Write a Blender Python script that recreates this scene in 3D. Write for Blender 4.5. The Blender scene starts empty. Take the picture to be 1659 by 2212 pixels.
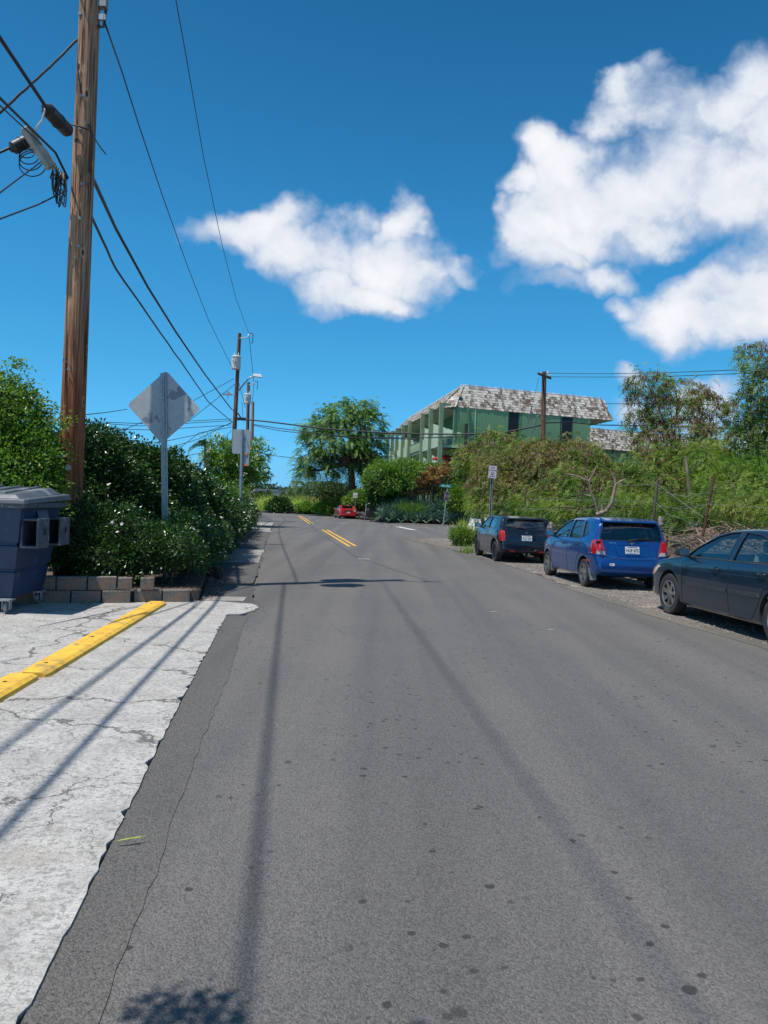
import bpy, bmesh, math, random
import numpy as np
from mathutils import Vector, Matrix
from mathutils.bvhtree import BVHTree
C = bpy.context.scene.collection
R = math.radians
SC = bpy.context.scene

# ------------------------------------------------------------------ camera
CAM_H = 1.6
cam = bpy.data.objects.new('camera', bpy.data.cameras.new('camera')); C.objects.link(cam)
cam.data.sensor_fit = 'HORIZONTAL'; cam.data.sensor_width = 36; cam.data.lens = 36 * 1660 / 1659.
cam.data.clip_start = 0.05; cam.data.clip_end = 6000
cam.matrix_world = Matrix.Translation((0, 0, CAM_H)) @ Matrix.Rotation(R(90 - 0.62), 4, 'X') @ Matrix.Rotation(R(2.2), 4, 'Z')
SC.camera = cam

# ------------------------------------------------------------------ light, exposure
SUN_EL, SUN_H = 67.0, Vector((-.82, -.572, 0)).normalized()      # horizontal direction towards the sun
sun = bpy.data.objects.new('sun', bpy.data.lights.new('sun', 'SUN')); C.objects.link(sun)
sun.data.energy = 5.0; sun.data.angle = R(0.5); sun.data.color = (1.0, .955, .89)
sdir = Vector((SUN_H.x * math.cos(R(SUN_EL)), SUN_H.y * math.cos(R(SUN_EL)), math.sin(R(SUN_EL))))
sun.rotation_euler = sdir.to_track_quat('Z', 'Y').to_euler()
SC.view_settings.view_transform = 'Standard'; SC.view_settings.look = 'None'
SC.view_settings.exposure = 0.0; SC.view_settings.gamma = 1.0; SC.view_settings.use_curve_mapping = False
SC.cycles.max_bounces = 6; SC.cycles.transparent_max_bounces = 12

# pixel helpers: measure on a 1659 px wide view of the photograph, place at real depth
FP, CX, CY = 1660., 829.5, 1106.
PT, RL = R(-0.62), R(2.2)
def ray(x, y):
    a = (x - CX) / FP; b = -(y - CY) / FP
    a2 = a * math.cos(RL) - b * math.sin(RL); b2 = a * math.sin(RL) + b * math.cos(RL)
    return a2, math.cos(PT) - b2 * math.sin(PT), math.sin(PT) + b2 * math.cos(PT)
def G(x, y, z=0.):
    d = ray(x, y); t = (z - CAM_H) / d[2]; return Vector((d[0] * t, d[1] * t, z))
def D(x, y, Y):
    d = ray(x, y); t = Y / d[1]; return Vector((d[0] * t, Y, CAM_H + d[2] * t))

# ------------------------------------------------------------------ world: sky with cumulus
W = bpy.data.worlds.new('World'); SC.world = W; W.use_nodes = True
nt = W.node_tree; nt.nodes.clear()
class NG:
    def __init__(s, t): s.t = t
    def n(s, typ, **k):
        nd = s.t.nodes.new(typ)
        for a, b in k.items(): setattr(nd, a, b)
        return nd
    def put(s, sock, v):
        if isinstance(v, bpy.types.NodeSocket): s.t.links.new(v, sock)
        elif v is not None:
            try: sock.default_value = v
            except Exception: sock.default_value = (v, v, v)
    def m(s, op, a, b=None, c=None, clamp=False):
        nd = s.n('ShaderNodeMath', operation=op, use_clamp=clamp); s.put(nd.inputs[0], a)
        if b is not None: s.put(nd.inputs[1], b)
        if c is not None: s.put(nd.inputs[2], c)
        return nd.outputs[0]
    def v(s, op, a, b=None, out=0):
        nd = s.n('ShaderNodeVectorMath', operation=op); s.put(nd.inputs[0], a)
        if b is not None: s.put(nd.inputs[1], b)
        return nd.outputs[out]
    def ramp(s, x, pts):
        nd = s.n('ShaderNodeValToRGB'); s.put(nd.inputs[0], x); e = nd.color_ramp.elements
        while len(e) < len(pts): e.new(.5)
        for i, (p, c) in enumerate(pts):
            e[i].position = p; e[i].color = (c, c, c, 1) if not isinstance(c, tuple) else (*c, 1)
        return nd.outputs[0]
    def mr(s, x, a, b, c=0., d=1., typ='SMOOTHSTEP'):
        nd = s.n('ShaderNodeMapRange', interpolation_type=typ)
        s.put(nd.inputs[0], x)
        for i, q in enumerate((a, b, c, d)): s.put(nd.inputs[i + 1], q)
        return nd.outputs[0]
    def noise(s, vec, scale, detail=4, rough=.5, dist=0., col=False):
        nd = s.n('ShaderNodeTexNoise'); s.put(nd.inputs['Vector'], vec); s.put(nd.inputs['Scale'], scale)
        s.put(nd.inputs['Detail'], detail); s.put(nd.inputs['Roughness'], rough); s.put(nd.inputs['Distortion'], dist)
        return nd.outputs[1 if col else 0]
    def vor(s, vec, scale, feat='F1', out=0, rnd=1.):
        nd = s.n('ShaderNodeTexVoronoi', feature=feat); s.put(nd.inputs['Vector'], vec); s.put(nd.inputs['Scale'], scale)
        s.put(nd.inputs['Randomness'], rnd); return nd.outputs[out]
    def mix(s, f, a, b, typ='MIX'):
        nd = s.n('ShaderNodeMix', data_type='RGBA', blend_type=typ); s.put(nd.inputs[0], f)
        s.put(nd.inputs[6], (*a, 1) if isinstance(a, tuple) and len(a) == 3 else a)
        s.put(nd.inputs[7], (*b, 1) if isinstance(b, tuple) and len(b) == 3 else b)
        return nd.outputs[2]
g = NG(nt)
tc = g.n('ShaderNodeTexCoord').outputs['Generated']
sep = g.n('ShaderNodeSeparateXYZ'); nt.links.new(tc, sep.inputs[0])
sx, sy, sz = sep.outputs
sky = g.n('ShaderNodeTexSky', sky_type='NISHITA', sun_disc=False, sun_elevation=R(SUN_EL),
          sun_rotation=math.atan2(SUN_H.x, SUN_H.y), altitude=0, air_density=1.0, dust_density=.35, ozone_density=2.5)
# the saturated look of the sky: one even grade of hue over height, the same all round
tint = g.ramp(g.m('MAXIMUM', sz, 0.), [(0.0, (.26, .70, 1.55)), (.04, (.25, .70, 1.25)), (.10, (.22, .72, 1.08)), (.17, (.20, .74, .99)), (.3, (.18, .77, 1.0)), (.55, (.12, .59, .78)), (1., (.10, .52, .70))])
skyc = g.mix(1.0, sky.outputs[0], tint, 'MULTIPLY')
STR = .138
yy = g.m('MAXIMUM', sy, .02)
uv = g.n('ShaderNodeCombineXYZ'); g.put(uv.inputs[0], g.m('DIVIDE', sx, yy)); g.put(uv.inputs[1], g.m('DIVIDE', sz, yy))
uvo = uv.outputs[0]
wn = g.v('SUBTRACT', g.noise(uvo, 5.5, 5, .55, 0, True), (.5, .5, .5))
wn2 = g.v('SCALE', wn); wn2.node.inputs['Scale'].default_value = .19
uvw = g.v('ADD', uvo, wn2)
uvw = g.v('MULTIPLY', uvw, (1, 1, 0))
BL = [(445,500,50,32,.55),(505,495,66,48,.9),(560,485,80,45,.95),(620,540,90,55,1),(690,545,90,50,1),(710,620,80,55,1),(780,630,110,45,1),(800,560,80,60,1),
 (865,495,45,52,1),(855,570,80,60,1),(925,590,50,42,.95),(968,575,46,24,.7),(810,640,110,28,1),
 (1170,300,58,52,1),(1140,380,52,40,1),(1230,350,90,75,1),(1300,430,150,90,1),(1180,470,90,60,1),(1080,440,22,30,.7),(1120,505,50,32,.8),(1230,500,90,42,.95),
 (1400,400,140,90,1),(1480,340,110,80,1),(1570,410,140,90,1),(1650,410,90,90,1),(1380,465,150,45,1),(1380,175,50,36,.7),(1350,225,60,40,.75),(1440,230,90,45,.85),(1530,240,100,70,1),
 (1600,180,80,80,1),(1650,260,90,110,1),(1720,350,120,200,1),(1180,600,70,24,.5),(1310,590,80,30,.6),(1180,540,90,40,.8),(1120,470,50,50,.9),
 (1540,630,60,52,1),(1610,650,100,66,1),(1500,680,110,55,1),(1590,700,120,60,1),(1680,640,90,110,1),(1440,690,60,30,.8),(1350,660,34,20,.5),
 (1350,810,30,18,.62),(1520,850,60,26,.65),(1350,900,36,40,.5),(1480,900,60,36,.5),(1600,930,90,36,.6),(1130,900,40,14,.3)]
acc = None
for (bx, by, rx, ry, a) in BL:
    dr = ray(bx, by); cu, cv = dr[0] / dr[1], dr[2] / dr[1]
    q = g.v('MULTIPLY', g.v('SUBTRACT', uvw, (cu, cv, 0)), (FP / rx / 1.25, FP / ry / 1.25, 0))
    f = g.m('MULTIPLY_ADD', g.v('DOT_PRODUCT', q, q, out=1), -a, a)
    acc = f if acc is None else g.m('SMOOTH_MAX', acc, f, .12)
# elsewhere round the sky: fair-weather cumulus out of view, cover raised to whiten the ambient
el = g.noise(g.v('MULTIPLY', tc, (1, 1, 2.2)), 3.2, 3, .5)
oth = g.m('MULTIPLY', g.mr(el, .50, .64, 0., .9), g.mr(g.m('ABSOLUTE', g.m('SUBTRACT', g.m('DIVIDE', sx, g.m('MAXIMUM', sy, .001)), 0.)), .62, .9))
oth = g.m('MAXIMUM', oth, g.m('MULTIPLY', g.mr(el, .50, .64, 0., .9), g.mr(sy, .1, .0)))
oth = g.m('SUBTRACT', g.m('MULTIPLY', g.m('MULTIPLY', oth, g.mr(sz, .0, .1)), 2.2), 1.3)
acc = g.m('MAXIMUM', g.m('ADD', acc, g.mr(sy, .02, .1, -4., 0.)), oth)
fb = g.m('SUBTRACT', g.noise(uvo, 6.5, 9, .60, 0.), .5)
fb2 = g.m('SUBTRACT', g.noise(uvw, 22., 6, .62), .5)
dens = g.m('ADD', g.m('ADD', acc, g.m('MULTIPLY', fb, 2.3)), g.m('MULTIPLY', fb2, .7))
alpha = g.mr(dens, -.45, .85)
shade = g.m('ADD', g.mr(dens, .1, 1.7, 0., .62), g.m('MULTIPLY', g.noise(g.v('ADD', uvw, (.03, -.05, 0)), 6., 4, .5), .5))
ccol = g.ramp(shade, [(.22, (.50, .60, .78)), (.45, (.76, .81, .90)), (.78, (.97, .98, 1.0))])
cc = g.mix(1.0, ccol, (1.0 / STR * .98,) * 3, 'MULTIPLY')
alpha = g.m('MULTIPLY', alpha, g.mr(sz, -.02, .03))
fin = g.mix(alpha, skyc, cc)
bg = g.n('ShaderNodeBackground'); nt.links.new(fin, bg.inputs[0]); bg.inputs[1].default_value = STR
out = g.n('ShaderNodeOutputWorld'); nt.links.new(bg.outputs[0], out.inputs[0])
W.cycles.sampling_method = 'MANUAL'; W.cycles.sample_map_resolution = 512

# ------------------------------------------------------------------ mesh and object helpers
def wloc(p):
    v = Vector((0, 0, 0))
    while p is not None: v += p.location; p = p.parent
    return v
def link(name, me, mats=None, parent=None, loc=None):
    o = bpy.data.objects.new(name, me); C.objects.link(o)
    if mats is not None and not me.materials:
        for m in (mats if isinstance(mats, (list, tuple)) else [mats]): me.materials.append(m)
    if parent is not None: o.parent = parent
    if loc is not None: o.location = loc
    return o
def tag(o, label=None, cat=None, group=None, kind=None):
    for k, v in (('label', label), ('category', cat), ('group', group), ('kind', kind)):
        if v: o[k] = v
    return o
def thing(name, label, cat, loc=(0, 0, 0), rz=0., group=None):
    o = bpy.data.objects.new(name, None); C.objects.link(o); o.location = loc; o.rotation_euler = (0, 0, rz)
    o.empty_display_size = .2
    return tag(o, label, cat, group)
class MB:
    def __init__(s): s.v = []; s.f = []; s.mi = []; s.cm = 0
    def add(s, vs, fs):
        n = len(s.v); s.v += [tuple(q) for q in vs]; s.f += [tuple(i + n for i in q) for q in fs]; s.mi += [s.cm] * len(fs); return s
    def box(s, c, d, rz=0., M=None):
        hx, hy, hz = d[0] / 2, d[1] / 2, d[2] / 2; cs, sn = math.cos(rz), math.sin(rz); vs = []
        for x, y, z in ((-1,-1,-1),(1,-1,-1),(1,1,-1),(-1,1,-1),(-1,-1,1),(1,-1,1),(1,1,1),(-1,1,1)):
            p = Vector((x * hx, y * hy, z * hz))
            if M is not None: p = M @ p
            vs.append((c[0] + p.x * cs - p.y * sn, c[1] + p.x * sn + p.y * cs, c[2] + p.z))
        return s.add(vs, [(0,3,2,1),(4,5,6,7),(0,1,5,4),(1,2,6,5),(2,3,7,6),(3,0,4,7)])
    def hexa(s, vs): return s.add(vs, [(0,3,2,1),(4,5,6,7),(0,1,5,4),(1,2,6,5),(2,3,7,6),(3,0,4,7)])
    def tube(s, pts, rad, n=8, caps=True):
        pts = [Vector(p) for p in pts]; m = len(pts); rad = rad if isinstance(rad, (list, tuple)) else [rad] * m
        up = None; vs = []
        for i, p in enumerate(pts):
            t = (pts[min(i + 1, m - 1)] - pts[max(i - 1, 0)])
            if t.length < 1e-9: t = Vector((0, 0, 1))
            t.normalize()
            if up is None: up = t.orthogonal().normalized()
            else:
                up = up - t * up.dot(t)
                if up.length < 1e-6: up = t.orthogonal()
                up.normalize()
            b = t.cross(up)
            for k in range(n):
                a = 2 * math.pi * k / n; vs.append(p + (up * math.cos(a) + b * math.sin(a)) * rad[i])
        fs = [(i * n + k, i * n + (k + 1) % n, (i + 1) * n + (k + 1) % n, (i + 1) * n + k) for i in range(m - 1) for k in range(n)]
        if caps: fs += [tuple(reversed(range(n))), tuple((m - 1) * n + k for k in range(n))]
        return s.add(vs, fs)
    def lathe(s, prof, c=(0, 0, 0), ax='z', n=24, a0=0., closed=False):
        vs = []; m = len(prof)
        for r, h in prof:
            for k in range(n):
                a = a0 + 2 * math.pi * k / n; x, y = r * math.cos(a), r * math.sin(a)
                vs.append((c[0] + x, c[1] + y, c[2] + h) if ax == 'z' else ((c[0] + h, c[1] + x, c[2] + y) if ax == 'x' else (c[0] + x, c[1] + h, c[2] + y)))
        fs = [(i * n + k, i * n + (k + 1) % n, ((i + 1) % m) * n + (k + 1) % n, ((i + 1) % m) * n + k) for i in range(m if closed else m - 1) for k in range(n)]
        return s.add(vs, fs)
    def prism(s, poly, z0, z1, M=None):
        n = len(poly); vs = [Vector((x, y, z0)) for x, y in poly] + [Vector((x, y, z1)) for x, y in poly]
        if M is not None: vs = [M @ q for q in vs]
        return s.add(vs, [tuple(reversed(range(n))), tuple(range(n, 2 * n))] + [(i, (i + 1) % n, n + (i + 1) % n, n + i) for i in range(n)])
    def mesh(s, name, mats=None, off=(0, 0, 0), smooth=None, bevel=0., fixn=False):
        me = bpy.data.meshes.new(name); ox, oy, oz = off
        me.from_pydata([(x - ox, y - oy, z - oz) for x, y, z in s.v], [], s.f); me.update()
        if mats is not None:
            for m in (mats if isinstance(mats, (list, tuple)) else [mats]): me.materials.append(m)
        if any(s.mi): me.polygons.foreach_set('material_index', s.mi)
        if bevel > 0 or fixn:
            b = bmesh.new(); b.from_mesh(me)
            if fixn: bmesh.ops.recalc_face_normals(b, faces=b.faces)
            if bevel > 0: bmesh.ops.bevel(b, geom=[e for e in b.edges if len(e.link_faces) == 2 and e.calc_face_angle(0) > .5], offset=bevel, segments=2, affect='EDGES', profile=.5, clamp_overlap=True)
            b.to_mesh(me); b.free()
        if smooth is not None:
            me.polygons.foreach_set('use_smooth', [True] * len(me.polygons))
            if smooth < 3: me.set_sharp_from_angle(angle=smooth)
        return me
    def build(s, name, mats, parent=None, local=False, smooth=None, bevel=0., fixn=False):
        off = (0, 0, 0) if (local or parent is None) else wloc(parent)
        return link(name, s.mesh(name, mats, off, smooth, bevel, fixn), None, parent)
def copy_tree(o, parent=None):
    c = o.copy(); C.objects.link(c)
    if parent is not None: c.parent = parent
    for ch in list(o.children): copy_tree(ch, c)
    return c
rng = np.random.default_rng(7); random.seed(7)
def np_mesh(name, V, Fq, k, v=None, mats=None, smooth=False, mi=None):
    """V (n,3); Fq (m,k) faces of k corners; v per-vertex value"""
    me = bpy.data.meshes.new(name); nv, nf = len(V), len(Fq)
    me.vertices.add(nv); me.vertices.foreach_set('co', np.asarray(V, np.float32).ravel())
    me.loops.add(nf * k); me.loops.foreach_set('vertex_index', np.asarray(Fq, np.int32).ravel())
    me.polygons.add(nf); me.polygons.foreach_set('loop_start', np.arange(0, nf * k, k, dtype=np.int32))
    me.polygons.foreach_set('use_smooth', np.full(nf, bool(smooth)))
    if mats is not None:
        for m in (mats if isinstance(mats, (list, tuple)) else [mats]): me.materials.append(m)
    if mi is not None: me.polygons.foreach_set('material_index', np.asarray(mi, np.int32))
    me.update(calc_edges=True)
    if v is not None:
        a = me.attributes.new('v', 'FLOAT', 'POINT'); a.data.foreach_set('value', np.asarray(v, np.float32))
    return me
def unit(a): return a / np.maximum(np.linalg.norm(a, axis=1, keepdims=True), 1e-9)
def leaves(P, d, nrm, L, Wd, v, fold=.25, curl=0.):
    """diamond leaves of two triangles folded on the midrib; returns (V, F, v)"""
    d = unit(d); s = unit(np.cross(d, nrm)); n = np.cross(s, d); N = len(P)
    L = np.broadcast_to(L, (N,))[:, None]; Wd = np.broadcast_to(Wd, (N,))[:, None]
    b = P; t = P + d * L + n * L * curl; m = P + d * L * .45
    l = m + s * Wd * .5 + n * Wd * fold; r = m - s * Wd * .5 + n * Wd * fold
    V = np.stack([b, l, t, r], 1).reshape(-1, 3); i = np.arange(N)[:, None] * 4
    F = np.concatenate([i + np.array([[0, 2, 1]]), i + np.array([[0, 3, 2]])], 1).reshape(-1, 3)
    return V, F, np.repeat(v, 4)
def merge(parts):
    V = []; F = []; v = []; o = 0
    for a, b, c in parts:
        V.append(a); F.append(b + o); v.append(c); o += len(a)
    return np.concatenate(V), np.concatenate(F), np.concatenate(v)
def rdir(n, up=0.): 
    a = rng.normal(size=(n, 3)); a[:, 2] += up; return unit(a)

# ------------------------------------------------------------------ materials
def newmat(name):
    m = bpy.data.materials.new(name); m.use_nodes = True; t = m.node_tree; t.nodes.clear(); q = NG(t)
    o = q.n('ShaderNodeOutputMaterial'); return m, q, o
def pbsdf(q, col, rough=.6, metal=0., nrm=None, coat=0., spec=None):
    p = q.n('ShaderNodeBsdfPrincipled'); q.put(p.inputs['Base Color'], (*col, 1) if isinstance(col, tuple) and len(col) == 3 else col)
    q.put(p.inputs['Roughness'], rough); q.put(p.inputs['Metallic'], metal); q.put(p.inputs['Coat Weight'], coat)
    p.inputs['Coat Roughness'].default_value = .04
    if spec is not None: q.put(p.inputs['Specular IOR Level'], spec)
    if nrm is not None: q.put(p.inputs['Normal'], nrm)
    return p
def bump(q, h, st=.3, dist=.01):
    b = q.n('ShaderNodeBump'); b.inputs['Strength'].default_value = st; b.inputs['Distance'].default_value = dist
    q.put(b.inputs['Height'], h); return b.outputs[0]
def geo(q): return q.n('ShaderNodeNewGeometry').outputs['Position']
def objc(q): return q.n('ShaderNodeTexCoord').outputs['Object']
def gmat(name, c1, c2, scale=8., rough=.6, metal=0., bmp=.15, bdist=.004, coat=0., lo=.35, hi=.65, obj=True, stretch=None, detail=5, spec=None, c3=None, s3=1.5):
    m, q, o = newmat(name); co = objc(q) if obj else geo(q)
    if stretch: co = q.v('MULTIPLY', co, stretch)
    n = q.noise(co, scale, detail, .6); col = q.mix(q.mr(n, lo, hi), c1, c2)
    if c3: col = q.mix(q.mr(q.noise(co, s3, 4, .6), .52, .7), col, c3)
    p = pbsdf(q, col, q.mr(n, 0, 1, rough - .06, rough + .08), metal, bump(q, n, bmp, bdist) if bmp else None, coat, spec)
    q.put(o.inputs[0], p.outputs[0]); return m
def leafmat(name, cols, rough=.42, trans=.3, spec=.5):
    """colour by leaf: the per-leaf value 'v' picks between leaf colours"""
    m, q, o = newmat(name); a = q.n('ShaderNodeAttribute', attribute_name='v').outputs['Fac']
    k = len(cols); col = q.ramp(a, [(i / (k - 1), c) for i, c in enumerate(cols)])
    p = pbsdf(q, col, rough, 0., None, 0., spec)
    t = q.n('ShaderNodeBsdfTranslucent'); q.put(t.inputs[0], q.mix(1., col, (1.5, 1.6, .7), 'MULTIPLY'))
    x = q.n('ShaderNodeMixShader'); x.inputs[0].default_value = trans
    q.put(x.inputs[1], p.outputs[0]); q.put(x.inputs[2], t.outputs[0]); q.put(o.inputs[0], x.outputs[0]); return m
def glassmat(name, tint, refl=.08, rough=.02):
    m, q, o = newmat(name); n = q.noise(objc(q), 3., 2)
    tr = q.n('ShaderNodeBsdfTransparent'); q.put(tr.inputs[0], (*tint, 1))
    gl = q.n('ShaderNodeBsdfGlossy'); gl.inputs['Roughness'].default_value = rough
    f = q.n('ShaderNodeLayerWeight'); f.inputs[0].default_value = .5; fc = q.m('POWER', f.outputs[1], 4.); q.put(gl.inputs['Normal'], bump(q, n, .03, .01))
    x = q.n('ShaderNodeMixShader'); q.put(x.inputs[0], q.m('MULTIPLY_ADD', fc, .9, refl, True))
    q.put(x.inputs[1], tr.outputs[0]); q.put(x.inputs[2], gl.outputs[0]); q.put(o.inputs[0], x.outputs[0]); return m
def flat(name, c, rough=.5, metal=0., coat=0., bmp=.05):
    c2 = tuple(x * .86 for x in c); return gmat(name, c, c2, 14., rough, metal, bmp, .002, coat)
M = {}
M['galv'] = gmat('galvanised_steel', (.42, .44, .46), (.30, .32, .34), 16, .45, .55, .1)
M['signback'] = None
M['white_metal'] = flat('white_painted_metal', (.75, .75, .74), .4)
M['grey_metal'] = flat('grey_metal', (.30, .31, .31), .45, .5)
M['black_rubber'] = gmat('black_cable', (.012, .012, .014), (.02, .02, .022), 20, .5, 0, .1)
M['black_plastic'] = gmat('black_plastic', (.015, .015, .016), (.028, .028, .03), 20, .45, 0, .1)
M['dark'] = flat('dark_recess', (.008, .008, .008), .8)
M['red_plastic'] = flat('red_paint', (.5, .02, .015), .45)
M['yellow_paint'] = gmat('yellow_paint_worn', (.80, .48, .05), (.66, .38, .045), 6, .65, 0, .35, .004, c3=(.34, .24, .09), s3=7.)
M['orange'] = flat('orange_paint', (.75, .25, .04), .6)
M['bark'] = gmat('bark', (.16, .115, .085), (.07, .05, .04), 9, .9, 0, .7, .02, stretch=(1, 1, .25))
M['bark_pale'] = gmat('pale_bark', (.33, .25, .20), (.17, .12, .09), 9, .9, 0, .7, .02, stretch=(1, 1, .3))

# ------------------------------------------------------------------ ground materials
def asphalt(name, base, seed=0., spots=True, light=1.0):
    m, q, o = newmat(name); co = q.v('ADD', geo(q), (seed, seed * .7, 0))
    fine = q.noise(co, 130., 3, .7); agg = q.vor(co, 120., 'F1', 0); mid = q.noise(co, 5., 5, .6); big = q.noise(co, .45, 4, .55)
    aggc = q.vor(co, 120., 'F1', 1); sepc = q.n('ShaderNodeSeparateColor'); q.put(sepc.inputs[0], aggc)
    c = q.mix(q.mr(sepc.outputs[0], .0, 1.), tuple(x * .70 for x in base), tuple(x * 1.36 for x in base))
    c = q.mix(q.mr(fine, .3, .7, 0, .45), c, tuple(x * 1.3 for x in base))
    c = q.mix(q.mr(big, .3, .7, 0., .55), c, q.mix(1., c, (1.22, 1.19, 1.16), 'MULTIPLY'))
    c = q.mix(q.mr(mid, .55, .75, 0., .3), c, tuple(x * .7 for x in base))
    tr = q.noise(q.v('MULTIPLY', q.v('ADD', co, q.v('MULTIPLY', co, (0, 0, 0))), (1.5, .05, 1)), 1., 3, .5); c = q.mix(1., c, q.ramp(tr, [(.36, (.84, .84, .85)), (.5, (1., 1., 1.)), (.64, (1.13, 1.12, 1.10))]), 'MULTIPLY')
    c = q.mix(q.mr(q.noise(co, 55., 3, .75), .60, .66, 0, .75), c, tuple(x * .22 for x in base))
    if spots:   # oil drips, gathered in the lane
        cw = q.v('ADD', co, q.v('SCALE', q.noise(co, 14., 3, .6, 0, True))); 
        for nd in q.t.nodes:
            if nd.type == 'VECT_MATH' and nd.operation == 'SCALE': nd.inputs['Scale'].default_value = .03
        for sc_, th, dn in ((2.4, .078, .48), (5., .13, .44), (10., .2, .46)):
            d = q.vor(cw, sc_, 'F1', 0); cc_ = q.n('ShaderNodeSeparateColor'); q.put(cc_.inputs[0], q.vor(cw, sc_, 'F1', 1))
            sel = q.mr(cc_.outputs[0], .55, .58); lane = q.mr(q.noise(q.v('MULTIPLY', co, (1., .3, 1)), .9, 3, .55), dn - .02, dn + .06)
            f = q.m('MULTIPLY', q.m('MULTIPLY', q.mr(d, th, th * .75), sel), lane)
            c = q.mix(q.m('MULTIPLY', f, .8), c, tuple(x * .30 for x in base))
    h = q.m('ADD', q.m('MULTIPLY', agg, -1.), q.m('MULTIPLY', fine, .8))
    p = pbsdf(q, c, .82, 0, bump(q, h, .85, .006), 0, .35); q.put(o.inputs[0], p.outputs[0]); return m
M['asphalt'] = asphalt('road_asphalt', (.112, .106, .101))
M['asphalt_old'] = asphalt('older_dark_asphalt', (.094, .089, .084), 31., False)
M['asphalt_walk'] = asphalt('walk_asphalt', (.088, .085, .082), 57., False)
def concrete(name, c1, c2, crack=True):
    m, q, o = newmat(name); co = geo(q); fine = q.noise(co, 70., 4, .75); mid = q.noise(co, 3.2, 6, .65); br = q.noise(q.v('MULTIPLY', co, (3., 34., 1)), 2.6, 4, .7)
    pit = q.noise(co, 38., 3, .8)
    c = q.mix(q.mr(mid, .3, .7), c1, c2); c = q.mix(q.mr(pit, .46, .62, 0, .8), c, tuple(x * .40 for x in c1)); c = q.mix(q.mr(q.noise(co, 120., 2, .7), .48, .60, 0, .45), c, tuple(x * .45 for x in c1))
    c = q.mix(q.mr(br, .52, .7, 0, .45), c, tuple(x * .5 for x in c2))
    c = q.mix(q.mr(q.noise(co, 1.1, 5, .7), .56, .72, 0., .6), c, (.30, .25, .20))
    h = q.m('ADD', fine, q.m('MULTIPLY', br, .8))
    if crack:
        wv = q.v('ADD', co, q.v('MULTIPLY', q.noise(co, 2.1, 6, .65, 0, True), (.75, .75, 0)))
        e = q.m('MINIMUM', q.vor(q.v('MULTIPLY', wv, (.55, 1., 1)), .62, 'DISTANCE_TO_EDGE', 0), q.m('MULTIPLY', q.m('ADD', q.vor(q.v('ADD', wv, (5, 3, 0)), 1.7, 'DISTANCE_TO_EDGE', 0), q.mr(q.noise(co, .7, 2), .52, .45, 0, .3)), .8))
        k = q.mr(q.m('ADD', e, q.m('MULTIPLY', q.m('SUBTRACT', fine, .5), .008)), .0018, .0062, 1., 0.)
        c = q.mix(q.m('MULTIPLY', k, .75), c, (.06, .055, .05)); h = q.m('SUBTRACT', h, q.m('MULTIPLY', k, 2.))
    p = pbsdf(q, c, .88, 0, bump(q, h, .55, .008), 0, .3); q.put(o.inputs[0], p.outputs[0]); return m
M['concrete'] = concrete('weathered_concrete', (.54, .515, .48), (.41, .39, .365))
M['slab'] = concrete('sidewalk_concrete', (.42, .39, .36), (.30, .275, .25), False)
M['curb'] = gmat('curb_concrete', (.34, .31, .28), (.2, .18, .16), 14, .9, 0, .5, .01, obj=False)
M['soil'] = gmat('lava_soil', (.085, .06, .045), (.16, .12, .09), 3., .95, 0, .8, .03, obj=False, c3=(.07, .085, .035), s3=.8)
M['gravel'] = gmat('gravel_ground', (.24, .21, .185), (.12, .105, .095), 26., .95, 0, 1., .02, obj=False, c3=(.33, .28, .23), s3=1.6)
M['lava'] = gmat('lava_rock', (.10, .075, .065), (.045, .036, .034), 5., .95, 0, 1., .05, obj=False, c3=(.17, .105, .085), s3=2.5)
M['stone'] = gmat('gravel_stone', (.27, .235, .20), (.12, .105, .09), 9., .9, 0, .4, .01, obj=False)
M['line_yellow'] = gmat('yellow_line_paint', (.78, .42, .035), (.62, .34, .05), 18, .6, 0, .2, .002, obj=False)
M['line_white'] = gmat('white_line_paint', (.66, .66, .63), (.42, .42, .40), 14, .6, 0, .2, .002, obj=False)
M['grass'] = leafmat('grass_blades', [(.07, .12, .02), (.14, .20, .035), (.22, .24, .07)], .5, .3)

def jit(pts, step=.35, amp=.05, seed=1):
    """resample an open line and roughen it like a broken asphalt edge"""
    r = random.Random(seed); o = []
    for a, b in zip(pts[:-1], pts[1:]):
        a = Vector(a); b = Vector(b); n = max(1, int((b - a).length / step)); d = (b - a).normalized(); nn = Vector((-d.y, d.x))
        for i in range(n):
            p = a + (b - a) * i / n; o.append(p + nn * (r.uniform(-amp, amp) if i else 0))
    o.append(Vector(pts[-1])); return o
def sheet(name, poly, z, mat, kind='structure', parent=None):
    b = bmesh.new(); vs = [b.verts.new((p[0], p[1], z)) for p in poly]; f = b.faces.new(vs)
    bmesh.ops.triangulate(b, faces=[f]); bmesh.ops.recalc_face_normals(b, faces=b.faces)
    if b.faces and sum(q.normal.z for q in b.faces) < 0: bmesh.ops.reverse_faces(b, faces=b.faces)
    me = bpy.data.meshes.new(name); b.to_mesh(me); b.free()
    o = link(name, me, mat, parent)
    if parent is None: tag(o, kind=kind)
    return o
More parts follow.
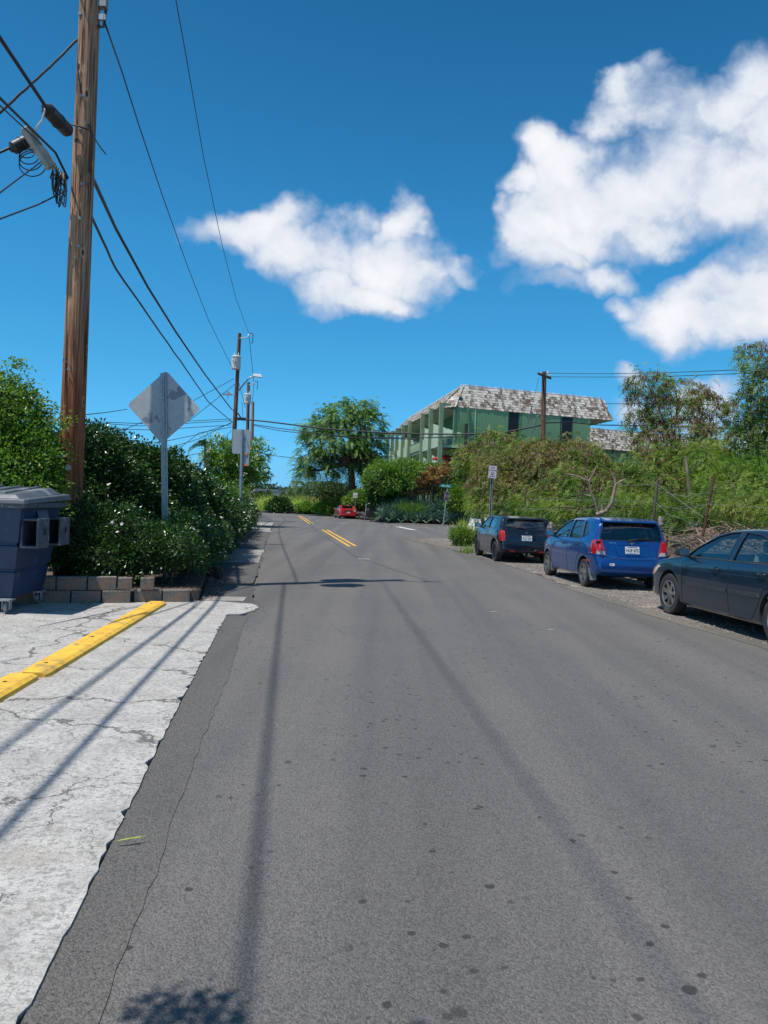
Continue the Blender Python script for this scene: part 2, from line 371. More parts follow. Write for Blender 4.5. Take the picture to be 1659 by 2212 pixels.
# ground out to the horizon, gently uneven far away
gx = np.concatenate([-np.geomspace(3000, 60, 14), np.linspace(-50, 50, 21), np.geomspace(60, 3000, 14)])
gy = np.concatenate([[-60, -20], np.linspace(0, 100, 21), np.geomspace(110, 4500, 18)])
XX, YY = np.meshgrid(gx, gy); ZZ = np.full(XX.shape, -.03); far = YY > 125
ZZ[far] += (-.5 + .6 * np.sin(XX[far] * .01 + 1.3) - (YY[far] - 125) * .004)
V = np.stack([XX, YY, ZZ], -1).reshape(-1, 3); nx, ny = len(gx), len(gy)
i0 = (np.arange(ny - 1)[:, None] * nx + np.arange(nx - 1)[None]).ravel()
tag(link('ground', np_mesh('ground', V, np.stack([i0, i0 + 1, i0 + nx + 1, i0 + nx], 1), 4, None, M['soil'], True)), kind='structure')

LE = [(-.2, -12), (-.75, 0), (-1.03, 2.3), (-1.18, 3.46), (-1.51, 5.9), (-2.08, 10.41)]
LE2 = [(-1.84, 10.5), (-1.9, 11.3), (-2.2, 13.2), (-2.65, 16.34), (-3.12, 19.9), (-3.6, 22.65), (-4.0, 26.2), (-5.2, 35), (-7.4, 52), (-10., 67.2), (-12.5, 78), (-16, 86), (-40, 90)]
RE = [(9.9, -12), (6.4, 0), (5.55, 5), (5.0, 9.8), (4.5, 12.2), (4.1, 16.2), (3.85, 19.8), (2.9, 27.), (1.9, 32), (1.15, 35.4)]
RE = jit(RE, .3, .06, 5)
SIDE = [(1.15, 35.4), (1.6, 36.8), (3.2, 37.8), (7, 38.2), (14, 38.4), (70, 38)]
SIDE = jit(SIDE, .5, .1, 6)
FAR = [(70, 62.5), (12, 62.5), (6.5, 62.8), (2.8, 64.4), (.4, 66.5), (-1.6, 71.5), (-3.6, 77), (-6.9, 88), (-9.5, 97), (-40, 99)]
road = [tuple(p) for p in jit(LE[:6], .3, .006, 3)] + [tuple(p) for p in jit(LE2, .3, .04, 4)] + [tuple(p) for p in reversed(FAR)] + [tuple(p) for p in reversed(SIDE[1:])] + [tuple(p) for p in reversed(RE)]
sheet('road', road, 0., M['asphalt'])
# older asphalt band along the concrete
band = jit(LE[1:6], .3, .004, 8) + list(reversed([Vector(p) for p in jit([(-.62, 0), (-.80, 2.3), (-.92, 3.35), (-1.0, 3.88), (-1.12, 4.9), (-1.38, 7.2), (-1.67, 9.35), (-1.80, 10.44)], .12, .012, 9)]))
sheet('asphalt_strip', band, .004, M['asphalt_old'])
# concrete apron with its broken right edge, standing a little proud
ap = [(-30, -12), (-30, 12)] + [(-7, 12.0), (-4.6, 11.0), (-2.62, 11.75), (-1.94, 11.6)]
redge = [p + Vector((-(.045 * random.random() ** 8), 0)) for p in reversed(jit(LE[:6], .06, .006, 3))]
apron = ap + [tuple(p) for p in jit([(-1.94, 11.6), (-1.80, 11.3), (-1.78, 10.9), (-1.92, 10.5), (-2.06, 10.46)], .12, .02, 2)] + [tuple(p) for p in redge]
def slab(name, poly, z0, z1, mat, parent=None, kind=None):
    b = bmesh.new(); f = b.faces.new([b.verts.new((p[0], p[1], z1)) for p in poly]); f.normal_update()
    if f.normal.z < 0: f.normal_flip()
    e = bmesh.ops.extrude_face_region(b, geom=[f]); bmesh.ops.translate(b, verts=[v for v in e['geom'] if isinstance(v, bmesh.types.BMVert)], vec=(0, 0, 0))
    top = [q for q in e['geom'] if isinstance(q, bmesh.types.BMFace)][0]
    for v in [v for v in b.verts if v not in top.verts]: v.co.z = z0
    bmesh.ops.delete(b, geom=[q for q in b.faces if q is not top and abs(q.normal.z) > .9 and all(v.co.z < z0 + 1e-5 for v in q.verts)], context='FACES')
    bmesh.ops.triangulate(b, faces=[q for q in b.faces if len(q.verts) > 4]); bmesh.ops.recalc_face_normals(b, faces=b.faces)
    if sum(q.normal.z for q in b.faces) < 0: bmesh.ops.reverse_faces(b, faces=b.faces)
    me = bpy.data.meshes.new(name); b.to_mesh(me); b.free(); o = link(name, me, mat, parent)
    if kind: o['kind'] = kind
    return o
slab('driveway_apron', apron, -.02, .014, M['concrete'], kind='structure')
# sidewalk: asphalt strip with concrete panels
walk = [(-2.2, 11.65), (-2.75, 11.75), (-3.2, 14), (-4.1, 19.2), (-5.3, 25.3), (-6.6, 33), (-7.8, 41), (-10.2, 54), (-13, 68), (-16, 80)]
walk = [tuple(p) for p in reversed([Vector(q) for q in walk])] + [tuple(p) for p in jit([(-1.905, 11.65), (-2.21, 13.2), (-2.66, 16.34), (-3.13, 19.9), (-3.61, 22.65), (-4.01, 26.2), (-5.2, 35), (-7.4, 52), (-10.0, 67.2), (-12.4, 78)], .3, .05, 12)]
sw = sheet('sidewalk', walk, .006, M['asphalt_walk'])
for k, (y0, y1, w) in enumerate([(18.9, 19.75, 0), (19.8, 22.6, .0), (22.65, 24.0, .05), (37.2, 38.6, .1), (38.7, 42.2, 0), (46.5, 52.5, 0), (11.75, 12.25, -.1)]):
    def ex(y): return np.interp(y, [11.3, 16.34, 26.2, 52], [-1.95, -2.7, -4.05, -7.5]), np.interp(y, [11.7, 19.2, 25.3, 41, 54], [-2.75, -4.1, -5.3, -7.8, -10.2])
    r0, l0 = ex(y0); r1, l1 = ex(y1)
    slab('slab', [(l0, y0), (r0 + w, y0 + .1), (r1 + w * .6, y1 + .1), (l1, y1)], 0, .016, M['slab'], sw)
# gravel verge on the right
verge = [tuple(p) for p in jit([(9.9, -12), (6.36, 0), (5.5, 5), (4.93, 9.8), (4.43, 12.2), (4.03, 16.2), (3.8, 19.8), (2.86, 27.), (1.85, 32), (1.08, 35.4)], .25, .09, 21)] + [(1.6, 36.9), (3.2, 37.9), (7, 38.3), (16, 38.5), (16, 20), (22, -12)]
sheet('gravel_verge', verge, .005, M['gravel'])
edge = [(9.5, -12), (6.05, 0), (5.2, 5), (4.66, 9.8), (4.2, 12.2), (3.8, 16.2)]
slab('asphalt_edge', [tuple(p) for p in jit(edge, .3, .03, 33)] + [tuple(p) for p in reversed(jit([(p[0] + .36, p[1]) for p in edge], .3, .07, 34))], -.02, .009, asphalt('road_edge_asphalt', (.125, .115, .10), 80., False), kind='structure')
# scattered gravel stones, real relief at the verge
def stones(name, P, r0, r1, mat, parent=None):
    ico = np.array([(0,0,1),(.894,0,.447),(.276,.851,.447),(-.724,.526,.447),(-.724,-.526,.447),(.276,-.851,.447),(.724,.526,-.447),(-.276,.851,-.447),(-.894,0,-.447),(-.276,-.851,-.447),(.724,-.526,-.447),(0,0,-1)])
    F = np.array([(0,1,2),(0,2,3),(0,3,4),(0,4,5),(0,5,1),(1,6,2),(2,7,3),(3,8,4),(4,9,5),(5,10,1),(6,7,2),(7,8,3),(8,9,4),(9,10,5),(10,6,1)])
    n = len(P); s = rng.uniform(r0, r1, (n, 1, 1)) * rng.uniform(.6, 1.3, (n, 1, 3)) * np.array([1, 1, .6]); V = ico[None] * s * rng.uniform(.75, 1.2, (n, 12, 1)) + P[:, None]
    me = np_mesh(name, V.reshape(-1, 3), (F[None] + np.arange(n)[:, None, None] * 12).reshape(-1, 3), 3, None, mat)
    return link(name, me, None, parent)
def vx(y): return np.interp(y, [0, 5, 9.8, 12.2, 16.2, 19.8, 27, 32, 35.4], [6.36, 5.5, 4.93, 4.43, 4.03, 3.8, 2.86, 1.85, 1.08])
yy_ = rng.uniform(5, 37, 9000); xx_ = vx(yy_) + rng.gamma(1.6, .7, 9000) - .15
st = stones('gravel', np.stack([xx_, yy_, np.full(9000, .008)], 1), .005, .024, M['stone']); tag(st, 'loose grey gravel scattered along the verge under the parked cars', 'gravel', kind='stuff')
P = np.stack([rng.uniform(-1.5, 12, 2600), rng.normal(62.9, .35, 2600), np.full(2600, .03)], 1); P[:, 1] += np.maximum(0, (1.8 - P[:, 0])) * 1.7
tag(stones('gravel', P, .02, .07, M['stone']), 'gravel and dry litter along the far kerb below the agaves', 'gravel', kind='stuff')

# painted lines
def strip(name, a, b, w, z=.006, mat=None, parent=None):
    a = Vector(a).to_2d(); b = Vector(b).to_2d(); d = (b - a).normalized(); n = Vector((-d.y, d.x)) * w / 2
    pts = []
    k = max(2, int((b - a).length / .5)); r = random.Random(int(w * 1000) + k)
    up = [a + (b - a) * i / k + n * r.uniform(.9, 1.04) for i in range(k + 1)]; dn = [a + (b - a) * i / k - n * r.uniform(.9, 1.04) for i in range(k + 1)]
    return sheet(name, up + dn[::-1], z, mat)
for (a, b) in (((-1.12, 28.2), (-3.30, 43.2)), ((-5.1, 54.2), (-8.7, 79))):
    a = Vector(a); b = Vector(b); d = (b - a).normalized(); n = Vector((-d.y, d.x))
    for s in (-1, 1): strip('centre_line', a + n * s * .13 - d * (.35 if s > 0 else 0), b + n * s * .13, .12, mat=M['line_yellow'])
strip('stop_line', (1.0, 54.6), (1.95, 48.9), .45, mat=M['line_white'])
strip('edge_line', (1.2, 55.2), (14, 55.2), .12, mat=M['line_white'])
# small light patches and a sealed joint across the road
for (px, py, w, l) in ((786, 1208, .32, .14), (741, 1131.5, .5, .2), (1066, 1322, .11, .03), (1190, 1361, .09, .02)):
    p = G(px, py); strip('paint_patch', (p.x - w / 2, p.y), (p.x + w / 2, p.y + .03), l, .007, M['line_white'])

# ------------------------------------------------------------------ yellow wheel stop, cinder blocks
def bumper(p0, p1, label):
    p0 = Vector(p0); p1 = Vector(p1); d = p1 - p0; L = d.length; t = thing('parking_bumper', label, 'parking bumper', (p0.x, p0.y, .014), math.atan2(d.y, d.x), 'yellow parking bumpers laid end to end')
    b = MB(); poly = [(-.14, 0), (-.13, .030), (-.09, .052), (.09, .052), (.13, .030), (.14, 0)]
    xs = [0, .04] + list(np.linspace(.3, L - .3, 6)) + [L - .04, L]; n = 6; vs = []
    for i, x in enumerate(xs):
        s = .82 if i in (0, len(xs) - 1) else 1
        for (y, z) in poly: vs.append((x, y * s, z * s))
    fs = [(i * n + k, i * n + (k + 1) % n, (i + 1) * n + (k + 1) % n, (i + 1) * n + k) for i in range(len(xs) - 1) for k in range(n)]
    b.add(vs, fs + [tuple(reversed(range(n))), tuple((len(xs) - 1) * n + k for k in range(n))])
    b.build('bumper_body', M['yellow_paint'], t, True, fixn=True)
    for x in np.linspace(.35, L - .35, 4):
        c = MB().lathe([(0, .001), (.016, .001), (.02, -.004)], (x, .01, .0535), n=10); c.build('bolt', M['dark'], t, True)
bumper((-2.93, 6.5), (-3.24, 11.15), 'yellow bumper strip ending at the cinder block wall')
bumper((-2.83, 4.0), (-2.98, 6.46), 'nearer yellow bumper strip cut by the left picture edge')

M['block'] = gmat('cinder_block', (.205, .185, .165), (.125, .112, .10), 30., .95, 0, .7, .006, obj=True, c3=(.30, .17, .10), s3=2.2)
t = thing('block_wall', 'low two course cinder block wall below the hedge', 'wall', (-4.4, 11.15, 0))
bl = [(.40, .19, .19), (.36, .19, .19), (.30, .16, .17)]; r = random.Random(3)
bm_ = []
for k in range(3):
    b = MB(); b.box((0, 0, 0), (.398 - k * .006, .19, .188)); me = b.mesh('block', M['block'], bevel=.008); 
    for v_ in me.vertices: v_.co += Vector([r.uniform(-.004, .004) for _ in range(3)])
    bm_.append(me)
def wallx(x): return 10.98 + (x + 4.6) * .30
ang = math.atan(.30)
for row, z, x0, x1 in ((0, .095, -6.6, -2.75), (1, .288, -6.8, -3.35)):
    x = x0; k = 0
    while x < x1 - .1:
        o = link('block', bm_[r.randrange(3)], None, t); o.rotation_euler = (r.uniform(-.01, .01), 0, ang + r.uniform(-.02, .02))
        if row == 1 and x > x1 - .5: o.scale = (.5, 1, .9)
        o.location = Vector((x, wallx(x) + (.10 if row == 0 and x > -3.6 else 0) + (.03 if row else 0), z)) - t.location
        x += .392 if not (row == 1 and x > x1 - .9) else .30
# soil bed behind the blocks
b = MB(); pl = [(-12, 9.9), (-6.6, 10.45), (-4.6, 11.06), (-2.78, 11.72), (-3.25, 14), (-4.15, 19.2), (-5.35, 25.3), (-8.3, 44), (-12, 60), (-30, 60), (-30, 10)]
tag(slab('planting_bed', pl, 0, .16, M['soil']), kind='structure')
for k, (x, y, s) in enumerate([(-3.1, 12.6, .16), (-3.0, 13.1, .22), (-3.15, 14.0, .24), (-3.35, 14.9, .15), (-2.95, 12.15, .12)]):
    pass

# ------------------------------------------------------------------ dumpster
def dumpmat():
    m, q, o = newmat('worn_blue_dumpster_paint'); co = objc(q); n = q.noise(co, 2.5, 6, .65); s = q.noise(q.v('MULTIPLY', co, (1, 1, .25)), 9., 5, .7)
    c = q.mix(q.mr(n, .3, .7), (.007, .026, .075), (.014, .044, .105)); c = q.mix(q.mr(s, .62, .70, 0, .35), c, (.07, .12, .18))
    c = q.mix(q.mr(q.noise(co, 7., 6, .7), .66, .70, 0, .9), c, (.28, .27, .25))
    p = pbsdf(q, c, q.mr(n, 0, 1, .38, .6), 0, bump(q, q.noise(co, 6., 3), .25, .02)); q.put(o.inputs[0], p.outputs[0]); return m
M['dumpster'] = dumpmat()
M['lid'] = gmat('grey_plastic_lid', (.105, .118, .135), (.070, .08, .094), 5., .5, 0, .3, .01, c3=(.30, .31, .33), s3=2.)
M['pocket'] = gmat('grey_blue_steel_pocket', (.06, .085, .12), (.038, .055, .08), 6., .5, 0, .2, .01, c3=(.22, .23, .24), s3=4.)
bx, by = -4.62, 9.72                          # front right lower corner
t = thing('dumpster', 'blue wheeled dumpster with grey lid standing before the hedge', 'dumpster', (bx, by, 0.02), R(1.5))
# local: right side at x=0 runs to +y (depth 1.25), front face goes to -x
def bodyring(z, o): return [(o, -o, z), (o, 1.15 + o, z), (-1.95 - o, 1.15 + o, z), (-1.95 - o, -o, z)]
b = MB(); vs = []; prof = [(.19, -.10), (.52, -.045), (.53, -.065), (.56, -.065), (.57, -.035), (.86, .0), (.87, -.02), (.90, -.02), (.91, .01), (1.36, .06)]
for z, o in prof: vs += bodyring(z, o)
m_ = len(prof); b.add(vs, [(i * 4 + k, i * 4 + (k + 1) % 4, (i + 1) * 4 + (k + 1) % 4, (i + 1) * 4 + k) for i in range(m_ - 1) for k in range(4)] + [(3, 2, 1, 0), tuple((m_ - 1) * 4 + k for k in range(4))])
b.build('body', M['dumpster'], t, True, fixn=True, bevel=.008)
b = MB(); b.box((-.975, .575, 1.385), (2.2, 1.42, .07)); b.build('rim', M['pocket'], t, True, bevel=.012)
b = MB()       # two stepped lid halves with raised ribs
b.hexa([(-2.12,-.2,1.40),(.16,-.2,1.40),(.16,1.34,1.46),(-2.12,1.34,1.46),(-2.10,-.18,1.46),(.14,-.18,1.46),(.14,1.32,1.54),(-2.10,1.32,1.54)])
b.hexa([(-2.02,-.10,1.46),(.06,-.10,1.46),(.06,1.2,1.535),(-2.02,1.2,1.535),(-1.94,-.04,1.52),(-.02,-.04,1.52),(-.04,1.1,1.62),(-1.94,1.1,1.62)])
b.build('lid', M['lid'], t, True, bevel=.012)
b = MB()
for x in (-1.7, -1.45, -1.2, -.95, -.7, -.45, -.2): b.hexa([(x-.03,.0,1.52),(x+.03,.0,1.52),(x+.03,1.05,1.61),(x-.03,1.05,1.61),(x-.02,.01,1.545),(x+.02,.01,1.545),(x+.02,1.04,1.64),(x-.02,1.04,1.64)])
b.build('lid_ribs', M['lid'], t, True, bevel=.006)
def pocket(y0):
    p = MB()
    z0, z1, w = .84, 1.22, .17       # rectangular sleeve open towards the viewer and lying along y
    for (x0, x1, a, c) in ((.03, .24, z1 - .03, z1), (.03, .24, z0, z0 + .03)): p.box(((x0 + x1) / 2, y0 + w, (a + c) / 2), (x1 - x0, w * 2, c - a))
    p.box((.235, y0 + w, (z0 + z1) / 2), (.03, w * 2 + .004, z1 - z0 + .004)); p.box((.03, y0 + w, (z0 + z1) / 2), (.03, w * 2 - .004, z1 - z0 - .004))
    o = p.build('lift_pocket', M['pocket'], t, True, bevel=.012)
    q = MB().box((.13, y0 + w * 2 - .01, (z0 + z1) / 2), (.19, .01, z1 - z0 - .05)); q.build('pocket_back', M['dark'], o, True)
    q = MB().box((.252, y0 + w * 1.1, (z0 + z1) / 2 + .02), (.006, .06, .08)); q.build('slot', M['dark'], o, True)
pocket(.02); pocket(.72)
b = MB(); b.hexa([(.0,.40,1.20),(.10,.40,1.18),(.10,.72,1.20),(.0,.72,1.20),(.0,.40,1.36),(.05,.40,1.36),(.05,.72,1.36),(.0,.72,1.36)]); b.build('gusset', M['dumpster'], t, True)
def caster(x, y):
    c = MB().box((x, y, .175), (.16, .18, .02)).box((x - .045, y + .02, .11), (.01, .07, .12)).box((x + .045, y + .02, .11), (.01, .07, .12))
    o = c.build('caster', M['galv'], t, True)
    MB().lathe([(.0,-.025),(.05,-.025),(.075,-.018),(.078,0),(.075,.018),(.05,.025),(0,.025)], (x, y + .03, .078), 'x', 18).build('wheel', M['black_rubber'] if False else M['grey_metal'], o, True, smooth=.6)
for x, y in ((-.14, .05), (-.14, 1.0), (-1.75, .05), (-1.75, 1.0)): caster(x, y)

# ------------------------------------------------------------------ utility poles
def polemat(name, c1, c2, top, ztop):
    m, q, o = newmat(name); co = objc(q); st_ = q.v('MULTIPLY', co, (26, 26, .7)); n = q.noise(st_, 1.3, 7, .7); n2 = q.noise(q.v('MULTIPLY', co, (11, 11, .35)), 1., 5, .6)
    c = q.mix(q.mr(n, .36, .62), tuple(x * 1.25 for x in c1), tuple(x * .8 for x in c2)); zz = q.n('ShaderNodeSeparateXYZ'); q.put(zz.inputs[0], co)
    c = q.mix(q.mr(q.m('ADD', zz.outputs[2], q.m('MULTIPLY', n, 1.5)), 3.5, ztop, 0, .85), c, q.mix(q.mr(n, .38, .60), tuple(x * 1.2 for x in top), tuple(x * .42 for x in top)))
    ck = q.mr(n2, .40, .43, 1, 0); c = q.mix(q.m('MULTIPLY', ck, .8), c, tuple(x * .15 for x in c1))
    kn = q.vor(q.v('MULTIPLY', co, (5, 5, 2.2)), 1., 'F1', 0); c = q.mix(q.mr(kn, .16, .26, .5, 0), c, tuple(min(1, x * 1.5) for x in top)); c = q.mix(q.mr(kn, .10, .17, .9, 0), c, tuple(x * .12 for x in c1))
    h = q.m('SUBTRACT', n, q.m('MULTIPLY', ck, 1.5)); p = pbsdf(q, c, .85, 0, bump(q, h, .8, .02), 0, .3); q.put(o.inputs[0], p.outputs[0]); return m
M['pole'] = polemat('treated_pole_wood', (.34, .12, .050), (.16, .055, .026), (.47, .28, .17), 6.)
M['pole_far'] = polemat('brown_pole_wood', (.20, .085, .05), (.10, .045, .028), (.22, .12, .08), 8.)
M['pole_pale'] = polemat('pale_pole_wood', (.42, .36, .32), (.28, .22, .18), (.42, .36, .32), 8.)
M['transformer'] = gmat('transformer_grey_paint', (.62, .62, .60), (.5, .5, .48), 3, .4, 0, .1, c3=(.42, .36, .3), s3=5)
def pole(base, top, r0, r1, mat, label, group='wooden utility poles along the left side of the road'):
    base = Vector(base); top = Vector(top); t = thing('utility_pole', label, 'utility pole', base, 0, group)
    n = 26; k = 22; L = (top - base).length; d = (top - base) / n; b = MB(); vs = []; rr = random.Random(int(base.y * 10))
    ph = [rr.uniform(0, 6.28) for _ in range(4)]
    for i in range(n + 1):
        p = base + d * i; r_ = r0 + (r1 - r0) * i / n
        for j in range(k):
            a = 2 * math.pi * j / k; q = r_ * (1 + .018 * math.sin(3 * a + ph[0] + i * .05) + .02 * math.sin(7 * a + ph[1] + i * .12) + (-.07 if j in (4, 13) else 0))
            vs.append((p.x + q * math.cos(a), p.y + q * math.sin(a), p.z))
    b.add(vs, [(i * k + j, i * k + (j + 1) % k, (i + 1) * k + (j + 1) % k, (i + 1) * k + j) for i in range(n) for j in range(k)] + [tuple(n * k + j for j in range(k))])
    b.build('pole_shaft', mat, t, smooth=1.2)
    return t
def at(base, top, z):
    base = Vector(base); top = Vector(top); return base + (top - base) * ((z - base.z) / (top.z - base.z))
def transformer(t, c, r_=.24, h=.85, arm=(0, 0, 0)):
    c = Vector(c); b = MB().lathe([(0, 0), (r_ * .92, 0), (r_, .03), (r_, h * .88), (r_ * 1.06, h * .88), (r_ * 1.06, h * .95), (r_ * .9, h), (r_ * .3, h * 1.06), (0, h * 1.06)], c, n=24)
    o = b.build('transformer', M['transformer'], t, smooth=.5)
    for dx in (-.4, .45):
        MB().lathe([(0, 0), (.035, 0), (.045, .05), (.03, .08), (.045, .12), (.03, .15), (.02, .25), (0, .26)], c + Vector((r_ * dx, 0, h)), n=8).build('bushing', M['white_metal'], o)
    MB().tube([c + Vector((-r_ * .1, -r_ * 1.02, h * .2)), c + Vector((-r_ * .35, -r_ * 1.12, h * .6)), c + Vector((r_ * .1, -r_ * 1.12, h * .7)), c + Vector((r_ * .15, -r_ * 1.05, h * .25))], .012, 6).build('lead_wire', M['black_rubber'], o)
    MB().box(c + Vector(arm) * .5 + Vector((0, 0, h * .6)), (abs(arm[0]) + .05, abs(arm[1]) + .05, .08)).build('bracket', M['grey_metal'], t)
def insul(t, a, c, name='insulator_arm'):
    a = Vector(a); c = Vector(c); o = MB().tube([a, c], .035, 8).build(name, M['grey_metal'], t)
    MB().lathe([(0, 0), (.05, 0), (.08, .05), (.05, .09), (.075, .13), (.05, .18), (.03, .24), (0, .25)], c, n=10).build('insulator', M['white_metal'], o)
    MB().tube([c + Vector((.05, 0, .25)), c + Vector((.28, .1, .3)), c + Vector((.30, .1, -.25)), c + Vector((.22, .1, -.45))], .03, 6).build('fuse_cutout', M['black_plastic'], o)
P1b = D(141, 1300, 12.45); P1b.z = 0; P1 = (P1b, D(186, 0, 12.45) + (D(186, 0, 12.45) - D(138, 950, 12.45)) * .85)
P1[1].z = max(P1[1].z, 15.)
t1 = pole(P1[0], P1[1], .203, .130, M['pole'], 'tall weathered brown utility pole in the foreground beside the dumpster')
b = MB().lathe([(.200, 0), (.206, 0), (.206, .10), (.200, .10)], at(*P1, 1.18), n=24); b.build('yellow_band', M['yellow_paint'], t1)
for px, py in ((170, 25), (176, 205), (172, 275), (176, 395), (171, 470), (168, 530), (134, 895), (147, 797), (154, 912)):   # bolts, steps and nails on the face towards the road
    c = D(px, py, 12.25); c = Vector((c.x, 12.45 - math.sqrt(max(.001, .15 ** 2 - (c.x - at(*P1, c.z).x) ** 2)) - .01, c.z))
    MB().lathe([(0, -.03), (.028, -.03), (.034, 0), (.02, .02), (0, .02)], c, 'y', 8).build('bolt', M['grey_metal'], t1)
for px, py, s in ((136, 782, 1), (132, 925, 1)):
    c = D(px, py, 12.2); MB().tube([c, c + Vector((.03 * s, -.06, .05)), c + Vector((.1 * s, .08, -.06))], .011, 6).build('hook', M['galv'], t1)
MB().lathe([(0, -.02), (.038, -.02), (.042, 0), (0, 0)], D(135, 984, 12.22), 'y', 10).build('pole_tag', M['white_metal'], t1)
MB().lathe([(0, -.012), (.05, -.012), (.05, 0), (0, 0)], D(147, 1010, 12.22), 'y', 12).build('pole_tag', M['white_metal'], t1)
# gear near the top, mostly above the frame: its shadow lies across the road
ptr = at(*P1, 11.0); transformer(t1, ptr + Vector((.25, .42, 0)), .30, 1.1, (.2, .3, 0))
transformer(t1, ptr + Vector((.25, -.50, .1)), .27, 1.0, (.2, -.3, 0))
insul(t1, at(*P1, 14.3), at(*P1, 14.3) + Vector((.9, .1, .1)))
c = D(219, 20, 12.45); MB().box(c + Vector((-.05, 0, .1)), (.28, .12, .16)).build('bracket', M['grey_metal'], t1)
for k, (a, w) in enumerate(((0, .11), (.5, .14), (1., .1))):      # drip loops of the secondary leads
    top_ = D(214 + 5 * k, -25, 12.45); MB().tube([top_, D(226 + 2 * k, 25, 12.4 + .1 * k), D(222 + 2 * k, 58, 12.4), D(210, 52 + 4 * k, 12.35)], .012, 6).build('lead_wire', M['black_rubber'], t1)
MB().box(D(221, 38, 12.42), (.12, .06, .09)).build('cable_clamp', M['galv'], t1)
# a tail of wire with an end cap
MB().tube([D(190, 268, 12.3), D(205, 300, 12.3), D(218, 320, 12.3), D(229, 333, 12.3)], .011, 6).build('wire_tail', M['black_rubber'], t1)
MB().tube([D(148, 268, 12.25), D(170, 273, 12.2), D(192, 280, 12.3)], .012, 6).build('wire_tie', M['black_rubber'], t1)

P2b = D(496, 1126, 55); P2b.z = 0; P2 = (P2b, D(517.5, 720, 55))
t2 = pole(P2[0], P2[1], .19, .12, M['pole_far'], 'brown pole carrying a white transformer and the curved street lamp arm')
transformer(t2, D(509.5, 798, 54.55), .33, .95, (.1, .3, 0)); insul(t2, D(518, 731, 54.9), D(537, 728, 54.9))
lp = [D(513, 847, 54.8), D(520, 838, 54.8), D(530, 826, 54.8), D(539, 816, 54.8), D(549, 812, 54.8)]
o = MB().tube(lp, .055, 8).build('lamp_arm', M['galv'], t2, smooth=2)
e = lp[-1]; hb = MB(); hb.hexa([(e.x - .05, e.y - .18, e.z - .06), (e.x + .62, e.y - .15, e.z - .12), (e.x + .62, e.y + .15, e.z - .12), (e.x - .05, e.y + .18, e.z - .06), (e.x - .05, e.y - .14, e.z + .14), (e.x + .5, e.y - .1, e.z + .12), (e.x + .5, e.y + .1, e.z + .12), (e.x - .05, e.y + .14, e.z + .14)])
hb.build('lamp_head', M['white_metal'], o, bevel=.03)
o = MB().tube([D(508, 855, 54.9), D(500, 851, 54.9), D(489, 845, 54.9)], .04, 6).build('side_bracket', M['galv'], t2)
MB().box(D(491, 852, 54.9), (.6, .12, .12)).build('bracket_box', M['galv'], o); MB().tube([D(493, 845, 54.9), D(492, 862, 54.9)], .03, 6).build('hanger', M['galv'], o)
P3b = D(531, 1117, 68); P3b.z = 0; P3 = (P3b, D(537, 826, 68))
t3 = pole(P3[0], P3[1], .19, .13, M['pole_far'], 'second pole down the road with a white transformer, no lamp')
transformer(t3, D(534.5, 872, 67.4), .30, .85, (.1, .3, 0)); insul(t3, D(537, 832, 67.9), D(549, 830, 67.9))
P4b = D(541, 1113, 76); P4b.z = 0; P4 = (P4b, D(546, 868, 76))
t4 = pole(P4[0], P4[1], .2, .15, M['pole_pale'], 'bare pale utility pole, farthest of the row')
MB().tube([D(523, 868, 67.5), D(524, 895, 67.5), D(527, 912, 67.5)], .03, 6).build('conduit', M['galv'], t3)
# pole with crossarm beyond the thicket
PRb = D(1172, 1075, 46); PRb.z = .5; PR = (PRb, D(1175.5, 803, 46))
t5 = pole(PR[0], PR[1], .17, .13, M['pole_far'], 'brown utility pole with crossarms before the green apartment building', None)
for dy in (-.2, .2):
    c = D(1176, 812, 46 + dy); a = Vector((math.cos(R(55)), math.sin(R(55)), 0)) * .95
    MB().box(c, (1.9, .09, .12), R(55)).build('crossarm', M['pole_far'], t5)
for px, py in ((1168, 812), (1183, 808), (1187, 813)): MB().lathe([(0, 0), (.05, 0), (.07, .06), (.03, .1), (.05, .16), (0, .2)], D(px, py, 46), n=8).build('insulator', M['white_metal'], t5)

# ------------------------------------------------------------------ wires: each one a hanging tube
def wire(label, pts, rad, sag=.0, group='overhead cables strung between the poles', name='overhead_cable', wob=0., mat=None, n=14):
    pts = [Vector(p) for p in pts]; o = []
    rr = random.Random(len(label) * 7 + int(rad * 1e4))
    for a, c in zip(pts[:-1], pts[1:]):
        for i in range(n):
            s = i / n; p = a.lerp(c, s); p.z -= sag * 4 * s * (1 - s) * (c - a).length / 40; 
            if wob and 0 < i: p += Vector((rr.uniform(-wob, wob), 0, rr.uniform(-wob, wob)))
            o.append(p)
    o.append(pts[-1]); b = MB().tube(o, rad, 7, True)
    w = b.build(name, mat or M['black_rubber'], smooth=2); return tag(w, label, 'cable', group)
back = Vector((.15, -28, 0))
def bk(x, z): return Vector((back.x + x, back.y, z))
pa = at(*P1, 6.75); pb = at(*P1, 6.0)
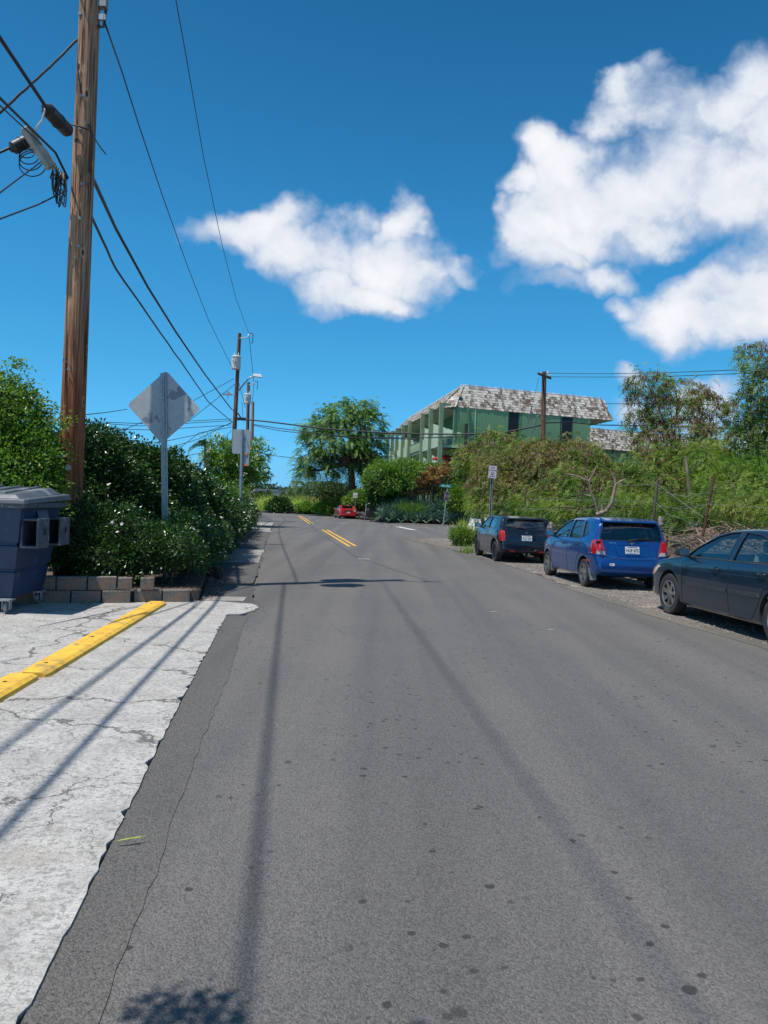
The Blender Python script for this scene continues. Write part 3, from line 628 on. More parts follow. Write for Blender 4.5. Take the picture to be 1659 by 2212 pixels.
# thick main cable: from behind the camera past the pole and on down the street, then over to the right
wire('thick black cable coming in from the upper left edge to the splice case', [(-1.7, -25.5, 7.4), D(0, 82, 9.4), D(100, 232, 11.3), D(150, 290, 12.2)], .026, .0)
far2 = D(510, 890, 55)
mid = [D(190, 362, 12.6), D(250, 493, 17.5), D(320, 621, 22.5), D(380, 717, 29), D(440, 805, 39), D(500, 884, 54.5), D(512, 890, 54.5)]
wire('thickest black cable sagging from the foreground pole to the lamp pole', [pa + Vector((.1, .1, 0)), *mid], .036, 0, n=5)
wire('thinner twisted cable sagging below the thick one to the lamp pole', [pb + Vector((.1, .1, 0)), D(187.5, 448, 12.6), D(250, 580, 17.5), D(330, 695, 24), D(400, 795, 32), D(450, 868, 42), D(502, 912, 55)], .026, 0, wob=.01, n=5)
wire('second cable from the upper left edge to the terminal box', [(-2.7, -25.5, 6.4), D(0, 212, 9.4), D(120, 330, 11.8), D(147, 385, 12.3)], .018)
wire('third cable just below it towards the terminal box', [(-2.8, -25.5, 6.3), D(0, 228, 9.4), D(90, 312, 11.6)], .010)
wire('twisted service drop rising from the left edge to the pole near the top', [D(-220, 428, 7.4), D(0, 243, 9.8), D(78, 172, 11), D(133, 120, 12), D(172, 80, 12.5)], .019, wob=.006, n=6)
wire('thin service wire sloping up from the left edge to the pole at the box', [D(-260, 560, 8), D(0, 416, 10), D(92, 347, 12.3)], .011)
wire('thin service wire just under the drooping wire loops', [D(-260, 560, 8), D(0, 473, 10), D(80, 443, 11.5), D(145, 411, 12.4)], .012)
wire('thin high wire from the pole top bracket to the transformer on the lamp pole', [D(226, 48, 12.45), D(262, 150, 15), D(300, 270, 18.5), D(350, 420, 25), D(405, 575, 34), D(450, 690, 44), D(502, 795, 54.5)], .016, n=5)
wire('highest thin wire in the middle of the sky reaching the arm of the lamp pole', [at(*P1, 14.6) + Vector((.95, .1, 0)), D(380, 0, 19.5), D(400, 110, 22), D(440, 340, 29), D(480, 530, 38), D(510, 645, 46), D(538, 722, 54.9)], .014, n=5)
wire('thin wire from the lamp pole arm down to the next transformer pole', [D(538, 722, 54.9), D(541, 755, 58), D(549, 829, 67.9)], .02)
wire('thin wire leaving the next pole towards the pale pole', [D(549, 829, 67.9), D(547, 850, 71), D(545, 869, 76)], .02)
wire('slack wire from the lamp pole down to the next pole', [D(514, 820, 55), D(522, 850, 60), D(530, 880, 67.5)], .02)
wire('heavy cable crossing over the road from the lamp pole towards the right', [D(512, 890, 54.5), D(522, 905, 54.5), D(580, 911, 54), D(700, 926, 52), D(830, 935, 50), D(900, 937, 49), D(1000, 938, 48), D(1085, 935, 47), D(1172, 918, 46)], .05, n=4)
MB_ = MB().box(D(519, 905, 54.4), (.75, .16, .2)); tag(MB_.build('splice_case', M['black_plastic']), 'small black splice on the cable right of the lamp pole', 'splice case')
wire('cable above the shingled roof leaving the crossarm pole to the right', [D(1172, 914, 46), D(1230, 912, 48), D(1290, 918, 50), D(1420, 920, 44), D(1700, 930, 34)], .035, n=5)
wire('pair of cables crossing over the road below the heavy cable', [D(549, 917, 76), D(600, 925, 70), D(680, 935, 66), D(760, 945, 62), D(900, 946, 56), D(1130, 940, 47)], .035, n=4)
wire('lower cable of the pair crossing over the road', [D(549, 919, 76), D(600, 930, 70), D(700, 941, 66), D(780, 946, 62), D(900, 949, 55)], .03, n=4)
wire('low wire behind the plumeria reaching the spreading tree', [D(572, 982, 76), D(640, 990, 74), D(700, 995, 72)], .03, n=4)
for k, (y0, y1, y2) in enumerate(((806, 806.5, 800), (814, 813.5, 808))):
    wire(('upper' if k == 0 else 'lower') + ' of two thin wires from the crossarm pole to the far right trees', [D(1185, y0, 46), D(1300, y1 + 1, 44), D(1430, y1 + (0 if k else -1), 40), D(1700, y2 - 5, 32)], .016, n=4)
wire('long wire above the far shingled roof into the leafy trees', [D(1300, 872, 62), D(1420, 872, 55), D(1550, 874, 48), D(1700, 882, 40)], .024, n=4)
for k, (p0, p1, p2, Y1) in enumerate((((172, 897), (230, 891), (275, 884), 40), ((165, 909), (300, 915), (500, 905), 50), ((165, 910.5), (300, 920), (500, 909), 52), ((170, 924), (330, 929), (500, 918), 50), ((250, 935), (400, 875), (505, 818), 54), ((360, 990), (430, 935), (505, 922), 54), ((330, 963), (420, 900), (507, 830), 54), ((350, 972), (430, 948), (500, 912), 54), ((350, 994), (460, 974), (500, 930), 54), ((340, 957), (430, 938), (500, 914), 54))):
    wire(['service wire running left from behind the diamond sign', 'long flat wire passing behind the diamond sign to the lamp pole', 'long flat wire a little lower behind the diamond sign', 'lowest flat wire behind the diamond sign', 'wire climbing from the hedge to the lamp pole below its transformer', 'wire rising from the palm to the lamp pole', 'steep wire rising behind the diamond sign to the lamp pole', 'fanned wire left of the lamp pole, middle one', 'fanned wire left of the lamp pole, lowest one', 'fanned wire left of the lamp pole, upper one'][k],
         [D(*p0, Y1 - 14), D(*p1, Y1 - 5), D(*p2, Y1)], .018, n=5, group='service wires fanning out left of the lamp pole', name='service_wire')
for k, (a, c) in enumerate((((1037, 0), (0, 0)),)): pass
for k, (x, z, r_) in enumerate(((-.22, 9.7, .013), (-.23, 9.80, .006), (-.21, 9.75, .006), (-.20, 14.9, .012))):
    a = at(*P1, z) + Vector((x, .1, 0)); wire(['lowest strand of the bundle running back overhead from the pole', 'second strand of the bundle running back overhead', 'top strand of the bundle running back overhead', 'high conductor running back overhead from the pole top arm'][k], [a, a + Vector((5.1 if k < 3 else 3.45, -40.5, .3))], r_, .35, group='conductors running back over the viewer from the foreground pole', n=20)
# guy wires of the crossarm pole
for a, c, lb in ((D(1164, 815, 46), D(1139, 922, 49), 'guy wire nearest the dark upper window'), (D(1176, 850, 46), D(1150, 935, 49), 'guy wire close beside the crossarm pole')):
    w = MB().tube([a, c], .012, 5).tube([c, c + (c - a).normalized() * 4], .012, 5).tube([a.lerp(c, .55), a.lerp(c, .98)], .045, 7).build('guy_wire', M['galv']); tag(w, lb, 'guy wire')
# terminal box, splice cases and loops left of the pole
def boxbetween(name, a, c, w, h, mat, label, cat, bev=.02):
    a = Vector(a); c = Vector(c); d = c - a; q = d.to_track_quat('X', 'Z').to_matrix(); b = MB().box((a + c) / 2, (d.length, w, h), M=q)
    return tag(b.build(name, mat, bevel=bev), label, cat)
def case(a, c, r_, label):
    a = Vector(a); c = Vector(c); L = c - a; tag(MB().tube([a, a + L * .1, a + L * .14, a + L * .5, a + L * .52, a + L * .54, a + L * .86, a + L * .9, c], [r_ * .45, r_ * .7, r_, r_, r_ * 1.1, r_, r_, r_ * .7, r_ * .4], 20).build('splice_case', M['black_plastic'], smooth=.6), label, 'splice case')
case(D(96, 230, 11.3), D(151, 288, 12.2), .105, 'large black splice case on the thick cable touching the foreground pole')
M['termbox'] = gmat('terminal_box_plastic', (.36, .37, .33), (.27, .28, .25), 6, .5, 0, .1, c3=(.2, .19, .16), s3=3)
tb = thing('terminal_box', 'long beige ribbed terminal box hanging left of the foreground pole', 'terminal box', D(82, 320, 11.9))
a, c = D(53, 276, 11.7), D(112, 362, 11.9); d = c - a; qm = d.to_track_quat('X', 'Z').to_matrix()
MB().box((a + c) / 2, (d.length, .15, .15), M=qm).build('box_body', M['termbox'], tb, bevel=.02)
for s in (-.045, 0, .045): MB().box((a + c) / 2 + qm @ Vector((0, -.082, s)), (d.length * .9, .012, .014), M=qm).build('rib', M['termbox'], tb)
case(D(22, 323, 11.8), D(68, 299, 12.), .095, 'short black splice case behind the beige terminal box')
wire('short thick cable from the left edge into the short splice case', [D(-120, 350, 11.2), D(0, 329, 11.7), D(24, 318, 11.8)], .02)
lo = thing('wire_loops', 'tangle of drooping black wire loops against the foreground pole', 'cable', D(130, 390, 12.2))
rr = random.Random(4)
for k in range(13):
    s0 = rr.random(); s1 = rr.random(); a = D(112 + 24 * s0, 348 + 26 * s0, 12.1 + rr.uniform(-.06, .06)); c = D(124 + 22 * s1, 360 + 24 * s1, 12.1); dr = rr.uniform(.12, .62)
    ps = []
    sw_ = rr.uniform(-.1, .1)
    for i in range(15):
        s = i / 14; p = a.lerp(c, s) + Vector((math.sin(s * 3.14) * sw_, 0, -dr * math.sin(s * 3.14159) ** .7)); ps.append(p)
    MB().tube(ps, .010, 5).build('loop', M['black_rubber'], lo, smooth=2)
lo2 = thing('wire_loops', 'coiled black wire loops under the short splice case', 'cable', D(60, 330, 11.9))
for k in range(4):
    cx_, cz_ = D(58 + 3 * k, 330 + 3 * k, 11.9), 0; r1_, r2_ = .12 + .03 * k, .08 + .035 * k
    MB().tube([cx_ + Vector((r1_ * math.cos(a_), .02 * k, r2_ * math.sin(a_) - .03 * k)) for a_ in np.linspace(0, 6.2, 20)], .009, 5).build('loop', M['black_rubber'], lo2, smooth=2)
for k, pts in enumerate(([(93, 245), (100, 232)], )): pass
w = MB().tube([D(76, 283, 11.75), D(84, 268, 11.7), D(92, 258, 11.5), D(97, 236, 11.3)], .014, 6).build('bonding_wire', M['white_metal'], smooth=2); tag(w, 'white wire curving from the terminal box to the large splice case', 'cable')

# ------------------------------------------------------------------ signs
def rrect(w, h, r_, n=5):
    o = []
    for cx_, cy_, a0 in ((w / 2 - r_, h / 2 - r_, 0), (-w / 2 + r_, h / 2 - r_, 90), (-w / 2 + r_, -h / 2 + r_, 180), (w / 2 - r_, -h / 2 + r_, 270)):
        for k in range(n + 1): a_ = R(a0 + 90 * k / n); o.append((cx_ + r_ * math.cos(a_), cy_ + r_ * math.sin(a_)))
    return o
def backmat():
    m, q, o = newmat('bare_aluminium_sign_back'); co = objc(q); n = q.noise(co, 2.6, 6, .6); n2 = q.noise(co, 14., 4, .6)
    c = q.mix(q.mr(n2, .3, .7), (.50, .50, .50), (.42, .43, .44)); c = q.mix(q.mr(n, .57, .59), c, (.24, .25, .28))
    c = q.mix(q.mr(q.noise(q.v('ADD', co, (3, 1, 5)), 5., 4, .6), .66, .68), c, (.46, .46, .45))
    p = pbsdf(q, c, .55, .25, bump(q, n, .1, .005)); q.put(o.inputs[0], p.outputs[0]); return m
M['signback'] = backmat(); M['alu'] = flat('plain_aluminium', (.42, .44, .46), .5, .3)
XZ = Matrix(((1, 0, 0, 0), (0, 0, -1, 0), (0, 1, 0, 0), (0, 0, 0, 1)))
def chanpost(name, a, c, w=.05, dp=.03, parent=None, holes=True, mat=None):
    """U channel steel post, open side with a perforated web"""
    a = Vector(a); c = Vector(c); L = (c - a).length; d = (c - a) / L; x = Vector((1, 0, 0)); x = (x - d * x.dot(d)).normalized(); y = d.cross(x)
    Mx = Matrix(((x.x, y.x, d.x, a.x), (x.y, y.y, d.y, a.y), (x.z, y.z, d.z, a.z), (0, 0, 0, 1)))
    prof = [(-w * .75, 0), (-w * .45, 0), (-w * .28, -dp), (w * .28, -dp), (w * .45, 0), (w * .75, 0), (w * .75, .004), (w * .42, .004), (w * .25, -dp + .004), (-w * .25, -dp + .004), (-w * .42, .004), (-w * .75, .004)]
    o = MB().prism(prof, 0, L, Mx).build(name, mat or M['galv'], parent, fixn=True)
    if holes:
        b = MB(); z = .1
        while z < L - .03:
            b.prism([(.008 * math.cos(k * 1.047), .008 * math.sin(k * 1.047)) for k in range(6)], 0, .001, Mx @ Matrix.Translation((0, -dp - .0015, z)) @ Matrix.Rotation(R(90), 4, 'X')); z += .035
        b.build('post_holes', M['dark'], o)['kind'] = 'stuff'
    return o
Yd = 13.3; ctr = D(353, 879, Yd); pbse = D(359, 1230, Yd); pbse.z = .1
t = thing('road_sign', 'back of a large grey diamond warning sign above the low hedge', 'sign', pbse)
Mp = Matrix.Translation(ctr + Vector((0, .035, 0))) @ Matrix.Rotation(R(1.5), 4, 'Y') @ XZ @ Matrix.Rotation(R(45), 4, 'Z')
MB().prism(rrect(.90, .90, .06), -.003, .003, Mp).build('sign_panel', M['signback'], t, fixn=True)
chanpost('post', pbse, D(352.5, 806, Yd), .075, .045, t)
Y2 = 26.5; b0 = D(518, 1172, Y2); b0.z = .05
t = thing('road_sign', 'back of a white rectangular sign with a small plate below it, by the hedge end', 'sign', b0)
chanpost('post', b0, D(523, 928, Y2), .07, .04, t, holes=False)
c = D(521.5, 954, Y2 + .04); MB().prism(rrect(.62, .84, .05), -.003, .003, Matrix.Translation(c) @ XZ).build('sign_panel', M['alu'], t, fixn=True)
c = D(530, 992, Y2 + .05); MB().prism(rrect(.26, .46, .03), -.003, .003, Matrix.Translation(c) @ XZ).build('small_panel', M['alu'], t, fixn=True)
for py in (981, 1004.5): MB().box(D(528.5, py, Y2 + .03), (.17, .02, .07)).build('bracket', M['orange'], t)

def text(body, size, mat, parent, loc, rot, name='lettering', ext=.0015, sx=1.):
    cu = bpy.data.curves.new(name, 'FONT'); cu.body = body; cu.size = size; cu.align_x = 'CENTER'; cu.align_y = 'CENTER'; cu.extrude = ext; cu.offset = size * .012; cu.resolution_u = 3
    tmp = bpy.data.objects.new('tmp', cu); C.objects.link(tmp); dg = bpy.context.evaluated_depsgraph_get(); me = bpy.data.meshes.new_from_object(tmp.evaluated_get(dg)); bpy.data.objects.remove(tmp)
    me.name = name; me.materials.clear(); me.materials.append(mat); me.transform(Matrix.Scale(sx, 4, (1, 0, 0)))
    o = bpy.data.objects.new(name, me); C.objects.link(o)
    if parent is not None: o.parent = parent
    o.location = loc; o.rotation_euler = rot; return o
M['sign_white'] = gmat('sign_white_sheeting', (.74, .74, .73), (.64, .64, .63), 9, .35, 0, .05)
M['sign_red'] = gmat('sign_red_sheeting', (.42, .03, .025), (.33, .025, .02), 9, .4, 0, .05)
M['sign_green'] = flat('sign_green_sheeting', (.0, .22, .15), .4)
Y3 = 27.2; b0 = D(1055.5, 1195, Y3); b0.z = 0; c = D(1064, 1019.5, Y3 - .05); rz = R(6)
t = thing('no_parking_sign', 'white sign reading NO PARKING ANY TIME above the black hatchback', 'sign', b0, 0)
tp = D(1063.5, 1008, Y3); MB().box((b0 + tp) / 2, (.05, .05, .01)).v
for dx, mm in ((-.028, 'galv'), (.0, 'dark'), (.028, 'galv')): MB().tube([b0 + Vector((dx, .02 * (dx == 0), 0)), tp + Vector((dx, .02 * (dx == 0), 0))], .014, 6).build('post', M[mm], t)
sp = MB().prism(rrect(.30, .455, .03), -.002, .002, XZ).mesh('sign_panel', M['sign_white'], fixn=True); o = link('sign_panel', sp, None, t, c - b0); o.rotation_euler = (0, R(3), rz)
bd = MB(); outer = rrect(.285, .44, .025); inner = rrect(.273, .428, .02); n = len(outer)
bd.add([(x, -.0035, z) for x, z in outer] + [(x, -.0035, z) for x, z in inner], [(k, (k + 1) % n, n + (k + 1) % n, n + k) for k in range(n)]); link('border', bd.mesh('border', M['sign_red']), None, o)
for s, z, sz_, mt in (('NO', .145, .10, 'sign_red'), ('PARKING', .055, .066, 'sign_red'), ('ANY', -.03, .06, 'sign_red'), ('TIME', -.09, .06, 'sign_red')): text(s, sz_, M[mt], o, (0, -.004, z), (R(90), 0, 0))
ar = MB().prism([(-.10, 0), (-.06, .025), (-.06, .009), (.06, .009), (.06, .025), (.10, 0), (.06, -.025), (.06, -.009), (-.06, -.009), (-.06, -.025)], 0, .002, Matrix.Translation((0, -.003, -.155)) @ XZ); link('arrow', ar.mesh('arrow', M['sign_red'], fixn=True), None, o)
# stop sign with the street name blade, facing the side road
Y4 = 58.; b0 = D(957, 1136.5, Y4); b0.z = 0
t = thing('stop_sign', 'red stop sign under a green street name blade before the agaves', 'sign', b0)
MB().tube([b0, D(966.5, 1056, Y4)], .04, 8).build('post', M['galv'], t)
oc = MB().prism([(.39 * math.cos(R(22.5 + 45 * k)), .39 * math.sin(R(22.5 + 45 * k))) for k in range(8)], -.003, .003, XZ).mesh('stop_panel', M['sign_white'], fixn=True)
o = link('stop_panel', oc, None, t, D(965.5, 1072, Y4 - .06) - b0); o.rotation_euler = (0, R(3), R(52))
oc = MB().prism([(.365 * math.cos(R(22.5 + 45 * k)), .365 * math.sin(R(22.5 + 45 * k))) for k in range(8)], -.001, .001, Matrix.Translation((0, -.005, 0)) @ XZ).mesh('stop_face', M['sign_red'], fixn=True); link('stop_face', oc, None, o)
text('STOP', .27, M['sign_white'], o, (0, -.008, -.01), (R(90), 0, 0))
o = link('street_blade', MB().box((0, 0, 0), (.92, .01, .23)).mesh('street_blade', M['sign_green']), None, t, D(963, 1053 - 3.5, Y4 - .02) - b0); o.rotation_euler = (0, R(2), R(-8))
text('Ala Ona', .19, M['sign_white'], o, (0, -.007, -.01), (R(90), 0, 0))
# small far no parking sign by the red car, and a bare post
b0 = D(767, 1112, 76); b0.z = 0; t = thing('parking_sign', 'small white no parking sign standing behind the red car', 'sign', b0)
MB().tube([b0, D(768, 1064, 76)], .035, 6).build('post', M['galv'], t); o = MB().box(D(767.5, 1070, 75.9), (.40, .01, .5)).build('sign_panel', M['sign_white'], t)
for z, s in ((.1, 'NO'), (-.02, 'PARKING'), (-.12, 'ANY TIME')): text(s, .1 if s == 'NO' else .07, M['sign_red'], t, D(767.5, 1070, 75.88) + Vector((0, 0, z)) - b0, (R(90), 0, 0))
b0 = D(787, 1127, 66); b0.z = 0; tag(MB().tube([b0, D(793, 1080, 66)], .04, 6).build('bare_post', M['galv']), 'thin bare metal post leaning beside the lava rock', 'post')

# ------------------------------------------------------------------ cars
def pchip(xs, ys):
    xs = np.array(xs, float); ys = np.array(ys, float)
    if xs[0] > xs[-1]: xs = xs[::-1]; ys = ys[::-1]
    h = np.diff(xs); dl = np.diff(ys) / h; m = np.zeros(len(xs)); m[0] = dl[0]; m[-1] = dl[-1]
    for i in range(1, len(xs) - 1):
        m[i] = 0 if dl[i - 1] * dl[i] <= 0 else 2 / (1 / dl[i - 1] + 1 / dl[i])
    def f(x):
        x = np.clip(x, xs[0], xs[-1]); i = min(len(h) - 1, max(0, int(np.searchsorted(xs, x) - 1))); t = (x - xs[i]) / h[i]
        return ((2*t**3-3*t*t+1)*ys[i] + (t**3-2*t*t+t)*h[i]*m[i] + (-2*t**3+3*t*t)*ys[i+1] + (t**3-t*t)*h[i]*m[i+1])
    return f
def paint(name, c, metal=.35, rough=.32, flake=.12, dust=.12):
    m, q, o = newmat(name); co = objc(q); n = q.noise(co, 300., 2); d = q.noise(q.v('MULTIPLY', co, (1, 1, .6)), 3., 5, .65)
    col = q.mix(q.mr(n, .3, .7), tuple(x * (1 - flake) for x in c), tuple(min(1, x * (1 + flake)) for x in c))
    zz = q.n('ShaderNodeSeparateXYZ'); q.put(zz.inputs[0], co)
    low = q.mr(q.m('ADD', zz.outputs[2], q.m('MULTIPLY', d, .4)), .35, .75, 1, 0)
    df = q.m('MULTIPLY', q.m('MULTIPLY_ADD', low, 1.2, q.mr(d, .45, .7, 0, .6)), dust)
    col = q.mix(df, col, (.22, .19, .16)); p = pbsdf(q, col, q.m('MULTIPLY_ADD', df, .6, rough), metal, None, q.m('SUBTRACT', 1., df)); q.put(o.inputs[0], p.outputs[0]); return m
M['glass_dark'] = glassmat('car_window_glass', (.55, .66, .68), .14)
M['glass_rear'] = glassmat('car_rear_glass', (.50, .54, .54), .10)
M['glass_clear'] = glassmat('car_clear_glass', (.90, .95, .93), .06)
M['tyre'] = gmat('tyre_rubber', (.035, .033, .032), (.02, .02, .02), 30, .85, 0, .3, .003, c3=(.08, .07, .06), s3=3)
M['alloy'] = gmat('alloy_wheel', (.48, .46, .44), (.30, .28, .26), 5, .3, .85, .05)
M['black_alloy'] = gmat('black_alloy_wheel', (.03, .03, .032), (.018, .018, .02), 5, .3, .5, .05)
M['tail_red'] = gmat('tail_light_red', (.52, .012, .012), (.30, .006, .008), 20, .12, 0, .1, coat=1.)
M['lamp_clear'] = gmat('lamp_clear_plastic', (.62, .58, .56), (.40, .36, .35), 16, .15, .2, .2, coat=1.)
M['amber'] = gmat('aged_headlight', (.72, .50, .34), (.55, .36, .24), 8, .25, 0, .1, coat=1.)
M['trim'] = gmat('grey_black_trim', (.05, .052, .055), (.032, .033, .036), 20, .55, 0, .15)
M['seat'] = gmat('seat_fabric', (.26, .25, .22), (.16, .155, .14), 12, .9, 0, .2)
M['seat_dark'] = gmat('dark_seat_fabric', (.03, .03, .032), (.02, .02, .02), 12, .9, 0, .2)
M['chrome'] = flat('chrome_trim', (.7, .7, .7), .15, 1.)
M['plate'] = gmat('licence_plate', (.66, .68, .70), (.55, .58, .60), 9, .4, 0, .05)
M['plate_ink'] = flat('plate_ink', (.03, .035, .04), .5)
def car(name, label, loc, rz, P):
    t = thing(name, label, 'car', loc, rz)
    zt = pchip(*zip(*P['top'])); yN, yT = P['top'][0][0], P['top'][-1][0]
    Wm = P['W'] / 2; wf = pchip(*zip(*P['plan'])); zb = P['belt']; zs = pchip(*zip(*P['bot']))
    tum = P.get('tum', .36)
    u = np.linspace(0, 1, 74); ys = yT + (yN - yT) * (.5 - .5 * np.cos(u * math.pi)) ; ys = .55 * ys + .45 * (yT + (yN - yT) * u)
    ys = np.sort(np.concatenate([ys, np.array(P.get('extra', []), float)])); ys = ys[np.concatenate([[True], np.diff(ys) > 1e-3])]
    def ring(y, dw=0., dz=0., z0=None):
        w = wf(y) * Wm - dw; top = zt(y) - dz; lo = zs(y) if z0 is None else z0; be = min(zb(y), top - .035); be = max(be, lo + .05)
        g_ = max(0., top - be - .05); k = min(1., g_ / .25)
        wb = w * .955; wt = wb - tum * g_; wt = max(wt, .35 * w)
        rr_ = .05 + .03 * k
        pts = [(0, lo), (w * .80, lo), (w * .93, lo + .015), (w * .975, lo + .06), (w * .992, lo + .30 * (be - lo)), (w, lo + .52 * (be - lo)), (w * .998, lo + .68 * (be - lo)), (w * .985, lo + .86 * (be - lo)),
               (w * .970, be - .015), (wb, be + .004)]
        if k > 0:
            for s in (.33, .66): pts.append((wb + (wt - wb) * s + .012 * k * math.sin(s * 3.14), be + (g_) * s))
            pts += [(wt, be + g_ * .93), (wt - .03 - .02 * (1 - k), be + g_ * .93 + .035), (wt - .10, top - .022), (wt * .6, top - .008), (wt * .3, top - .002), (0, top)]
        else:
            for s in (.33, .66): pts.append((wb - .06 * s, be + .01 * s))
            pts += [(wb - .08, be + .012), (wb - .11, be + .018), (wb - .18, top - .014), (wb * .6, top - .006), (wb * .3, top - .001), (0, top)]
        return pts
    def loft(yl, **k):
        V = []; F = []; n = None
        for y in yl:
            p = ring(y, **k); full = [(x, y, z) for x, z in p] + [(-x, y, z) for x, z in p[-2:0:-1]]
            n = len(full); V += full
        for i in range(len(yl) - 1):
            for j in range(n): F.append((i * n + j, i * n + (j + 1) % n, (i + 1) * n + (j + 1) % n, (i + 1) * n + j))
        F += [tuple(reversed(range(n))), tuple((len(yl) - 1) * n + j for j in range(n))]
        b = MB().add(V, F); return b
    body = loft(ys).build('body', None, None, True, fixn=True)
    me0 = body.data; bv = bmesh.new(); bv.from_mesh(me0); bvh = BVHTree.FromBMesh(bv); bv.free()
    ops = []
    if P.get('cut', True):
        cv = loft(np.linspace(P['cab'][0], P['cab'][1], 30), dw=.05, dz=.045, z0=.42).build('cut', None, None, True, fixn=True); ops.append(cv)
    def prism_x(poly, x0, x1):
        n = len(poly); v = [(x0, y, z) for y, z in poly] + [(x1, y, z) for y, z in poly]
        return MB().add(v, [tuple(range(n)), tuple(reversed(range(n, 2 * n)))] + [(i, n + i, n + (i + 1) % n, (i + 1) % n) for i in range(n)])
    def prism_y(poly, y0, y1):
        n = len(poly); v = [(x, y0, z) for x, z in poly] + [(x, y1, z) for x, z in poly]
        return MB().add(v, [tuple(range(n)), tuple(reversed(range(n, 2 * n)))] + [(i, n + i, n + (i + 1) % n, (i + 1) % n) for i in range(n)])
    if P.get('cut', True):
        for w in P['side']: ops.append(prism_x(w, -2, 2).build('cut', None, None, True, fixn=True))
        ops.append(prism_y(P['back'], yT - .5, P['cab'][0] + .5 if False else P['backin']).build('cut', None, None, True, fixn=True))
        ops.append(prism_y(P['front'], P['frontin'], yN + .5).build('cut', None, None, True, fixn=True))
    ra = P['R'] + .055
    for ay in (P['wb'] / 2, -P['wb'] / 2):
        for s in (-1, 1):
            ops.append(MB().lathe([(0, 0), (ra, 0), (ra, .8), (0, .8)], (s * (Wm - .24) if s > 0 else -(Wm - .24) - .8, ay, P['R'] + .01), 'x', 36).build('cut', None, None, True, fixn=True))
    for k_ in ops:
        md = body.modifiers.new('b', 'BOOLEAN'); md.operation = 'DIFFERENCE'; md.solver = 'EXACT'; md.object = k_
    dg = bpy.context.evaluated_depsgraph_get(); me = bpy.data.meshes.new_from_object(body.evaluated_get(dg)); me.name = 'body'
    body.modifiers.clear()
    for k_ in ops: bpy.data.objects.remove(k_)
    bpy.data.objects.remove(body)
    me.materials.clear(); me.materials.append(P['paint']); me.materials.append(M['trim'])
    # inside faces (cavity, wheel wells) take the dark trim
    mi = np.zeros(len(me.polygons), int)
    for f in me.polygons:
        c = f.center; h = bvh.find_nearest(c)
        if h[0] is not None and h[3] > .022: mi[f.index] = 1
    me.polygons.foreach_set('material_index', mi)
    me.polygons.foreach_set('use_smooth', [True] * len(me.polygons)); me.set_sharp_from_angle(angle=R(32))
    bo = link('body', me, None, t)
    # --- projecting shapes onto the body
    def hit(p, dr, mx=4.):
        h = bvh.ray_cast(Vector(p), Vector(dr), mx)
        if h[0] is None: 
            h = bvh.find_nearest(Vector(p) + Vector(dr) * P.get('near', 1.2)); 
        return h[0], h[1]
    def patch(nm, poly, ax, mat, off=.004, th=.012, grid=.07, parent=None, sgn=-1):
        """poly in (y,z) seen from the side (ax 'x') or (x,z) seen from front/back (ax 'y'); sgn: which side"""
        b = bmesh.new(); f = b.faces.new([b.verts.new((p[0], p[1], 0)) for p in poly])
        lo = [min(p[i] for p in poly) for i in (0, 1)]; hi = [max(p[i] for p in poly) for i in (0, 1)]
        for i in (0, 1):
            c = lo[i] + grid
            while c < hi[i] - .01:
                co = [0, 0, 0]; co[i] = c; no = [0, 0, 0]; no[i] = 1
                bmesh.ops.bisect_plane(b, geom=list(b.verts) + list(b.edges) + list(b.faces), plane_co=co, plane_no=no); c += grid
        for v in b.verts:
            a_, z_ = v.co.x, v.co.y
            if ax == 'x': h, n_ = hit((sgn * 2, a_, z_), (-sgn, 0, 0)); v.co = Vector((h.x + sgn * off, a_, z_)) if h is not None else Vector((sgn * Wm, a_, z_))
            else: h, n_ = hit((a_, sgn * 4, z_), (0, -sgn, 0), 8); v.co = Vector((a_ if abs(h.x - a_) < .05 else h.x, h.y + sgn * off, z_))
        dv = Vector((-sgn, 0, 0)) if ax == 'x' else Vector((0, -sgn, 0))
        e = bmesh.ops.extrude_face_region(b, geom=list(b.faces)); bmesh.ops.translate(b, verts=[v for v in e['geom'] if isinstance(v, bmesh.types.BMVert)], vec=dv * th)
        bmesh.ops.recalc_face_normals(b, faces=b.faces); m_ = bpy.data.meshes.new(nm); b.to_mesh(m_); b.free(); m_.materials.append(mat)
        m_.polygons.foreach_set('use_smooth', [True] * len(m_.polygons)); m_.set_sharp_from_angle(angle=R(35))
        return link(nm, m_, None, parent or t)
    def seam(pts, ax='x', sgn=-1, rad=.0045, nm='panel_gap', mat=None, parent=None, off=0.):
        o = []
        for a, c in zip(pts[:-1], pts[1:]):
            k = max(2, int(math.dist(a, c) / .05))
            for i in range(k): o.append((a[0] + (c[0] - a[0]) * i / k, a[1] + (c[1] - a[1]) * i / k))
        o.append(pts[-1]); q = []
        for a_, z_ in o:
            if ax == 'x': h, _ = hit((sgn * 2, a_, z_), (-sgn, 0, 0)); q.append((h.x + sgn * off, a_, z_))
            else: h, _ = hit((a_, sgn * 4, z_), (0, -sgn, 0), 8); q.append((h.x, h.y + sgn * off, z_))
        return MB().tube(q, rad, 5).build(nm, mat or M['dark'], parent or bo, True, smooth=2)
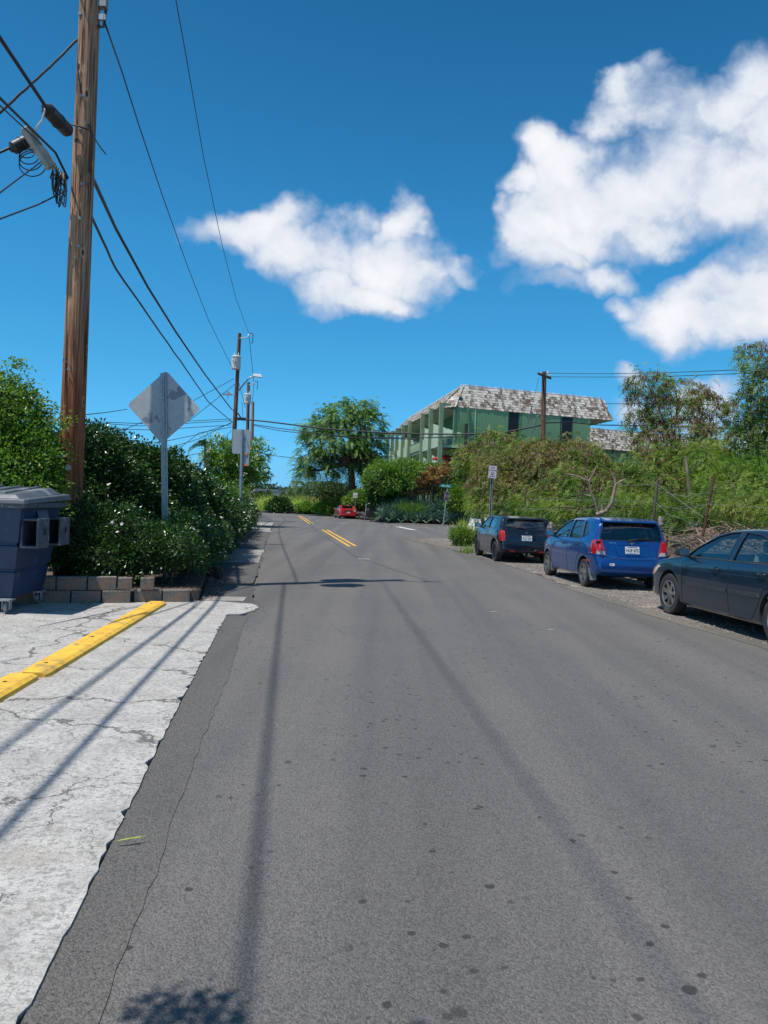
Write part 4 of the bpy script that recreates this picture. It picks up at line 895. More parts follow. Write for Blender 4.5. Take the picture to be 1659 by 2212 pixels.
    # --- glass
    if P.get('cut', True):
        for sg in (-1, 1):
            for i, w in enumerate(P['side']): patch('side_window', w, 'x', P.get('gl', M['glass_dark']), -.012, .003, .09, None, sg)
        patch('rear_window', P['back'], 'y', M['glass_rear'], -.010, .003, .1)
        patch('windscreen', P['front'], 'y', M['glass_clear'], -.012, .003, .1, None, 1)
        for sg in (-1, 1):
            for w in P['side']:
                seam(list(w) + [w[0]], 'x', sg, .008, 'window_seal', M['black_plastic'], None, .0)
        seam(list(P['back']) + [P['back'][0]], 'y', -1, .008, 'window_seal', M['black_plastic'])
        # cabin
        sm = P.get('seatmat', M['seat'])
        y1 = P['seats'][0]; y2 = P['seats'][1]; zs_ = P.get('seatz', .42)
        for yy, xs_ in ((y1, (-.37, .37)), (y2, (-.38, .38))):
            for x in xs_:
                b = MB(); b.box((x, yy + .22, zs_ + .12), (.50, .50, .16)); b.hexa([(x-.25,yy-.10,zs_+.1),(x+.25,yy-.10,zs_+.1),(x+.25,yy+.06,zs_+.1),(x-.25,yy+.06,zs_+.1),(x-.21,yy-.24,zs_+.70),(x+.21,yy-.24,zs_+.70),(x+.21,yy-.14,zs_+.70),(x-.21,yy-.14,zs_+.70)])
                so = b.build('seat', sm, t, True, bevel=.035, smooth=1); MB().box((x, yy - .22, zs_ + .80), (.26, .09, .16)).build('headrest', sm, so, True, bevel=.035, smooth=1)
        MB().hexa([(-.66, y1 + .72, .45), (.66, y1 + .72, .45), (.62, y1 + 1.05, .45), (-.62, y1 + 1.05, .45), (-.66, y1 + .78, .86), (.66, y1 + .78, .86), (.6, y1 + 1.2, .84), (-.6, y1 + 1.2, .84)]).build('dashboard', M['seat_dark'] if sm is M['seat_dark'] else M['trim'], t, True, bevel=.04)
        Ms = Matrix.Translation((-.37, y1 + .62, .86)) @ Matrix.Rotation(R(65), 4, 'X')
        b = MB(); k = 20; b.tube([Ms @ Vector((.18 * math.cos(a), .18 * math.sin(a), 0)) for a in np.linspace(0, 2 * math.pi, k)], .015, 6); b.tube([Ms @ Vector((-.17, 0, 0)), Ms @ Vector((.17, 0, 0))], .02, 6); b.tube([Ms @ Vector((0, 0, 0)), Ms @ Vector((0, 0, -.2))], .03, 6); b.build('steering_wheel', P.get('wheelmat', M['trim']), t, True, smooth=1)
    # --- wheels
    Rw = P['R']; tw = .195; rm = P['rim']
    tp_ = MB().lathe([(Rw * .64, -tw * .46), (Rw * .80, -tw * .5), (Rw * .95, -tw * .47), (Rw * .99, -tw * .36), (Rw, -tw * .2), (Rw, tw * .2), (Rw * .99, tw * .36), (Rw * .95, tw * .47), (Rw * .80, tw * .5), (Rw * .64, tw * .46)], (0, 0, 0), 'x', 40, closed=True).mesh('wheel', M['tyre'], smooth=.7, fixn=True)
    b = MB(); b.cm = 0; b.lathe([(Rw * .66, -tw * .47), (Rw * .64, -tw * .5), (Rw * .60, -tw * .45), (Rw * .585, -tw * .1), (Rw * .62, tw * .45), (Rw * .66, tw * .47)], (0, 0, 0), 'x', 40)
    ns = P['spokes']; sw_ = P.get('spw', .05)
    for k in range(ns):
        a = 2 * math.pi * k / ns + .3
        for (rr0, rr1, w0, w1) in ((Rw * .12, Rw * .63, sw_ * .9, sw_),):
            q = []
            for rr_, w_, xo, xi in ((rr0, w0, -tw * .36, -tw * .18), (rr1, w1, -tw * .46, -tw * .25)):
                for x, sgn_ in ((xo, -1), (xo, 1), (xi, 1), (xi, -1)): q.append((x, rr_ * math.cos(a) - sgn_ * w_ / 2 * math.sin(a), rr_ * math.sin(a) + sgn_ * w_ / 2 * math.cos(a)))
            b.hexa(q)
    b.lathe([(0, -tw * .40), (Rw * .15, -tw * .38), (Rw * .19, -tw * .3), (Rw * .19, -tw * .1)], (0, 0, 0), 'x', 16)
    b.cm = 1; b.lathe([(0, -tw * .02), (Rw * .60, -tw * .02)], (0, 0, 0), 'x', 24); b.lathe([(Rw*.15,-tw*.12),(Rw * .42, -tw * .12), (Rw * .42, -tw * .04)], (0, 0, 0), 'x', 24)
    rmsh = b.mesh('rim', [rm, M['dark']], smooth=.5, fixn=True)
    for ay in (P['wb'] / 2, -P['wb'] / 2):
        for s in (-1, 1):
            w_ = link('wheel', tp_, None, t, (s * (Wm - .115), ay, Rw)); w_.rotation_euler = (0, 0, 0 if s < 0 else math.pi)
            link('rim', rmsh, None, w_)
    # lower shadow side: chassis floor and axles
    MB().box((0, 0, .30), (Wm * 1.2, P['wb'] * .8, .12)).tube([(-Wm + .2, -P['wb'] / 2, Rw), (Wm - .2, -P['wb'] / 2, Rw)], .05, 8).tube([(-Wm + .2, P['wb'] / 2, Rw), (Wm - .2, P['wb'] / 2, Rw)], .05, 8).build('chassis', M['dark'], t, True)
    for s in (-1, 1):   # mirrors
        my, mz = P['mirror']; h, _ = hit((s * 2, my - .02, mz - .06), (-s, 0, 0))
        x = h.x if h is not None else s * Wm
        b = MB(); b.hexa([(x + s * .03, my - .05, mz - .07), (x + s * .24, my - .06, mz - .06), (x + s * .22, my + .09, mz - .05), (x + s * .03, my + .12, mz - .07), (x + s * .04, my - .05, mz + .06), (x + s * .23, my - .06, mz + .08), (x + s * .21, my + .08, mz + .06), (x + s * .04, my + .12, mz + .04)])
        o = b.build('wing_mirror', P.get('mirmat', P['paint']), t, True, bevel=.025, smooth=1, fixn=True)
        MB().box((x + s * .135, my - .062, mz + .003), (.15, .006, .10)).build('mirror_glass', M['glass_dark'] if False else M['chrome'], o, True)
        MB().tube([(x - s * .02, my, mz - .08), (x + s * .08, my, mz - .04)], .02, 6).build('mirror_foot', M['black_plastic'], o, True)
    return dict(t=t, body=bo, patch=patch, seam=seam, hit=hit, bvh=bvh)
def plate(c, x, z, s, txt, tilt=8, w=.305, h=.155):
    p, _ = c['hit']((x, -4, z), (0, 1, 0), 8); o = link('licence_plate', MB().box((0, 0, 0), (w, .006, h)).mesh('licence_plate', M['plate'], bevel=.002), None, c['t'], (x, p.y - .022, z)); o.rotation_euler = (R(-tilt), 0, 0)
    text(txt, .088, M['plate_ink'], o, (0, -.005, -.004), (R(90), 0, 0), 'plate_number', sx=.82)
    for zz_ in (.062, -.062): link('plate_band', MB().box((0, -.0035, zz_), (w * .7, .002, .012)).mesh('plate_band', M['trim'] if zz_ > 0 else M['galv']), None, o)
    return o
def handle(c, y, z, mat, sgn=-1):
    h, _ = c['hit']((sgn * 2, y, z), (-sgn, 0, 0)); x = h.x
    c['patch']('handle_recess', [(y + .065 * math.cos(a), z + .035 * math.sin(a)) for a in np.linspace(0, 6.28, 13)[:-1]], 'x', M['dark'], .001, .004, .05, c['body'], sgn)
    MB().tube([(x + sgn * .012, y + .09, z), (x + sgn * .032, y + .05, z + .004), (x + sgn * .036, y, z + .006), (x + sgn * .032, y - .06, z + .004), (x + sgn * .012, y - .1, z)], [.010, .014, .014, .014, .01], 8).build('door_handle', mat, c['t'], True, smooth=2)
HD = R(5.5)
def place(wx, wy, lx, ly, rz):      # put local point (lx,ly) of the car at world (wx,wy)
    return (wx - lx * math.cos(rz) + ly * math.sin(rz), wy - lx * math.sin(rz) - ly * math.cos(rz), .006)
lin = lambda pts: pchip(*zip(*pts))

# -- near dark sedan, nose away from the camera
WS = 1.82; rzs = R(6.3)
PS = dict(W=WS, wb=2.84, R=.325, paint=paint('dark_blue_grey_paint', (.006, .020, .044), .3, .28, .1, .06), rim=M['alloy'], spokes=7, spw=.062,
    top=[(2.36, .52), (2.33, .66), (2.2, .76), (1.95, .84), (1.4, .94), (1.1, .985), (.95, 1.05), (.35, 1.36), (-.05, 1.44), (-.55, 1.465), (-1.05, 1.42), (-1.8, 1.12), (-2.05, 1.07), (-2.36, 1.03), (-2.42, .9), (-2.45, .6)],
    plan=[(2.36, .72), (2.2, .87), (1.9, .955), (1.3, .99), (0, 1.0), (-1.4, .99), (-2.1, .93), (-2.45, .78)], belt=lin([(2.4, .80), (1.2, .925), (0, .95), (-1.5, 1.0), (-2.45, 1.0)]),
    bot=[(2.36, .34), (2.15, .22), (1.2, .19), (-1.2, .20), (-2.2, .26), (-2.45, .36)], tum=.42, cab=(-1.85, 1.02),
    side=[[(.93, .975), (.72, 1.12), (.30, 1.305), (.0, 1.372), (-.24, 1.385), (-.20, .985)], [(-.33, .99), (-.36, 1.388), (-.75, 1.365), (-1.05, 1.29), (-1.36, 1.09), (-1.36, 1.03)]],
    back=[(-.55, 1.13), (-.47, 1.38), (.47, 1.38), (.55, 1.13)], backin=-1.2, front=[(-.62, 1.02), (-.5, 1.36), (.5, 1.36), (.62, 1.02)], frontin=.45, seats=(-.25, -1.2), seatz=.40, mirror=(.83, 1.03), mirmat=M['black_plastic'], gl=M['glass_clear'], wheelmat=M['seat'])
c = car('sedan', 'dark blue grey sedan cut off by the right picture edge', place(4.62, 12.35, -WS / 2 + .02, 1.42, rzs), rzs, PS)
S_ = -1
c['seam']([(1.02, .90), (.98, .7), (.98, .30), (.93, .24)]); c['seam']([(-.27, .97), (-.30, .6), (-.34, .24)]); c['seam']([(.93, .24), (-.34, .235), (-.86, .26), (-.98, .42), (-1.12, .68), (-1.42, .80), (-1.44, 1.0)])
c['seam']([(1.0, .78), (-.3, .80), (-1.3, .83)], rad=.004, mat=PS['paint']); c['seam']([(2.2, .72), (1.75, .83), (1.05, .93)], rad=.004)
c['patch']('side_moulding', [(.90, .525), (.90, .575), (-.28, .60), (-.28, .55)], 'x', M['trim'], .012, .012, .1); c['patch']('side_moulding', [(-.33, .55), (-.33, .60), (-1.0, .62), (-1.04, .57)], 'x', M['trim'], .012, .012, .1)
c['patch']('sill_panel', [(.98, .20), (.98, .235), (-.95, .235), (-.95, .20)], 'x', M['trim'], .004, .01, .2)
handle(c, .02, .845, PS['paint']); handle(c, -1.08, .87, PS['paint'])
c['patch']('headlight', [(2.12, .60), (2.02, .69), (1.83, .755), (1.80, .73), (1.93, .62), (2.05, .57)], 'x', M['amber'], .012, .02, .04)
c['patch']('window_sill_trim', [(1.0, .955), (1.0, .972), (-1.4, 1.02), (-1.4, 1.0)], 'x', M['trim'], .006, .008, .1)
for sg in (1,): handle(c, .02, .845, PS['paint'], sg)
c['patch']('tail_light', [(-.8, .78), (-.76, .95), (-.45, .96), (-.45, .80)], 'y', M['tail_red'], .008, .02, .08); c['patch']('tail_light', [(.8, .78), (.76, .95), (.45, .96), (.45, .80)], 'y', M['tail_red'], .008, .02, .08)
plate(c, 0, .82, 1, 'TXJ 418')

# -- blue hatchback
WB = 1.68; rzb = R(5.6)
PB = dict(W=WB, wb=2.48, R=.295, paint=paint('bright_blue_metallic_paint', (.004, .070, .27), .5, .26, .15, .04), rim=M['alloy'], spokes=5, spw=.10,
    top=[(2.02, .50), (1.98, .66), (1.85, .78), (1.5, .92), (1.12, 1.0), (.98, 1.05), (.25, 1.40), (-.2, 1.475), (-.9, 1.495), (-1.42, 1.465), (-1.60, 1.42), (-1.64, 1.37), (-1.735, 1.06), (-1.77, .96), (-1.80, .80), (-1.815, .70), (-1.88, .645), (-1.90, .5), (-1.90, .40)][:-1],
    plan=[(2.02, .70), (1.85, .86), (1.5, .96), (1.0, .99), (0, 1.0), (-1.2, .99), (-1.6, .955), (-1.8, .91), (-1.88, .86), (-1.90, .80)], belt=lin([(2.05, .78), (1.1, .94), (0, .965), (-1.3, 1.0), (-1.7, 1.0), (-1.9, .9)]),
    bot=[(2.02, .34), (1.85, .22), (1.2, .20), (-1.2, .22), (-1.7, .27), (-1.90, .36)], tum=.30, cab=(-1.62, 1.02), extra=[-1.645, -1.66, -1.69, -1.72, -1.75, -1.79, -1.81, -1.83, -1.85, -1.87, -1.89],
    side=[[(.88, .995), (.72, 1.12), (.25, 1.315), (-.02, 1.385), (-.16, 1.395), (-.13, 1.0)], [(-.25, 1.005), (-.28, 1.40), (-.80, 1.395), (-.97, 1.02)], [(-1.06, 1.04), (-.94, 1.385), (-1.10, 1.37), (-1.30, 1.20), (-1.32, 1.12)]],
    back=[(-.655, 1.02), (-.66, 1.08), (-.585, 1.36), (-.52, 1.385), (.52, 1.385), (.585, 1.36), (.66, 1.08), (.655, 1.02)], backin=-1.2, front=[(-.6, 1.04), (-.48, 1.38), (.48, 1.38), (.6, 1.04)], frontin=.4, seats=(-.15, -.95), seatz=.45, mirror=(.76, 1.04), seatmat=M['seat_dark'])
c = car('hatchback', 'bright blue hatchback with silver wheels and mudflaps', place(4.28, 16.35, -WB / 2 + .02, -1.24, rzb), rzb, PB)
c['seam']([(.99, .92), (.95, .7), (.90, .30)]); c['seam']([(-.19, .98), (-.22, .6), (-.26, .27)]); c['seam']([(.90, .285), (-.26, .27), (-.72, .27), (-.80, .50), (-.97, .72), (-1.0, .98)])
c['seam']([(-.88, .62), (-1.0, .70)], rad=.003)
for nm, pl in (('tail_light', [(-.83, .74), (-.86, .84), (-.82, 1.0), (-.70, 1.03), (-.645, 1.02), (-.585, .82), (-.56, .70), (-.70, .715)]), ('tail_light', [(.83, .74), (.86, .84), (.82, 1.0), (.70, 1.03), (.645, 1.02), (.585, .82), (.56, .70), (.70, .715)])):
    pz = [(x, z) for x, z in pl]; lamp = c['patch'](nm, pz, 'y', M['tail_red'], .012, .03, .05)
    s = 1 if pl[0][0] > 0 else -1
    c['patch']('reverse_lamp', [(s * .80, .735), (s * .79, .80), (s * .60, .79), (s * .57, .712), (s * .68, .722)], 'y', M['lamp_clear'], .017, .02, .05, lamp)
tg = M['tail_red']
for s in (-1, 1): c['patch']('tail_light_side', [(-1.715, 1.02), (-1.60, 1.0), (-1.57, .92), (-1.60, .80), (-1.70, .74), (-1.795, .73), (-1.775, .9)], 'x', tg, .008, .02, .05, None, s)
c['seam']([(-.50, .985), (-.56, .66), (-.40, .635), (.40, .635), (.56, .66), (.50, .985)], 'y', rad=.005)
rc = c['patch']('plate_recess', [(-.33, .74), (-.36, .93), (.36, .93), (.33, .74), (.28, .70), (-.28, .70)], 'y', PB['paint'], .0045, .01, .08)
c['seam']([(-.33, .74), (-.36, .93), (.36, .93), (.33, .74), (.28, .70), (-.28, .70), (-.33, .74)], 'y', rad=.006, mat=PB['paint'], off=.006)
plate(c, 0, .825, 1, 'HUF 672', 10)
eb = MB().prism([(-.055, -.008), (-.055, .014), (-.022, .014), (-.022, .03), (.022, .03), (.022, .014), (.055, .014), (.06, -.008), (.022, -.008), (.022, -.026), (-.022, -.026), (-.022, -.008)], -.006, .006, Matrix.Translation((0, c['hit']((0, -4, .965), (0, 1, 0), 8)[0].y - .012, .965)) @ XZ); eb.build('badge', M['chrome'], c['t'], True, fixn=True)
text('AVEO LS', .04, M['chrome'], c['t'], (-.42, c['hit']((-.42, -4, .965), (0, 1, 0), 8)[0].y - .004, .965), (R(82), 0, R(-6)), 'badge_lettering')
stk = c['patch']('bumper_sticker', [(-.50, .50), (-.50, .55), (-.40, .55), (-.40, .50)], 'y', M['sign_white'], .003, .004, .2); c['patch']('sticker_print', [(-.485, .515), (-.485, .54), (-.45, .54), (-.45, .515)], 'y', M['sign_red'], .0045, .004, .2, stk)
c['patch']('bumper_sticker', [(.68, .59), (.68, .64), (.77, .64), (.77, .59)], 'y', M['plate'], .003, .004, .2)
c['patch']('side_reflector', [(-1.42, .56), (-1.42, .60), (-1.60, .59), (-1.60, .56)], 'x', M['tail_red'], .006, .01, .1)
wy = c['hit']((.1, -4, 1.04), (0, 1, 0), 8)[0].y
MB().tube([(-.08, wy - .03, 1.01), (.1, wy - .03, 1.05), (.42, wy + .005, 1.075)], [.02, .012, .008], 6).tube([(-.04, wy - .02, 1.035), (.46, wy - .0, 1.05)], .009, 5).build('rear_wiper', M['black_plastic'], c['t'], True)
sp = MB(); sp.hexa([(-.60, -1.76, 1.395), (.60, -1.76, 1.395), (.62, -1.52, 1.42), (-.62, -1.52, 1.42), (-.56, -1.74, 1.425), (.56, -1.74, 1.425), (.58, -1.45, 1.478), (-.58, -1.45, 1.478)]); sp.build('spoiler', PB['paint'], c['t'], True, bevel=.012, fixn=True)
handle(c, .02, .86, M['black_plastic']); handle(c, -.78, .875, M['black_plastic'])
for s in (-1, 1):
    MB().hexa([(s*.79,-1.60,.17),(s*.66,-1.61,.17),(s*.66,-1.59,.17),(s*.79,-1.58,.17),(s*.82,-1.56,.42),(s*.66,-1.56,.42),(s*.66,-1.52,.42),(s*.82,-1.52,.42)]).build('mudflap', M['galv'] if False else M['grey_metal'], c['t'], True, fixn=True)
    MB().box((s * .76, .87, .26), (.16, .02, .22)).build('mudflap', M['grey_metal'], c['t'], True)
c['patch']('fender_lamp', [(1.38 + .03 * math.cos(a), .74 + .02 * math.sin(a)) for a in np.linspace(0, 6.28, 9)[:-1]], 'x', M['lamp_clear'], .008, .01, .1)

# -- black hatchback
WM = 1.70; rzm = R(5.4)
PM = dict(W=WM, wb=2.50, R=.31, paint=paint('black_paint', (.006, .008, .016), .2, .22, .1, .05), rim=M['black_alloy'], spokes=10, spw=.03,
    top=[(1.98, .48), (1.95, .68), (1.8, .82), (1.45, .92), (1.10, .965), (.95, 1.02), (.45, 1.30), (.15, 1.365), (-.4, 1.395), (-1.1, 1.385), (-1.46, 1.35), (-1.54, 1.30), (-1.62, 1.06), (-1.66, .96), (-1.74, .88), (-1.79, .72), (-1.82, .52)],
    plan=[(1.98, .72), (1.8, .88), (1.45, .96), (1.0, .985), (0, .985), (-1.0, 1.0), (-1.4, .985), (-1.65, .95), (-1.78, .89), (-1.82, .82)], belt=lin([(2.0, .78), (1.1, .93), (0, .95), (-1.3, .975), (-1.7, .97), (-1.82, .85)]),
    bot=[(1.98, .32), (1.8, .20), (1.2, .17), (-1.2, .19), (-1.6, .24), (-1.82, .32)], tum=.32, cab=(-1.50, .98), extra=[-1.55, -1.57, -1.59, -1.61, -1.64, -1.69, -1.72, -1.76, -1.80, -1.81],
    side=[[(.80, .975), (.62, 1.10), (.36, 1.245), (.15, 1.292), (-.28, 1.305), (-.28, .985)], [(-.33, .985), (-.33, 1.305), (-1.16, 1.29), (-1.20, 1.0)]],
    back=[(-.62, 1.0), (-.56, 1.26), (-.50, 1.285), (.50, 1.285), (.56, 1.26), (.62, 1.0)], backin=-1.15, front=[(-.6, 1.0), (-.5, 1.28), (.5, 1.28), (.6, 1.0)], frontin=.45, seats=(-.2, -.95), seatz=.40, mirror=(.70, 1.03), mirmat=M['black_plastic'], seatmat=M['seat_dark'])
c = car('hatchback', 'black compact hatchback with grey wheel arch trim and tall red lamps', place(3.33, 23.05, -WM / 2 + .0, -1.25, rzm), rzm, PM)
for ay in (1.25, -1.25):
    for s in (-1, 1):
        o = []
        for a in np.linspace(R(-14), R(194), 26):
            o.append((ay + .40 * math.cos(a), .32 + .40 * math.sin(a)))
        c['seam'](o, 'x', s, .028, 'arch_trim', M['grey_metal'] if False else M['trim'], c['t'], -.004)
c['patch']('sill_trim', [(.86, .20), (.86, .27), (-.86, .28), (-.86, .21)], 'x', M['grey_metal'], .010, .012, .2)
c['seam']([(.88, .93), (.82, .6), (.84, .29), (-.42, .29), (-.44, .6), (-.32, .96)]); c['seam']([(.85, .965), (-1.25, .99)], rad=.009, mat=M['chrome'])
for s in (-1, 1):
    lam = c['patch']('tail_light', [(s * .79, .655), (s * .805, .80), (s * .79, .93), (s * .74, .955), (s * .665, .945), (s * .645, .82), (s * .655, .66), (s * .70, .64)], 'y', M['tail_red'], .014, .03, .05)
    c['seam']([(s * .79, .655), (s * .805, .80), (s * .79, .93), (s * .74, .955), (s * .665, .945), (s * .645, .82), (s * .655, .66), (s * .70, .64), (s * .79, .655)], 'y', rad=.008, mat=M['tail_red'], parent=lam, off=.012)
    c['patch']('fog_lamp', [(s * .50, .325), (s * .50, .36), (s * .36, .36), (s * .36, .325)], 'y', M['tail_red'], .006, .01, .1)
    MB().tube([(s * .07, -1.84, .27), (s * .07, -1.70, .27)], .038, 12).build('tailpipe', M['chrome'], c['t'], True)
c['seam']([(-.78, .56), (-.5, .585), (.5, .585), (.78, .56)], 'y', rad=.010, mat=PM['paint']); c['seam']([(-.74, .42), (-.3, .40), (-.22, .34), (.22, .34), (.3, .40), (.74, .42)], 'y', rad=.010, mat=PM['paint'])
c['seam']([(-.56, .95), (-.54, .60), (.54, .60), (.56, .95)], 'y', rad=.005)
c['patch']('rear_diffuser', [(-.6, .30), (-.6, .34), (.6, .34), (.6, .30)], 'y', M['trim'], .004, .01, .2)
plate(c, .0, .735, 1, 'ELG 520', 10)
wy = c['hit']((0, -4, .885), (0, 1, 0), 8)[0].y
MB().prism([(-.07, .010), (-.02, .010), (-.02, .018), (.02, .018), (.02, .010), (.07, .010), (.045, -.004), (.02, -.004), (.02, -.014), (-.02, -.014), (-.02, -.004), (-.045, -.004)], -.005, .005, Matrix.Translation((0, wy - .012, .885)) @ XZ).build('badge', M['chrome'], c['t'], True, fixn=True)
MB().tube([(-.02, wy + .08, 1.01), (-.2, wy + .09, 1.04), (-.32, wy + .1, 1.03)], [.02, .012, .008], 6).build('rear_wiper', M['black_plastic'], c['t'], True)
MB().hexa([(-.55, -1.66, 1.285), (.55, -1.66, 1.285), (.57, -1.45, 1.30), (-.57, -1.45, 1.30), (-.52, -1.64, 1.32), (.52, -1.64, 1.32), (.54, -1.38, 1.37), (-.54, -1.38, 1.37)]).build('spoiler', PM['paint'], c['t'], True, bevel=.012, fixn=True)
MB().tube([(0, -1.2, 1.385), (0, -1.38, 1.47)], .006, 5).build('antenna', M['black_plastic'], c['t'], True)
handle(c, -.18, .87, M['chrome'])

# -- red coupe, far off on the right side of the road
PR_ = dict(PB); PR_.update(W=1.74, wb=2.55, R=.31, paint=paint('red_paint_coupe', (.50, .012, .02), .2, .3, .1, .05), cut=True, rim=M['alloy'],
    top=[(2.2, .45), (2.15, .62), (1.8, .78), (1.2, .90), (.9, .98), (.2, 1.26), (-.3, 1.31), (-.8, 1.28), (-1.5, 1.06), (-1.85, .96), (-2.02, .92), (-2.06, .7), (-2.10, .5)],
    plan=[(2.2, .72), (1.9, .9), (1.2, .98), (0, .98), (-1.2, 1.0), (-1.8, .95), (-2.1, .82)], belt=lin([(2.2, .72), (1, .86), (0, .89), (-1.3, .93), (-2.1, .9)]), bot=[(2.2, .3), (1.9, .2), (1.2, .18), (-1.3, .2), (-1.9, .24), (-2.1, .32)], tum=.4, cab=(-1.55, .95), extra=[],
    side=[[(.72, .92), (.2, 1.16), (-.3, 1.20), (-.45, .94)], [(-.52, .94), (-.40, 1.20), (-.75, 1.17), (-1.2, 1.02), (-1.25, .98)]], back=[(-.56, 1.0), (-.46, 1.24), (.46, 1.24), (.56, 1.0)], backin=-.9, front=[(-.56, .95), (-.46, 1.2), (.46, 1.2), (.56, .95)], frontin=.4, seats=(-.3, -1.0), mirror=(.62, .93))
p = G(752, 1121); rz = R(12)
c = car('coupe', 'small red coupe parked far down the road before the lava wall', place(p.x, p.y, 0, -2.0, rz), rz, PR_)
for s in (-1, 1): c['patch']('tail_light', [(s * .72, .72), (s * .70, .86), (s * .50, .84), (s * .52, .72)], 'y', M['lamp_clear'] if s > 0 else M['tail_red'], .01, .03, .1)
c['patch']('rear_garnish', [(-.42, .70), (-.42, .82), (.42, .82), (.42, .70)], 'y', M['dark'], .006, .01, .1)
plate(c, 0, .60, 1, 'MKE 302')
# -- white car on the side road, tail to the left
PW = dict(PB); PW.update(paint=paint('white_paint', (.78, .78, .77), .0, .3, .02, .06)); rz = R(-68)
top = [(y, z * 1.05) for y, z in PB['top']]; PW['top'] = top
c = car('hatchback', 'white hatchback on the side road half hidden by the verge plants', (6.35, 39.6, .006), rz, PW)
for s in (-1, 1): c['patch']('tail_light', [(s * .78, .8), (s * .76, .98), (s * .62, .98), (s * .60, .82)], 'y', M['tail_red'], .01, .03, .1)
# -- small pale car far away left of the cane
PG = dict(PS); PG.update(paint=paint('silver_grey_paint', (.35, .37, .39), .5, .35)); 
c = car('sedan', 'pale grey sedan tiny in the distance beyond the pole row', (D(566, 1098, 118).x, 118, -.25), R(-75), PG)

# ------------------------------------------------------------------ green apartment building
def woodmat(name, c1, c2, sc=(3, 3, .4), grooves=False):
    m, q, o = newmat(name); co = objc(q); n = q.noise(q.v('MULTIPLY', co, sc), 2., 5, .65); big = q.noise(co, .5, 4, .6)
    c = q.mix(q.mr(n, .3, .7), c1, c2); c = q.mix(q.mr(big, .4, .7, 0, .35), c, tuple(x * .75 for x in c2))
    p = pbsdf(q, c, .8, 0, bump(q, n, .3, .01), 0, .3); q.put(o.inputs[0], p.outputs[0]); return m
M['green_board'] = woodmat('green_painted_board', (.23, .41, .21), (.17, .32, .165))
M['green_pale'] = woodmat('pale_green_panel', (.48, .60, .44), (.38, .50, .36))
M['green_post'] = woodmat('grey_green_post', (.24, .33, .20), (.17, .24, .15))
M['green_trim'] = woodmat('teal_trim', (.12, .24, .14), (.085, .17, .10))
M['room'] = flat('dark_room_behind_glass', (.016, .016, .02), .6)
M['fascia'] = flat('pale_roof_edge', (.62, .64, .64), .5)
M['soffit'] = flat('pale_green_soffit', (.38, .46, .38), .8)
def shinglemat():
    m, q, o = newmat('weathered_cedar_shingle'); a = q.n('ShaderNodeAttribute', attribute_name='v').outputs['Fac']; r_ = q.n('ShaderNodeObjectInfo').outputs['Random']
    gp = geo(q); n = q.noise(gp, 2.6, 5, .7); n2 = q.noise(gp, .7, 4, .6)
    v = q.m('FRACT', q.m('ADD', a, r_)); sk_ = q.noise(q.v('MULTIPLY', gp, (1, 1, .15)), 9., 3, .6); f = q.m('ADD', q.m('MULTIPLY', v, .42), q.m('ADD', q.m('MULTIPLY', sk_, .5), q.m('ADD', q.m('MULTIPLY', n, .3), q.m('MULTIPLY', n2, .22))))
    c = q.ramp(f, [(.45, (.085, .06, .045)), (.60, (.20, .16, .125)), (.74, (.42, .37, .32)), (.95, (.62, .58, .52))])
    p = pbsdf(q, c, .9, 0, bump(q, n, .5, .02), 0, .2); q.put(o.inputs[0], p.outputs[0]); return m
M['shingle'] = shinglemat()
A0 = D(982, 879, 71.); A1 = D(1322, 908, 76.8)
fd = (A1 - A0); fd.z = 0; fl = fd.length; fd.normalize()          # along the front, left to right
sd = Vector((-math.sin(R(8.2)), math.cos(R(8.2)), 0)); SL = 31.   # along the street side
ZE, ZT = (A0.z + A1.z) / 2, (A0.z + A1.z) / 2 + 2.15
fn = Vector((fd.y, -fd.x, 0)); sn = Vector((-sd.y, sd.x, 0))      # outward normals (front, street side)
B = thing('apartment_building', 'green apartment building with a steep shingled roof edge and tall posts', 'building', (A0.x, A0.y, 0))
def pf(t, z, o=0.): return A0.xy.to_3d() + fd * t + fn * o + Vector((0, 0, z))
def ps(t, z, o=0.): return A0.xy.to_3d() + sd * t + sn * o + Vector((0, 0, z))
wl = fl - 2.6
# wall cores
def quadwall(name, a, c, z0, z1, n, th, mat, parent=B):
    b = MB(); q = n * -th; b.hexa([a + Vector((0, 0, z0)), c + Vector((0, 0, z0)), c + q + Vector((0, 0, z0)), a + q + Vector((0, 0, z0)), a + Vector((0, 0, z1)), c + Vector((0, 0, z1)), c + q + Vector((0, 0, z1)), a + q + Vector((0, 0, z1))])
    return b.build(name, mat, parent, fixn=True)
fa, fb_ = pf(.02, 0), pf(wl, 0)
quadwall('wall', pf(.0, 0, -.05), pf(wl, 0, -.05), -1, ZE + .1, fn, .2, M['green_trim'])
quadwall('wall', ps(.0, 0, -1.2), ps(SL, 0, -1.2), -1, ZE + .1, sn, .2, M['green_trim'])
quadwall('wall', pf(wl, 0, -.05), pf(wl, 0, -.05) + sd * SL, -1, ZE + .1, Vector((sd.y, -sd.x, 0)), .2, M['green_board'])
quadwall('wall', ps(SL, 0, -.2), ps(SL, 0, -.2) + fd * wl, -1, ZE + .1, -fn, .2, M['green_board'])
